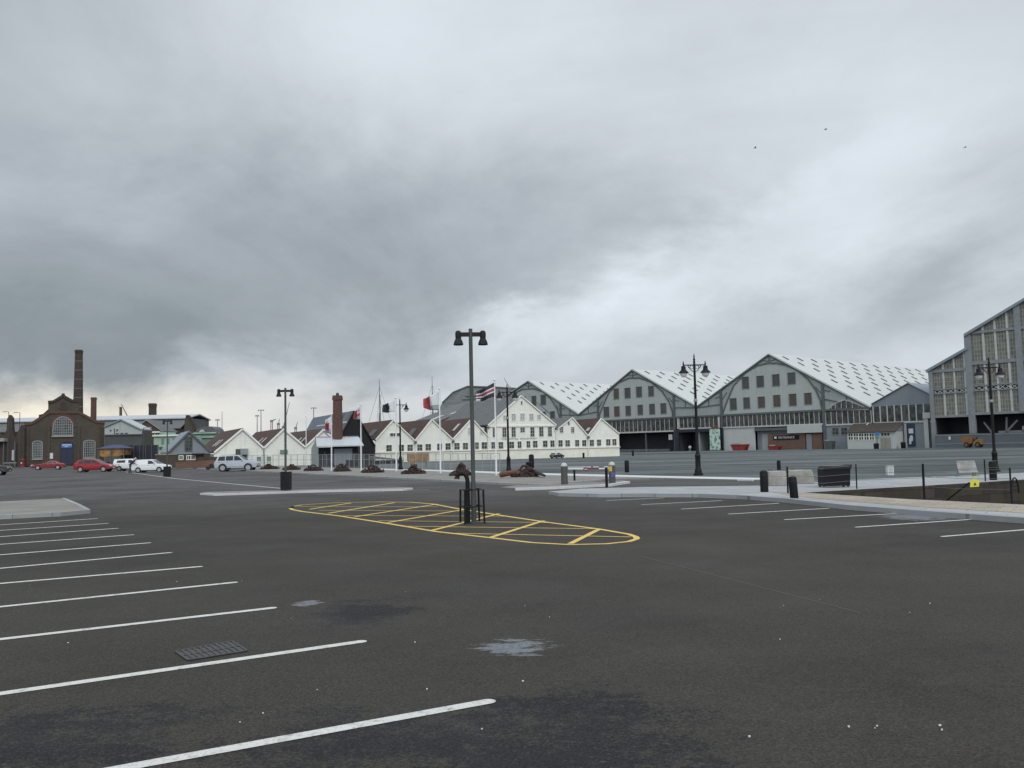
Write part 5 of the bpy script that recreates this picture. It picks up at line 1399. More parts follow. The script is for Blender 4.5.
# lattice cranes
def crane(label, base_px, Y, jib, mat='far_steel', tower=None):
    b = on_ground(base_px, Y); t = thing('dock_crane', label, 'crane', b)
    s_ = Y / FPX
    (x0, y0), (x1, y1) = jib
    A, B2 = atY(x0, y0, Y), atY(x1, y1, Y)
    mb = MB()
    w = .7 * s_
    for dy in (-w, w):
        for dz in (-w * .6, w * .6):
            mb.tube([A + Vector((0, dy, dz)), B2 + Vector((0, dy * .3, dz * .3))], .2 * s_ * .8, 5)
    for k in range(8):
        p = A.lerp(B2, k / 8); q = A.lerp(B2, (k + 1) / 8); sgn = 1 if k % 2 else -1
        mb.tube([p + Vector((0, 0, w * .6 * sgn)), q + Vector((0, 0, -w * .6 * sgn))], .14 * s_, 4)
    mb.build('jib', mat, t)
    mb = MB(); MB_c = Vector((b.x, b.y, 0))
    for dx in (-1, 1):
        for dy in (-1, 1): mb.tube([(b.x + dx * 1.3 * s_, b.y + dy * 1.3 * s_, b.z), (A.x + dx * .7 * s_, b.y + dy * .7 * s_, A.z)], .22 * s_, 5)
    mb.build('tower', mat if tower is None else tower, t)
    MB().box((A.x, b.y, A.z), (2.4 * s_, 2.4 * s_, 1.8 * s_)).build('cab', 'far_steel', t)
    return t
crane('tall slender crane with a steep jib behind the twin lamp', 283.4, 400, ((283.4, 427), (289.5, 402)))
crane('red legged dock crane beyond the white workshop roofs', 271.6, 380, ((271.6, 421), (276, 419)), 'far_steel', 'far_red')
crane('pale dock crane with a hooked jib beyond the workshop roofs', 278.5, 385, ((278.4, 424), (279.6, 418.8)), 'far_steel')
crane('small crane beyond the third white workshop gable', 296, 390, ((295.6, 428), (297.6, 422)))
crane('crane with a hammer head jib above the slip roofs', 506, 370, ((509.8, 388), (504, 378)))
crane('crane jib showing above the thin brown stack', 126, 300, ((127.6, 416.6), (121.2, 404)))
# ship masts with yards and rigging
def ship_mast(label, px, ytop, Y):
    b = on_ground(px, Y); zt = atY(px, ytop, Y).z; s_ = Y / FPX
    t = thing('ship_mast', label, 'ship mast', b, 'ship masts behind the mast houses')
    zz = [0, .45, .72, 1]; H = zt - b.z
    MB().tube([b, (b.x, b.y, b.z + H * .55)], [1.5 * s_, 1.0 * s_], 10).build('lower_mast', 'far_steel', t)
    MB().tube([(b.x + .3 * s_, b.y, b.z + H * .5), (b.x + .3 * s_, b.y, b.z + H * .8)], [.75 * s_, .55 * s_], 8).build('topmast', 'far_steel', t)
    MB().tube([(b.x, b.y, b.z + H * .76), (b.x, b.y, zt)], [.45 * s_, .2 * s_], 8).build('topgallant_mast', 'far_steel', t)
    for f_, w in ((.56, 4), (.78, 2.6)):
        MB().box((b.x, b.y, b.z + H * f_), (w * s_ * .7, 1.2 * s_, .4 * s_)).build('crosstree', 'far_steel', t)
    mb = MB()
    for dx, f0, f1 in ((-16, .9, .3), (14, .9, .32), (-5, .78, .35), (5, .78, .35), (-3, .56, .2), (3, .56, .2)):
        mb.tube([(b.x, b.y, b.z + H * f0), (b.x + dx * s_, b.y + 2, b.z + H * f1)], .035, 4)
    mb.build('rigging', 'far_steel', t)
ship_mast('tall ship mast behind the leftmost mast house gable', 380, 378.6, 235)
ship_mast('tall ship mast behind the red and white flag', 433, 376.6, 240)

# ------------------------------------------------------------------ street furniture
def make_twin_lamp():
    t = thing('twin_bell_lamp', 'tall dark twin bell lamp post standing in the yellow hatched box', 'street lamp', (0, 0, 0), 'twin bell lamps of the car park')
    MB().tube([(0, 0, 0), (0, 0, .95), (0, 0, 1.0), (0, 0, 4.7)], [.062, .06, .052, .047], 14).build('post', 'lamp_green', t, True)
    MB().lathe([(.12, 0), (.12, .02), (.07, .04)], (0, 0, 0), 14).build('base_plate', 'lamp_green', t, True)
    MB().bar((-.3, 0, 4.56), (.3, 0, 4.56), .07, .1).build('cross_arm', 'bell_black', t)
    for s_ in (-1, 1):
        x = .3 * s_
        k = MB().lathe([(.005, .08), (.045, .07), (.07, .04), (.075, 0), (.073, -.08), (.07, -.12)], (x, 0, 4.58), 18).build('bell_cap', 'bell_black', t, True)
        MB().lathe([(.06, 0), (.072, -.02), (.094, -.065), (.114, -.12), (.121, -.16), (.115, -.17), (.08, -.165), (.01, -.155)], (x, 0, 4.47), 20).build('lamp_shade', 'bell_black', k, True)
    return t
lamp = make_twin_lamp()
pc = at(474, 523); lamp.location = pc; lamp.rotation_euler = (0, 0, .12)
def make_hoop_guard(kind):
    t = thing('hoop_guard', 'black tubular hoop guard around the central lamp post', 'guard', (0, 0, 0))
    w = .225
    for sx in (-1, 1):
        for sy in (-1, 1): MB().tube([(sx * w * 1.06, sy * w * 1.06, 0), (sx * w, sy * w, .8)], .024, 10).build('leg', 'black_paint', t, True)
    for z, k in ((.8, 1.0), (.4, 1.03)):
        MB().tube([(-w * k, -w * k, z), (w * k, -w * k, z), (w * k, w * k, z), (-w * k, w * k, z)], .024, 8, 0, True).build('rail', 'black_paint', t)
    return t
gd = make_hoop_guard(0); gd.location = pc + Vector((-.04, 0, 0)); gd.rotation_euler = (0, 0, .3)
gn = at(468.2, 523.2)
gp_ = thing('gooseneck_vent', 'black gooseneck vent pipe inside the hoop guard', 'vent pipe', gn)
MB().tube([gn + Vector((x, 0, z)) for x, z in ((0, 0), (0, .5), (0, 1.02), (-.015, 1.1), (-.06, 1.17), (-.12, 1.2), (-.18, 1.19), (-.235, 1.14), (-.25, 1.08))], .052, 14).build('pipe', 'black_paint', gp_, True)
MB().tube([gn + Vector((-.25, 0, 1.1)), gn + Vector((-.253, 0, 1.06))], .066, 14).build('mouth', 'rust', gp_, True)
MB().lathe([(.1, 0), (.1, .02), (.055, .03)], gn, 14).build('flange', 'black_paint', gp_, True)
l2 = dup(lamp, at(285.6, 489.4, .1), .1, 'tall dark twin bell lamp post standing on the kerbed island', .985)
l3 = dup(lamp, at(167, 476.4), .1, 'tall dark twin bell lamp post in front of the white vans')
def lamp_bin(px0, px1, ytop, ybot, z, label):
    b = at((px0 + px1) / 2, ybot, z); s_ = b.y / FPX; w = (px1 - px0) * s_; h = (ybot - ytop) * s_
    t = thing('post_guard', label, 'guard', b)
    mb = MB(); n_ = 9
    for i in range(n_):
        for j in range(n_):
            if 0 < i < n_ - 1 and 0 < j < n_ - 1: continue
            mb.box((b.x + w * (i / (n_ - 1) - .5), b.y + w * (j / (n_ - 1) - .5), b.z + h / 2), (.036, .036, h))
    mb.build('bars', 'bell_black', t)
    mb = MB(); mb.tube([(b.x + sx * w / 2, b.y + sy * w / 2, b.z + h) for sx, sy in ((-1, -1), (1, -1), (1, 1), (-1, 1))], .03, 8, 0, True); mb.build('rim', 'black_paint', t)
lamp_bin(282, 290.2, 472.4, 489.8, .1, 'dark square barred guard around the island lamp post')
lamp_bin(164.6, 169.6, 466.8, 476.8, 0, 'dark square barred guard around the lamp post by the vans')

def make_heritage(double=True):
    t = thing('heritage_lamp', 'black heritage twin lamp post on the pale footway before the sheds', 'street lamp', (0, 0, 0), 'black heritage lamp posts' if double else None)
    MB().lathe([(.26, 0), (.26, .1), (.2, .14), (.19, .3), (.15, .36), (.14, 1.0), (.17, 1.06), (.12, 1.15), (.085, 1.3), (.075, 3.6), (.06, 6.2), (.05, 6.3)], (0, 0, 0), 16).build('column', 'black_paint', t, True)
    MB().lathe([(.1, 0), (.11, .05), (.1, .12), (.085, .16)], (0, 0, 4.0), 14).build('collar', 'fence_grey', t, True)
    MB().lathe([(.05, 0), (.07, .06), (.03, .12), (.045, .18), (.005, .38)], (0, 0, 6.28), 12).build('finial', 'black_paint', t, True)
    for s_ in ((-1, 1) if double else (1,)):
        x = .6 * s_
        mb = MB(); mb.tube([(0, 0, 6.02), (x * 1.05, 0, 6.02)], .03, 8)
        mb.tube([(0, 0, 5.62), (x * .3, 0, 5.72), (x * .62, 0, 6.0)], .018, 6)
        for k in range(2):
            c = x * (.25 + .22 * k); r_ = .1 - .03 * k
            mb.tube([(c + r_ * math.cos(a * .785), 0, 6.0 - r_ + r_ * math.sin(a * .785)) for a in range(8)], .012, 5, 0, True)
        br = mb.build('bracket', 'black_paint', t)
        MB().lathe([(.015, .22), (.03, .14), (.045, .06), (.03, 0)], (x, 0, 6.02), 10).build('spike', 'black_paint', br, True)
        ln = MB().lathe([(.03, .02), (.05, 0), (.12, -.03), (.13, -.2), (.15, -.24), (.27, -.36), (.28, -.4), (.2, -.39)], (x, 0, 5.98), 20).build('lamp_hood', 'black_paint', t, True)
        MB().lathe([(.2, 0), (.19, -.1), (.12, -.2), (.01, -.23)], (x, 0, 5.58), 16).build('glass_bowl', 'lens_white', ln, True)
    if not double:
        MB().tube([(0, 0, 6.02), (-.32, 0, 6.02)], .025, 8).build('stub_bracket', 'black_paint', t)
        MB().tube([(-.32, 0, 5.94), (-.32, 0, 6.14)], .02, 8).build('stub_spike', 'black_paint', t)
    return t
hl = make_heritage()
def place_her(root, px, ybase, ytop, Y=None, z=0.0, new=False, label=None):
    b = at(px, ybase, z) if Y is None else on_ground(px, Y)
    h = atY(px, ytop, b.y).z - b.z; k = h / 6.64
    if new: return dup(root, b, random.uniform(-.1, .1), label, k)
    root.location = b; root.scale = (k,) * 3
place_her(hl, 698.4, 475.4, 353.6, z=.1)
place_her(hl, 508.8, 472.8, 383.8, z=.1, new=True, label='black heritage twin lamp post in front of the big white gable')
place_her(hl, 993.6, 470, 356.8, Y=44, new=True, label='black heritage twin lamp post beside the sunken dock at right')
hs = make_heritage(False)
place_her(hs, 400.6, 469.6, 398.2, z=.1)
hs['label'] = 'black heritage lamp post with a single lamp by the ochre board'

def make_bollard():
    t = thing('bollard', 'black square section bollard', 'bollard', (0, 0, 0), 'black bollards around the plaza')
    MB().lathe([(.145, 0), (.15, .03), (.15, .72), (.135, .77), (.13, .78)], (0, 0, 0), 18).build('post', 'black_paint', t, True)
    MB().lathe([(.152, 0), (.154, .02), (.154, .06), (.152, .08)], (0, 0, .6), 18).build('collar', 'bell_black', t, True)
    MB().lathe([(.12, 0), (.1, .02), (.02, .035), (.005, .036)], (0, 0, .779), 14).build('cap', 'bell_black', t, True)
    return t
bo = make_bollard()
blist = [(764.5, 492, 470.6, PZ, 'black bollard left of the first concrete block'), (794.4, 498.4, 476.4, PZ, 'black leaning bollard on the kerb before the second concrete block'), (779, 470.4, 460.4, 0, 'black bollard on the plaza behind the first concrete block'), (627, 472.4, 460.4, .1, 'black bollard on the footway right of the swing gate'), (583.6, 458.2, 452.6, None, 'distant black bollard in front of the white end gable'), (633, 456, 450.6, None, 'distant black bollard in front of the dark shed opening'), (993.4, 480, 461.2, PZ, 'stout black bollard at the foot of the lamp by the dock'), (531.6, 468.2, 454.4, 0, 'tall black bollard beside the black bin on the plaza')]
for i, (x, yb, yt, z, lb) in enumerate(blist):
    if z is None:
        d = 110 if x < 600 else 125
        b = on_ground(x, d)
        for _ in range(20):
            dd = ray(x, yb); k = (b.z - EYE) / dd.z; q_ = CP + dd * k; b = Vector((q_.x, q_.y, g(q_.x, q_.y)))
    else: b = at(x, yb, z)
    h = (yb - yt) * b.y / FPX; k = h / .81
    if i == 0: bo.location = b; bo.scale = (k,) * 3; bo['label'] = lb
    else: o = dup(bo, b, 0, lb, k)
    if i == 1: o.rotation_euler = (0, -.06, 0)
bin_at(at(528.8, 468.6) + Vector((0, 0, .012)), 'black litter bin on the plaza behind the largest rusty heap', .42, .56)
# grey domed bollards and the swing gate between
def grey_bollard(px, yb, yt, label, stick):
    b = at(px, yb); h = (yb - yt) * b.y / FPX
    t = thing('domed_bollard', label, 'bollard', b, 'grey domed bollards of the swing gate')
    MB().lathe([(.145, 0), (.15, .04), (.148, h - .16)], b, 20).build('post', 'bollard_grey', t, True)
    MB().lathe([(.15, 0), (.152, .03), (.13, .10), (.07, .15), (.005, .165)], b + Vector((0, 0, h - .16)), 20).build('domed_cap', 'cap_pale', t, True)
    if stick:
        for nm, m_, z0, z1, a0, a1 in (('yellow_sticker', 'sticker_yellow', h - .42, h - .2, -2.9, -1.7), ('blue_sticker', 'sticker_blue', h - .66, h - .46, -2.0, -.6)):
            mb = MB(); k_ = 7; vs = []
            for z in (z0, z1):
                for i in range(k_):
                    a = a0 + (a1 - a0) * i / (k_ - 1); vs.append((b.x + .153 * math.cos(a), b.y + .153 * math.sin(a), b.z + z))
            mb.add(vs, [[i, i + 1, k_ + i + 1, k_ + i] for i in range(k_ - 1)]); mb.build(nm, m_, t, recalc=False)
    return b
b1 = grey_bollard(564.6, 486.4, 463, 'grey domed bollard at the left end of the swing gate', False)
b2 = grey_bollard(612.4, 485.2, 462, 'grey domed bollard with yellow and blue stickers', True)
pa = at(574.6, 482.4); pb_ = at(606.8, 488)
gt = thing('swing_gate', 'red and white swing gate with a round red sign between grey bollards', 'gate', pa)
hh = .62
MB().tube([pa, pa + Vector((0, 0, .66))], .05, 12).build('post', 'black_paint', gt, True)
MB().tube([pb_, pb_ + Vector((0, 0, .86))], .06, 12).build('post', 'black_paint', gt, True)
y_ = (pa.y + pb_.y) / 2
l0 = atY(568, 468.8, y_); r0_ = atY(609, 468.4, y_)
mb0, mb1 = MB(), MB()
for i in range(8):
    a = l0.lerp(r0_, i / 8); b = l0.lerp(r0_, (i + 1) / 8)
    (mb1 if i in (3, 4, 5) else mb0).bar(a, b, .06, .06)
for i in range(8):
    a = l0.lerp(r0_, i / 8) + Vector((0, 0, .075)); b = l0.lerp(r0_, (i + 1) / 8) + Vector((0, 0, .075))
    (mb1 if i == 6 else mb0).bar(a, b, .04, .03)
mb0.build('white_bar', 'white_paint', gt); mb1.build('red_bar', 'skip_red', gt)
c_ = atY(585.9, 469.2, y_ - .06)
dsc = MB().tube([c_, c_ + Vector((0, .02, 0))], .1, 24).build('round_sign', 'skip_red', gt)
MB().box((c_.x, c_.y - .006, c_.z), (.13, .01, .035)).build('sign_bar', 'sign_white', dsc)
MB().box(atY(592, 466.8, y_), (.1, .05, .05)).build('latch', 'dark_steel', gt)
# concrete blocks
def block(px0, px1, yt, yb, label, rz):
    b = at((px0 + px1) / 2, yb, PZ); s_ = b.y / FPX; w = (px1 - px0) * s_; h = (yb - yt) * s_
    t = thing('concrete_block', label, 'concrete block', b, 'concrete barrier blocks')
    MB().box((b.x, b.y + .3, b.z + h * .3), (w, .7, h * .6), rz).build('block', 'concrete', t, bevel=.025)
    MB().box((b.x, b.y + .32, b.z + h * .8), (w * .98, .62, h * .4), rz + .03, 0, .92).build('upper_block', 'concrete', t, bevel=.03)
    mb = MB()
    for dx in (-.25, .25): mb.tube([(b.x + dx * w - .06, b.y + .3, b.z + h - .02), (b.x + dx * w - .05, b.y + .3, b.z + h + .05), (b.x + dx * w + .05, b.y + .3, b.z + h + .05), (b.x + dx * w + .06, b.y + .3, b.z + h - .02)], .012, 6)
    mb.build('lifting_loop', 'rust', t)
block(768.4, 787.4, 471.4, 485.8, 'smaller pale concrete block between two black bollards', .05)
block(789.6, 814.6, 470.2, 483.8, 'longer pale concrete block beside the black trough', -.12)
# black trough
b = at(838, 487.4, PZ); s_ = b.y / FPX
tr = thing('black_trough', 'black wedge topped trough on short legs beside the dock', 'trough', b)
w, h = 27 * s_, 21 * s_
mb = MB(); mb.prism([(b.x - w * .53, b.y, b.z + .05), (b.x + w * .45, b.y, b.z + .05), (b.x + w * .49, b.y, b.z + h * .84), (b.x - w * .53, b.y, b.z + h * .84)], (0, .55, 0)); mb.build('box_body', 'black_paint', tr)
mb = MB(); mb.prism([(b.x - w * .53, b.y - .03, b.z + h * .845), (b.x + w * .5, b.y - .03, b.z + h * .845), (b.x + w * .56, b.y - .03, b.z + h * 1.06), (b.x + w * .3, b.y - .03, b.z + h * .98), (b.x - w * .44, b.y - .03, b.z + h)], (0, .62, 0)); mb.build('lid', 'bell_black', tr)
for sx in (-.48, .4):
    for dy in (.05, .5): MB().box((b.x + sx * w, b.y + dy, b.z + .025), (.06, .06, .05)).build('leg', 'dark_steel', tr)
# white cabinet and white information board
b = at(890, 475.6); s_ = b.y / FPX
cb = thing('white_cabinet', 'small white cabinet on the plaza edge behind the dock', 'cabinet', b)
MB().box((b.x, b.y, b.z + .24), (.3, .25, .44)).build('cabinet_body', 'sign_white', cb, bevel=.01)
MB().box((b.x, b.y, b.z + .478), (.34, .29, .03)).build('lid', 'pale_steel', cb)
MB().box((b.x, b.y - .128, b.z + .26), (.2, .012, .3)).build('door', 'cap_pale', cb)
MB().box((b.x, b.y, b.z + .01), (.32, .27, .02)).build('base', 'dark_steel', cb)
b = at(968, 476.2, PZ); s_ = b.y / FPX; w = 19 * s_
bd = thing('information_board', 'white tilted information board on green legs beside the dock', 'sign board', b)
q1, q2 = Vector((b.x - w / 2, b.y - .05, b.z + .16)), Vector((b.x + w / 2, b.y - .05, b.z + .16))
tp = Vector((0, .18, .5))
mb = MB(); mb.prism([q1, q2, q2 + tp + Vector((-.02, 0, 0)), q1 + tp + Vector((.01, 0, 0))], (0, .03, .0)); pnl = mb.build('panel', 'concrete', bd)
mb = MB()
for f_, l0_, l1_ in ((.8, .2, .8), (.72, .25, .7), (.45, .1, .9), (.36, .1, .85), (.27, .1, .6)):
    a = q1.lerp(q2, l0_) + tp * f_ + Vector((0, -.004, 0)); c2 = q1.lerp(q2, l1_) + tp * f_ + Vector((0, -.004, 0)); mb.bar(a, c2, .006, .016)
mb.build('text_line', 'cloth_grey', pnl)
for q in (q1 + Vector((.04, .1, 0)), q2 + Vector((-.04, .1, 0))):
    MB().tube([(q.x, q.y + .02, b.z), (q.x, q.y + .06, b.z + .4)], .03, 8).build('leg', 'mint_dark', bd)
    MB().box((q.x, q.y + .02, b.z + .015), (.2, .3, .03)).build('foot', 'mint_dark', bd)
p = at(973, 475.4, PZ)
lb = thing('lifebuoy', 'orange lifebuoy on a short stand in front of the white board', 'lifebuoy', p)
cc = atY(973.4, 469.4, p.y - .3)
MB().tube([cc + Vector((.1 * math.cos(k * .4488), 0, .1 * math.sin(k * .4488))) for k in range(14)], .035, 8, 0, True).build('ring', 'orange_paint', lb, True)
MB().tube([(cc.x, cc.y + .05, PZ), (cc.x, cc.y + .05, cc.z + .12)], .02, 8).build('stand', 'dark_steel', lb)
# post and wire fence around the dock
fposts = [(788, 493.4, 467, PZ, .028), (856.8, 489, 464.4, PZ, .022), (924.4, 499.6, 464.2, PZ, .032), (985.4, 481.2, 459.6, PZ, .025), (1050, 478, 456, PZ, .025)]
pw = []
fe = thing('dock_fence', 'dark post and wire fence along the dock edge', 'fence', at(924, 490, PZ))
for x, yb, yt, z, r_ in fposts:
    b = at(x, yb, z); h = (yb - yt) * b.y / FPX; pw.append((b, h))
    MB().tube([b, b + Vector((.01, 0, h))], r_, 10).build('post', 'black_paint', fe, True)
mb = MB()
for (a, ha), (b, hb_) in ((pw[0], pw[1]), (pw[1], pw[3]), (pw[3], pw[4])):
    for f_ in (.35, .62, .93):
        m_ = (a + b) / 2; mb.tube([a + Vector((0, 0, ha * f_)), m_ + Vector((0, 0, (ha + hb_) / 2 * f_ - .04)), b + Vector((0, 0, hb_ * f_))], .007, 5)
mb.build('wire', 'wire', fe)
fn = pw[2][0]; b2_ = at(1012, 504, PZ)
mb = MB()
for f_ in (.4, .7, .95):
    mb.tube([fn + Vector((0, 0, .9 * f_)), (fn + b2_) / 2 + Vector((0, 0, .9 * f_ - .03)), b2_ + Vector((0, 0, .9 * f_))], .006, 5)
mb.build('wire', 'wire', fe)
MB().tube([b2_, b2_ + Vector((0, 0, .9))], .022, 8).build('post', 'black_paint', fe, True)
MB().tube([fn + Vector((.3, .1, -.3)), fn.lerp(b2_, .55) + Vector((0, 0, .5))], .02, 6).build('brace', 'black_paint', fe)
cs = fn.lerp(b2_, .54)
ys = cs.y
mb = MB(); w_ = lambda x, y: atY(x, y, ys - .02)
mb.prism([w_(970.2, 487.2), w_(979, 486.6), w_(979.4, 480.8), w_(976.6, 479.4), w_(975.4, 477.4), w_(974, 479.2), w_(970.6, 480.6)], (0, .012, 0))
sgn = tag(mb.build('warning_sign', 'yellow_sign'), 'small yellow warning sign hung on the dock fence wires', 'sign')
mb = MB(); mb.prism([w_(973.4, 485.4), w_(976.6, 485.2), w_(975, 482)], (0, -.004, 0)); mb.build('warning_mark', 'plastic_dark', sgn)
# ladder hoop on the dock wall
_y = at(1014, 480.6, PZ).y - .35
a, b = atY(1011.6, 492, _y), atY(1018, 492, _y)
hp = thing('ladder_hoop', 'black steel ladder handrail rising out of the dock', 'ladder', (a + b) / 2)
ya = a.y; P_ = lambda x, y: atY(x, y, ya)
MB().tube([P_(1010.4, 494), P_(1011.6, 484), P_(1013, 479), P_(1014.6, 477.6), P_(1016.4, 479.4), P_(1018, 485), P_(1019, 493)], .03, 8).build('hoop', 'black_paint', hp, True)
mb = MB()
for y in (482, 486, 490): mb.tube([P_(1012.2, y), P_(1017.6, y)], .015, 6)
mb.build('rung', 'black_paint', hp)

# rusty heaps of anchor chain on the verge
def link_into(mb, c, r_, rot, th_):
    pts = []
    for k in range(8):
        a = k * math.pi / 4; v = Vector((r_ * 1.5 * math.cos(a), r_ * .85 * math.sin(a), 0)); v.rotate(rot); pts.append(c + v)
    mb.tube(pts, th_, 5, 0, True)
from mathutils import Euler
def heap(px0, px1, yt, yb, label, seed, z=.09, beam=False):
    rr = random.Random(seed); xm = (px0 + px1) / 2
    b = at(xm, yb, z); s_ = b.y / FPX; w = (px1 - px0) * s_; h = (yb - yt) * s_
    b = b + Vector((0, w * .2, 0))
    t = thing('chain_heap', label, 'chain heap', b, 'rusty heaps of anchor chain along the verge')
    mb = MB(); n_ = 150
    peak = rr.uniform(-.15, .2)
    for i in range(n_):
        u = rr.uniform(-1, 1); v = rr.uniform(-1, 1)
        rad = math.hypot(u - peak * .3, v)
        if rad > 1: continue
        top = h * (1 - rad ** 1.3) * (.7 + .3 * math.sin(5 * u + seed) + .12 * math.cos(11 * v))
        zc_ = max(.03, rr.uniform(0.1, 1) ** .5 * top)
        link_into(mb, b + Vector((u * w * .5, v * w * .3, zc_)), rr.uniform(.10, .17), Euler((rr.uniform(-1.3, 1.3), rr.uniform(-1.3, 1.3), rr.uniform(0, 6.3))), rr.uniform(.035, .05))
    mb.build('chain', 'rust', t, True)
    mb = MB(); seg = 14; rings = 5; vs = [Vector((b.x, b.y, b.z + h * .75))]; fs = []
    for r_i in range(1, rings + 1):
        f_ = r_i / rings
        for k in range(seg):
            a = 2 * math.pi * k / seg
            vs.append(Vector((b.x + math.cos(a) * w * .44 * f_ * rr.uniform(.88, 1.1), b.y + math.sin(a) * w * .27 * f_, b.z + max(.0, h * .75 * (1 - f_ ** 1.4) * rr.uniform(.75, 1.1)))))
    for k in range(seg): fs.append([0, 1 + k, 1 + (k + 1) % seg])
    for r_i in range(rings - 1):
        for k in range(seg):
            o_ = 1 + r_i * seg; fs.append([o_ + k, o_ + (k + 1) % seg, o_ + seg + (k + 1) % seg, o_ + seg + k])
    mb.add(vs, fs); mb.build('core_mound', 'rust', t)
    mb = MB(); c = b + Vector((peak * w * .3, -w * .1, h * .75))
    mb.tube([c + Vector((-.5 * w * .5, 0, -.1)), c + Vector((-.2 * w * .5, 0, h * .3)), c + Vector((.15 * w * .5, .05, h * .28)), c + Vector((.42 * w * .5, 0, -.15))], [.05, .07, .07, .04], 8)
    mb.build('anchor_fluke', 'rust', t, True)
    if beam:
        a_ = at(500.5, 476.4, z + .1); c2 = at(518, 473.6, z + .25)
        MB().tube([a_ + Vector((0, .3, .08)), c2 + Vector((0, .3, .1))], [.16, .13], 10).build('timber_stock', 'rust_beam', t, True)
        MB().tube([at(534, 473, z + .2) + Vector((0, .3, .1)), at(544.6, 476.4, z + .1) + Vector((0, .1, .04))], [.12, .07], 8).build('chain_tail', 'rust', t)
    return t
hl_ = [(205, 216, 464.6, 468.6, 'low rusty chain heap behind the silver off-roader'), (260, 277.4, 464.6, 469.2, 'rusty chain heap right of the silver off-roader'), (283, 298.6, 465, 470, 'rusty chain heap at the island lamp post'), (304, 320.4, 465.4, 471, 'rusty chain heap at the bare flagpole'), (333, 348.4, 464.6, 471.6, 'rusty chain heap in front of the roller shutter'), (362.6, 381.6, 465.8, 472.8, 'rusty chain heap right of the red ensign pole'), (401.6, 424, 466.6, 474, 'rusty chain heap below the ochre board'), (451, 471, 465, 475.8, 'rusty chain heap seen beside the gooseneck vent')]
for i, a in enumerate(hl_): heap(*a, seed=20 + i)
heap(513, 538, 466.4, 477, 'largest rusty chain heap with a timber stock lying out to the left', 44, beam=True)

# light mesh fence behind the verge
def mesh_fence(x0, x1, y0b, y1b, y0t, y1t, n_, label, z=.09):
    a, b = at(x0, y0b, z), at(x1, y1b, z)
    ha = (y0b - y0t) * a.y / FPX; hb2 = (y1b - y1t) * b.y / FPX
    t = thing('mesh_fence', label, 'fence', (a + b) / 2)
    pm = MB()
    mb = MB()
    for k in range(n_ + 1):
        p = a.lerp(b, k / n_); h = ha + (hb2 - ha) * k / n_; mb.tube([p, p + Vector((0, 0, h))], .03, 6)
    mb.build('posts', 'fence_grey', t)
    mb = MB()
    for f_ in (1.0, .62, .1): mb.tube([a + Vector((0, 0, ha * f_)), b + Vector((0, 0, hb2 * f_))], .018 if f_ > .9 else .01, 5)
    for k in range(n_ * 8):
        p = a.lerp(b, k / (n_ * 8)); h = (ha + (hb2 - ha) * k / (n_ * 8)); mb.tube([p + Vector((0, 0, .1)), p + Vector((0, 0, h))], .005, 3)
    mb.build('mesh_panel', 'fence_grey', t)
mesh_fence(247, 318, 466.4, 468, 455.6, 454.4, 12, 'light wire mesh fence in front of the white workshop')
mesh_fence(318.5, 500, 467.4, 471.4, 454.8, 453.4, 30, 'light wire mesh fence in front of the mast houses')
# ochre board
b = on_ground(417, 84); FO = Fac((0, 84.0), (1, .05))
ob = thing('ochre_board', 'mottled ochre yellow board on a post before the mast house', 'board', b)
mb = MB(); FO.poly(mb, FO.P([(406.8, 453.4), (428.8, 452.8), (429.2, 461), (420, 462.2), (416, 461.8), (413.6, 464.4), (411.2, 463.8), (407, 461)]), -.05, .05); mb.build('board', 'ochre', ob)
mb = MB(); FO.line(mb, FO.P([(411, 461), (411, 470)]), .14, -.15, -.06); FO.line(mb, FO.P([(426, 458), (426, 470)]), .1, -.15, -.06); mb.build('post', 'dark_steel', ob)
# parked trade vehicles seen as dark blocks behind the fence at 375-440 : planters
# flagpoles and flags
def flagpole(px, yb, yt, label, z=.09):
    b = at(px, yb, z); top = atY(px - (yb - yt) * .012, yt, b.y).z
    t = thing('flagpole', label, 'flagpole', b, 'white flagpoles along the verge')
    MB().tube([b, (b.x, b.y, b.z + (top - b.z) * .5), (b.x, b.y, top)], [.058, .045, .028], 12).build('pole', 'pole_white', t, True)
    MB().lathe([(.035, 0), (.08, .05), (.08, .09), (.01, .14)], (b.x, b.y, top), 12).build('truck', 'pole_white', t, True)
    MB().lathe([(.15, 0), (.15, .04), (.08, .1)], b, 12).build('base_collar', 'fence_grey', t)
    MB().tube([(b.x + .09, b.y - .02, b.z + 1), (b.x + .06, b.y - .02, top - .05)], .008, 4).build('halyard', 'cap_pale', t)
    return b
FP_ = [(306.2, 466.8, 416.6, 'bare white flagpole at the left end of the row'), (331.6, 471.4, 415, 'white flagpole with a furled red and white flag by the brick chimney'), (361.2, 472.4, 405.4, 'white flagpole flying the red ensign'), (396.4, 472.2, 398.8, 'white flagpole flying the black and white flag'), (440.6, 474.2, 389.6, 'white flagpole flying the red and white flag'), (496.4, 476.4, 381, 'white flagpole flying the striped flag')]
pb_list = [flagpole(*a) for a in FP_]
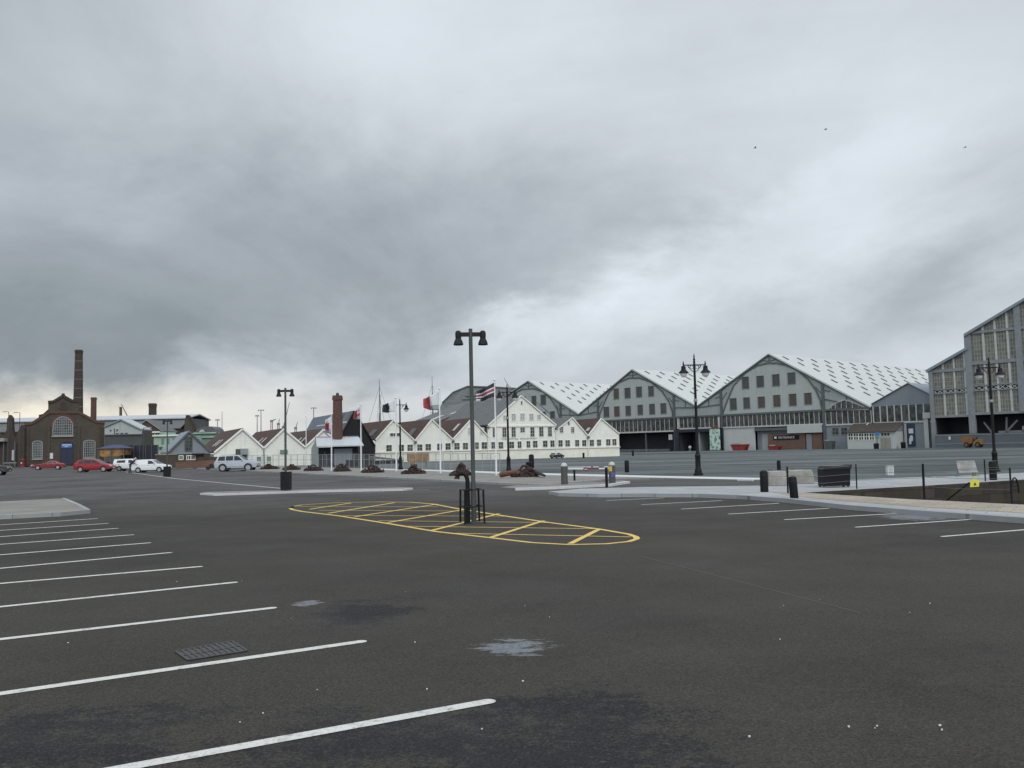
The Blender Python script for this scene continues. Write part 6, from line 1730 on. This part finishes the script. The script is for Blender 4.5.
def flag(b, px, ny, pattern, mats, label, amp=.12, nx=14):
    """px: top hoist, top fly, bottom fly, bottom hoist"""
    Y = b.y; c = [atY(x, y, Y) for x, y in px]
    mb = MB(); vs = []
    for j in range(ny + 1):
        for i in range(nx + 1):
            s_, t_ = i / nx, j / ny
            p = c[0] * (1 - s_) * (1 - t_) + c[1] * s_ * (1 - t_) + c[2] * s_ * t_ + c[3] * (1 - s_) * t_
            p = p + Vector((0, amp * s_ * 3 * math.sin(s_ * 9 + t_ * 2.2), amp * .4 * s_ * math.sin(s_ * 7 + 1)))
            vs.append(p)
    for v in vs: mb.v.append(v)
    for j in range(ny):
        for i in range(nx):
            k = j * (nx + 1) + i; mb.f.append([k, k + 1, k + nx + 2, k + nx + 1]); mb.mi.append(pattern((i + .5) / nx, (j + .5) / ny))
    o = mb.build('flag', mats, None, True, recalc=False)
    md = o.modifiers.new('thickness', 'SOLIDIFY'); md.thickness = .012
    tag(o, label, 'flag', 'flags along the verge')
flag(pb_list[1], [(331, 416.6), (325.4, 420), (325.6, 432.5), (330.8, 434)], 10, lambda s_, t_: 0 if .3 < t_ < .85 and s_ > .25 else (1 if t_ < .7 else 2), ['cloth_red', 'cloth_white', 'cloth_grey'], 'furled red and white flag beside the brick chimney', .08)
def ensign(s_, t_):
    if s_ < .5 and t_ < .5:
        a, b = abs(s_ - .25), abs(t_ - .25)
        return 0 if min(a, b) < .05 else (1 if min(a, b) < .1 or abs(a - b) < .05 else 2)
    return 0 if t_ < .72 or s_ > .7 else 3
flag(pb_list[2], [(360.2, 406.4), (354.4, 411.8), (354, 419.6), (359.8, 419.4)], 14, ensign, ['cloth_red', 'cloth_white', 'cloth_blue', 'cloth_grey'], 'drooping red ensign on the third flagpole', .08, 18)
flag(pb_list[3], [(395, 399.8), (382.6, 405.2), (383, 413), (394.8, 411.5)], 10, lambda s_, t_: 1 if s_ > .52 or (s_ > .4 and .3 < t_ < .7) else 0, ['cloth_white', 'cloth_black'], 'white flag with a black fly blowing left', .1)
flag(pb_list[4], [(438.9, 391), (423, 399.4), (424.2, 408.8), (438.6, 410.6)], 10, lambda s_, t_: 1 if s_ > .6 else (2 if t_ > .72 else 0), ['cloth_white', 'cloth_red', 'cloth_grey'], 'white flag with a red fly blowing left', .12)
flag(pb_list[5], [(494.6, 382.4), (476.4, 391.6), (476.6, 402.6), (494.4, 396.4)], 10, lambda s_, t_: [0, 0, 0, 1, 2, 2, 1, 0, 0, 0][min(9, int(t_ * 10))] if not (s_ > .82 and t_ > .75) else 1, ['cloth_black', 'cloth_white', 'cloth_red'], 'black white and red striped flag blowing left', .12)

# ------------------------------------------------------------------ vehicles
def car(name, label, cat, loc, heading, paint, prof, cabin, W, axles, wr, windows, H_belt, tail=None, roof_mat=None, group='cars parked along the far kerb', kit=()):
    """local x forward. prof: lower body outline (x,z) without arches; cabin: (x,z) outline above the belt"""
    t = thing(name, label, cat, (0, 0, 0), group)
    # lower body with wheel arches cut in the outline
    zb_ = prof[0][1]
    bottom = []
    for ax in sorted(axles):
        ra = wr * 1.16
        bottom += [(ax - ra, zb_)] + [(ax + ra * math.cos(math.pi - k * math.pi / 8), max(zb_, wr + ra * math.sin(k * math.pi / 8) - 0.0)) for k in range(0, 9)] + [(ax + ra, zb_)]
    outline = [prof[0]] + bottom + prof[1:]
    hw = W / 2
    mb = MB()
    zs = [p[1] for p in outline]; zmid = .55 * H_belt
    def yw(z): return hw * (1 - .06 * max(0, (z - zmid) / (H_belt)) ** 1.2 - .03 * max(0, (zmid - z) / zmid))
    n_ = len(outline)
    vs = [(x, -yw(z), z) for x, z in outline] + [(x, yw(z), z) for x, z in outline]
    mb.add(vs, [list(range(n_)), list(range(2 * n_ - 1, n_ - 1, -1))] + [[i, (i + 1) % n_, n_ + (i + 1) % n_, n_ + i] for i in range(n_)])
    body = mb.build('body', paint, t, bevel=.035)
    zr = max(z for _, z in cabin); yb0 = yw(H_belt) - .02
    def yc(z): return yb0 - (yb0 * .20) * max(0, (z - H_belt)) / max(.1, zr - H_belt)
    n_ = len(cabin); mb = MB()
    vs = [(x, -yc(z), z) for x, z in cabin] + [(x, yc(z), z) for x, z in cabin]
    mb.add(vs, [list(range(n_)), list(range(2 * n_ - 1, n_ - 1, -1))] + [[i, (i + 1) % n_, n_ + (i + 1) % n_, n_ + i] for i in range(n_)])
    cb_ = mb.build('cabin', roof_mat or paint, t, bevel=.03)
    for poly in windows:
        for sy in (-1, 1):
            mb = MB(); inner = [(x, sy * (yc(z) - .03), z) for x, z in poly]; outer = [(x, sy * (yc(z) + .008), z) for x, z in poly]
            k = len(poly); mb.add(inner + outer, [list(range(k)), list(range(2 * k - 1, k - 1, -1))] + [[i, (i + 1) % k, k + (i + 1) % k, k + i] for i in range(k)])
            mb.build('side_window', 'car_glass', cb_)
    # screens: front and rear faces of the cabin
    def screen(p, q, nm):
        (x0, z0), (x1, z1) = p, q; d = Vector((x1 - x0, z1 - z0)); nrm = Vector((d.y, -d.x)).normalized() * .012
        if (nrm.x < 0) != (nm == 'rear_window'): nrm = -nrm
        a = (x0 + d.x * .1, z0 + d.y * .1); b = (x0 + d.x * .9, z0 + d.y * .9)
        mb = MB(); vs = []
        for k in (-1.5, 1):
            for (x, z), f_ in ((a, .9), (b, .88)):
                for sy in (-1, 1): vs.append((x + nrm.x * k, sy * yc(z) * f_, z + nrm.y * k))
        mb.add(vs, [[0, 1, 3, 2], [4, 6, 7, 5], [0, 4, 5, 1], [2, 3, 7, 6], [0, 2, 6, 4], [1, 5, 7, 3]]); mb.build(nm, 'car_glass', cb_)
    screen(cabin[-1], cabin[-2], 'windscreen'); 
    if tail != 'panel': screen(cabin[0], cabin[1], 'rear_window')
    for ax in axles:
        for sy in (-1, 1):
            y = sy * (hw - .12)
            w_ = MB().tube([(ax, y - .1, wr), (ax, y + .1, wr)], wr, 22).build('wheel', 'tyre', t, True)
            y2 = sy * (hw - .012)
            MB().tube([(ax, y2 - .03, wr), (ax, y2 + .006, wr)] if sy > 0 else [(ax, y2 + .03, wr), (ax, y2 - .006, wr)], wr * .66, 16).build('rim', 'rim', w_)
            MB().tube([(ax, sy * (hw - .3), wr * 1.05), (ax, sy * (hw - .045), wr * 1.05)], wr * 1.12, 16).build('arch_liner', 'plastic_dark', t)
    xf = max(x for x, _ in prof); xr = min(x for x, _ in prof)
    for sy in (-1, 1):
        MB().box((xf - .09, sy * hw * .72, H_belt * .76), (.16, .34, .14)).build('headlight', 'lens_white', t)
        MB().box((xr + .05, sy * hw * .82, H_belt * .84), (.10, .2, .24)).build('tail_light', 'lens_red', t)
        MB().box((cabin[-1][0] - .42, sy * (hw + .05), H_belt + .05), (.1, .16, .11)).build('wing_mirror', paint, t)
        for hx in [sum(p[0] for p in w) / len(w) - .25 for w in windows[:2]]:
            MB().box((hx, sy * (yw(H_belt - .12) + .012), H_belt - .12), (.16, .03, .03)).build('door_handle', 'plastic_dark', t)
    MB().box((xf - .02, 0, prof[0][1] + .12), (.1, W * .86, .16)).build('front_bumper', 'plastic_dark', t)
    MB().box((xr + .02, 0, prof[0][1] + .12), (.1, W * .86, .16)).build('rear_bumper', 'plastic_dark', t)
    MB().box((xf + .035, 0, prof[0][1] + .16), (.012, .5, .11)).build('number_plate', 'sign_white', t)
    MB().box((xr - .035, 0, prof[0][1] + .3), (.012, .5, .11)).build('number_plate', 'sticker_yellow', t)
    MB().box((sum(axles) / 2, 0, .27), (max(axles) - min(axles) - .8, W * .93, .12)).build('side_sill', 'plastic_dark', t)
    if 'rails' in kit:
        mb = MB()
        for sy in (-1, 1): mb.tube([(cabin[1][0] + .3, sy * yc(zr) * .92, zr + .03), (cabin[-2][0] - .2, sy * yc(zr) * .92, zr + .03)], .025, 6)
        mb.build('roof_rail', 'dark_steel', t)
    t.location = loc; t.rotation_euler = (0, 0, heading)
    return t
sc_at = lambda px, py: at(px, py)
suv_prof = [(-2.35, .42), (2.3, .42), (2.42, .62), (2.4, .95), (2.28, 1.12), (1.15, 1.2), (-2.3, 1.2), (-2.42, .95)]
suv_cab = [(-2.26, 1.19), (-2.0, 1.82), (.25, 1.86), (1.15, 1.19)]
suv_win = [[(-2.02, 1.25), (-1.86, 1.7), (-1.2, 1.74), (-1.2, 1.25)], [(-1.1, 1.25), (-1.1, 1.74), (-.28, 1.76), (-.28, 1.25)], [(-.18, 1.25), (-.18, 1.76), (.24, 1.74), (.86, 1.25)]]
car('off_roader', 'silver boxy off-roader parked before the white workshop', 'car', at(237.5, 471.2), .06, 'silver_paint', suv_prof, suv_cab, 1.9, [-1.45, 1.42], .42, suv_win, 1.2, kit=('rails',)).scale = (.86,) * 3
hat_prof = [(-2.0, .28), (2.0, .28), (2.1, .45), (2.06, .66), (1.85, .8), (1.0, .93), (-2.0, .95), (-2.1, .7), (-2.06, .4)]
hat_cab = [(-2.02, .94), (-1.65, 1.38), (-.3, 1.46), (.2, 1.42), (1.08, .92)]
hat_win = [[(-1.62, .98), (-1.42, 1.28), (-.98, 1.35), (-.98, .98)], [(-.9, .98), (-.9, 1.36), (-.12, 1.37), (-.12, .98)], [(-.04, .98), (-.04, 1.36), (.2, 1.34), (.84, .98)]]
car('hatchback', 'bright red hatchback parked facing right before the engine house', 'car', at(95, 471.8), .03, 'red_paint', hat_prof, hat_cab, 1.72, [-1.3, 1.3], .31, hat_win, .94)
cp_prof = [(-2.05, .26), (2.05, .26), (2.16, .4), (2.1, .6), (1.8, .72), (.75, .84), (-1.6, .9), (-2.1, .8), (-2.14, .45)]
cp_cab = [(-1.7, .88), (-.95, 1.24), (-.2, 1.27), (.78, .83)]
cp_win = [[(-1.2, .92), (-.88, 1.16), (-.62, 1.18), (-.62, .92)], [(-.54, .92), (-.54, 1.19), (-.2, 1.19), (.48, .92)]]
car('coupe', 'dark red low coupe parked facing left below the engine house window', 'car', at(48.6, 469.6) , math.pi + .35, 'dark_red_paint', cp_prof, cp_cab, 1.72, [-1.28, 1.28], .31, cp_win, .87)
van_prof = [(-2.05, .3), (2.0, .3), (2.12, .46), (2.08, .7), (1.86, .84), (1.1, .98), (-2.05, 1.0), (-2.12, .6)]
van_cab = [(-2.08, .99), (-1.98, 1.52), (-.2, 1.56), (.3, 1.5), (1.14, .97)]
van_win = [[(-.1, 1.03), (-.1, 1.42), (.3, 1.4), (.88, 1.03)]]
car('panel_van', 'white car-derived van with a person at its rear', 'van', at(151.5, 472.4), -.03, 'white_paint', van_prof, van_cab, 1.74, [-1.25, 1.28], .31, van_win, .99, tail='panel').scale = (.86,) * 3
van2_win = [[(-1.6, 1.06), (-1.55, 1.36), (-.5, 1.4), (-.5, 1.06)]] + van_win
car('panel_van', 'white van with a side window half hidden behind the other van', 'van', at(131.5, 470.6), .02, 'white_paint', van_prof, van_cab, 1.74, [-1.25, 1.28], .31, van2_win, .99, tail='panel').scale = (.9,) * 3
car('estate_car', 'dark bodied car with a silver bonnet cut by the left edge', 'car', at(-12, 475.6), .25, 'dark_paint', suv_prof, suv_cab, 1.85, [-1.45, 1.42], .38, suv_win, 1.2, roof_mat='silver_paint').scale = (.85,) * 3
pcar = FM.off(6); qq = pcar.pt(pcar.uz(557, 456)[0], 0); qq.z = g(qq.x, qq.y)
car('compact_car', 'small dark and white car parked at the foot of the big white gable', 'car', qq, 1.0, 'dark_paint', hat_prof, hat_cab, 1.7, [-1.3, 1.3], .31, hat_win, .94, roof_mat='white_paint', group=None).scale = (.85,) * 3

# ------------------------------------------------------------------ person leaning in at the van
def person(loc, label):
    t = thing('person', label, 'person', loc)
    # facing +x, bent forward over the load space
    J = {'pel': (0, 0, .90), 'sp1': (.10, 0, 1.02), 'sp2': (.24, 0, 1.16), 'chest': (.36, 0, 1.27), 'neck': (.45, 0, 1.36), 'nk2': (.50, 0, 1.42), 'head': (.56, 0, 1.50), 'crown': (.60, 0, 1.58),
         'hipl': (-.01, .10, .86), 'kl': (.06, .11, .48), 'al': (-.02, .11, .09), 'tl': (.15, .12, .035), 'hipr': (-.01, -.10, .86), 'kr': (.02, -.12, .47), 'ar': (-.14, -.12, .09), 'tr': (.04, -.14, .035),
         'shl': (.34, .18, 1.27), 'ell': (.42, .24, 1.02), 'wrl': (.62, .18, .92), 'shr': (.34, -.18, 1.27), 'elr': (.44, -.25, 1.03), 'wrr': (.66, -.2, .95)}
    rad = {'pel': .15, 'sp1': .145, 'sp2': .15, 'chest': .15, 'neck': .07, 'nk2': .06, 'head': .095, 'crown': .075, 'hipl': .1, 'kl': .065, 'al': .05, 'tl': .045, 'hipr': .1, 'kr': .065, 'ar': .05, 'tr': .045, 'shl': .075, 'ell': .05, 'wrl': .036, 'shr': .075, 'elr': .05, 'wrr': .036}
    E = [('pel', 'sp1'), ('sp1', 'sp2'), ('sp2', 'chest'), ('chest', 'neck'), ('neck', 'nk2'), ('nk2', 'head'), ('head', 'crown'), ('pel', 'hipl'), ('hipl', 'kl'), ('kl', 'al'), ('al', 'tl'), ('pel', 'hipr'), ('hipr', 'kr'), ('kr', 'ar'), ('ar', 'tr'), ('chest', 'shl'), ('shl', 'ell'), ('ell', 'wrl'), ('chest', 'shr'), ('shr', 'elr'), ('elr', 'wrr')]
    # fingers
    for sd, sy in (('l', 1), ('r', -1)):
        wx, wy, wz = J['wr' + sd]
        J['pm' + sd] = (wx + .07, wy - .01 * sy, wz - .02); rad['pm' + sd] = .034; E.append(('wr' + sd, 'pm' + sd))
        for k, (dy, ln) in enumerate(((-.034, .075), (-.012, .088), (.011, .083), (.033, .066))):
            a, b = f'f{k}{sd}', f'g{k}{sd}'
            J[a] = (wx + .07 + ln * .6, wy + dy, wz - .03); J[b] = (wx + .07 + ln, wy + dy, wz - .065); rad[a] = .0095; rad[b] = .008
            E += [('pm' + sd, a), (a, b)]
        J['th' + sd] = (wx + .06, wy - .06 * sy, wz - .01); J['tt' + sd] = (wx + .1, wy - .07 * sy, wz - .03); rad['th' + sd] = .011; rad['tt' + sd] = .009
        E += [('pm' + sd, 'th' + sd), ('th' + sd, 'tt' + sd)]
    names = list(J); me = bpy.data.meshes.new('skel')
    me.from_pydata([J[n_] for n_ in names], [(names.index(a), names.index(b)) for a, b in E], [])
    ob = bpy.data.objects.new('skel', me); COL.objects.link(ob)
    ob.modifiers.new('s', 'SKIN'); sv = me.skin_vertices[0].data
    for i, n_ in enumerate(names): sv[i].radius = (rad[n_], rad[n_]); sv[i].use_root = (n_ == 'pel')
    ss_ = ob.modifiers.new('d', 'SUBSURF'); ss_.levels = 2; ss_.render_levels = 2
    dg = bpy.context.evaluated_depsgraph_get(); m2 = bpy.data.meshes.new_from_object(ob.evaluated_get(dg)); bpy.data.objects.remove(ob)
    m2.materials.clear()
    for k in ('jacket', 'trousers', 'skin', 'black_paint'): m2.materials.append(M[k])
    for p in m2.polygons:
        c = p.center; p.use_smooth = True
        if c.z < .085: mi = 3
        elif c.z < .88 and c.x < .3: mi = 1
        elif (c.x > .46 and c.z > 1.38) or (c.x > .62 and c.z < 1.1): mi = 2
        else: mi = 0
        p.material_index = mi
    o = bpy.data.objects.new('body', m2); COL.objects.link(o); o.parent = t
    mb = MB(); hc = Vector((.565, 0, 1.535))
    vs = []; fs = []
    for i in range(6):
        for k in range(12):
            th_ = i / 5 * 1.75; a = 2 * math.pi * k / 12
            v = Vector((.108 * math.sin(th_) * math.cos(a) - .03, .10 * math.sin(th_) * math.sin(a), .118 * math.cos(th_))); v.rotate(Euler((0, .1, 0))); vs.append(hc + v + Vector((-.015, 0, .0)))
    for i in range(5):
        for k in range(12): fs.append([i * 12 + k, i * 12 + (k + 1) % 12, (i + 1) * 12 + (k + 1) % 12, (i + 1) * 12 + k])
    mb.add([v + Vector(loc) for v in vs], fs); mb.build('hair', 'hair_grey', t, True)
    mb = MB()
    for sy in (-1, 1): mb.box(Vector(loc) + Vector((.65, sy * .032, 1.53)), (.012, .022, .01))
    mb.build('eyes', 'plastic_dark', t)
    MB().box(Vector(loc) + Vector((.665, 0, 1.5)), (.03, .022, .045), 0, 0, .6).build('nose', 'skin', t)
    mb = MB()
    for sy in (-1, 1): mb.box(Vector(loc) + Vector((.555, sy * .098, 1.51)), (.04, .015, .06))
    mb.build('ears', 'skin', t)
    return t
pp = at(130.2, 473)
pers = person(pp, 'person in dark clothes bending forward at the back of the white van')
pers.scale = (.95,) * 3
pers.rotation_euler = (0, 0, .1)

# ------------------------------------------------------------------ gulls
def gull(px, py, Y, label, bank):
    c = atY(px, py, Y)
    t = thing('gull', label, 'bird', c, 'gulls high in the clouds')
    mb = MB(); mb.tube([c + Vector((x, y, z)) for x, y, z in ((-.22, .0, 0), (-.1, 0, .01), (.05, 0, .02), (.18, 0, .01), (.26, 0, .0))], [.015, .055, .065, .04, .012], 8); mb.build('body', 'gull', t, True)
    for s_ in (-1, 1):
        mb = MB(); d1 = Vector((.02, s_ * .28, .12)); d2 = Vector((-.08, s_ * .62, .04 + bank * s_))
        mb.prism([c + Vector((.1, 0, .02)), c + d1 + Vector((.09, 0, 0)), c + d2, c + d1 + Vector((-.08, 0, 0)), c + Vector((-.08, 0, .02))], (0, 0, .015)); mb.build('wing', 'gull', t)
    t.rotation_euler = (0, 0, 0)
gull(755, 148, 120, 'small gull left of the other high birds', .1)
gull(825.6, 129.6, 130, 'highest gull seen end on above the sheds', .3)
gull(965, 147.6, 150, 'faint gull near the right edge of the sky', .05)

# ------------------------------------------------------------------ world: overcast sky
SUN_AZ, SUN_EL = R(158), R(38)          # behind the camera, slightly to the right
w = bpy.data.worlds.new('World'); scene.world = w; w.use_nodes = True
nt = w.node_tree; nt.nodes.clear(); q = G(nt)
out = q.n('ShaderNodeOutputWorld'); bgd = q.n('ShaderNodeBackground'); nt.links.new(bgd.outputs[0], out.inputs[0])
sky = q.n('ShaderNodeTexSky', sky_type='NISHITA'); sky.sun_disc = False; sky.sun_elevation = SUN_EL; sky.sun_rotation = SUN_AZ; sky.dust_density = 2.0
tc = q.n('ShaderNodeTexCoord').outputs['Generated']
vn = q.n('ShaderNodeVectorMath', {0: tc}, operation='NORMALIZE').outputs[0]
sx, sy, sz = sep(q, vn)
zc_ = q.m('MAXIMUM', sz, 0.0)
den = q.m('ADD', zc_, .42)
cl = q.n('ShaderNodeCombineXYZ', {0: q.m('DIVIDE', sx, den), 1: q.m('DIVIDE', sy, den), 2: 0.0}).outputs[0]
def cnoise(off, scale, det, rough, dist):
    v = q.n('ShaderNodeVectorMath', {0: cl, 1: off}, operation='ADD').outputs[0]
    return q.n('ShaderNodeTexNoise', {'Vector': v, 'Scale': scale, 'Detail': det, 'Roughness': rough, 'Distortion': dist}).outputs[0]
n1 = cnoise((0, 0, 0), 1.7, 9, .6, .25); n2 = cnoise((7.3, 2.1, 4), 2.2, 9, .6, .25)
n3 = cnoise((3.1, 9.2, 1), 3.4, 10, .62, .5)
n4 = cnoise((1.7, 4.4, 2), 1.1, 10, .58, .8)
az0 = q.m('ARCTAN2', sx, sy); el0 = q.m('ARCSINE', sz); az, el = az0, el0
az = q.m('ADD', az, q.m('MULTIPLY', q.m('SUBTRACT', n1, .5), .55))
el = q.m('ADD', el, q.m('MULTIPLY', q.m('SUBTRACT', n2, .5), .26))
elg = q.m('ADD', el0, q.m('MULTIPLY', q.m('SUBTRACT', n2, .5), .07))
def gauss(a, e, sa, se, amp, tilt=0.0, glow=False):
    da = q.m('SUBTRACT', az0 if glow else az, R(a)); de = q.m('SUBTRACT', elg if glow else el, R(e))
    if tilt: de = q.m('SUBTRACT', de, q.m('MULTIPLY', da, tilt))
    x2 = q.m('POWER', q.m('ABSOLUTE', q.m('DIVIDE', da, R(sa))), 2.0); y2 = q.m('POWER', q.m('ABSOLUTE', q.m('DIVIDE', de, R(se))), 2.0)
    return q.m('MULTIPLY', q.m('EXPONENT', q.m('MULTIPLY', q.m('ADD', x2, y2), -1.0)), amp)
V = .815
acc = None
for gg in [(-18, 17, 13, 4, -.045, 0), (-24, 10.5, 17, 6.0, -.12, 0), (-6, 12.5, 16, 4.6, -.10, .12), (-36, 12, 12, 8, -.07, 0), (9, 14.5, 11, 3.4, -.06, .25), (-12, 7, 9, 2.4, -.07, 0), (-30, 6.5, 9, 2.2, -.05, 0),
           (1.5, 9.2, 3.5, 1.6, .10, 0), (-1, 6.8, 6, 1.7, .03, 0), (11, 10, 7.5, 2.6, .10, .3), (19, 15.5, 10, 3.2, .09, .2), (28, 10.5, 5, 3.0, -.10, .25), (23, 6.5, 12, 2.0, -.03, 0), (-28, 7.0, 15, 2.2, -.055, 0), (-10, 25, 16, 7, .05, 0), (22, 24, 16, 9, .05, 0), (-34, 28, 8, 6, -.05, 0)]:
    v = gauss(*gg); acc = v if acc is None else q.m('ADD', acc, v)
soft = q.rng(n4, .44, .60, -.5, .5)
acc = q.m('ADD', acc, q.m('MULTIPLY', soft, .055))
acc = q.m('ADD', acc, q.m('MULTIPLY', q.m('SUBTRACT', n1, .5), .11))
acc = q.m('ADD', acc, q.m('MULTIPLY', q.m('SUBTRACT', n3, .5), .08))
azg = q.m('DIVIDE', q.m('SUBTRACT', az0, R(-33)), R(19))
glow = q.m('MULTIPLY', q.rng(elg, R(5.2), R(3.4)), q.m('EXPONENT', q.m('MULTIPLY', q.m('MULTIPLY', azg, azg), -1.0)))
acc = q.m('ADD', acc, q.m('MULTIPLY', glow, .24))
val = q.m('MAXIMUM', q.m('ADD', acc, V), .3)
lin = q.m('POWER', val, 2.2)
# brighter overcast towards the zenith and behind the viewer
zen = q.rng(sz, .52, .95, 1.0, 2.3)
back = q.rng(sy, .1, -.7, 1.0, 1.7)
lin = q.m('MULTIPLY', lin, q.m('MULTIPLY', zen, back))
tint = q.mix(q.rng(val, .45, .82), (.85, .997, 1.10), (.925, 1.0, 1.08))
warm = q.m('MULTIPLY', glow, 1.0)
tint = q.mix(q.m('MULTIPLY', warm, .8), tint, (1.11, 1.0, .79))
cloud = q.n('ShaderNodeVectorMath', {0: tint, 1: lin}, operation='MULTIPLY')
cmb = q.n('ShaderNodeCombineXYZ', {0: lin, 1: lin, 2: lin}).outputs[0]
nt.links.new(cmb, cloud.inputs[1])
skc = q.n('ShaderNodeVectorMath', {0: sky.outputs[0], 1: (.1, .1, .1)}, operation='MULTIPLY').outputs[0]
fin = q.mix(.95, skc, (1, 1, 1))
nt.links.new(cloud.outputs[0], fin.node.inputs[7])
nt.links.new(fin, bgd.inputs[0]); bgd.inputs[1].default_value = 1.0
sl_ = bpy.data.lights.new('sun', 'SUN'); sl_.energy = 1.1; sl_.angle = R(18); sl_.color = (1, .97, .92)
so = bpy.data.objects.new('sun', sl_); COL.objects.link(so)
sdir = Vector((math.sin(SUN_AZ) * math.cos(SUN_EL), math.cos(SUN_AZ) * math.cos(SUN_EL), math.sin(SUN_EL)))
so.rotation_euler = (-sdir).to_track_quat('-Z', 'Y').to_euler(); so.location = sdir * 100
# ------------------------------------------------------------------ render settings
scene.render.engine = 'CYCLES'
scene.view_settings.view_transform = 'Standard'; scene.view_settings.look = 'None'
scene.view_settings.exposure = 0.0; scene.view_settings.gamma = 1.0; scene.view_settings.use_curve_mapping = False
scene.render.resolution_x = 1024; scene.render.resolution_y = 768
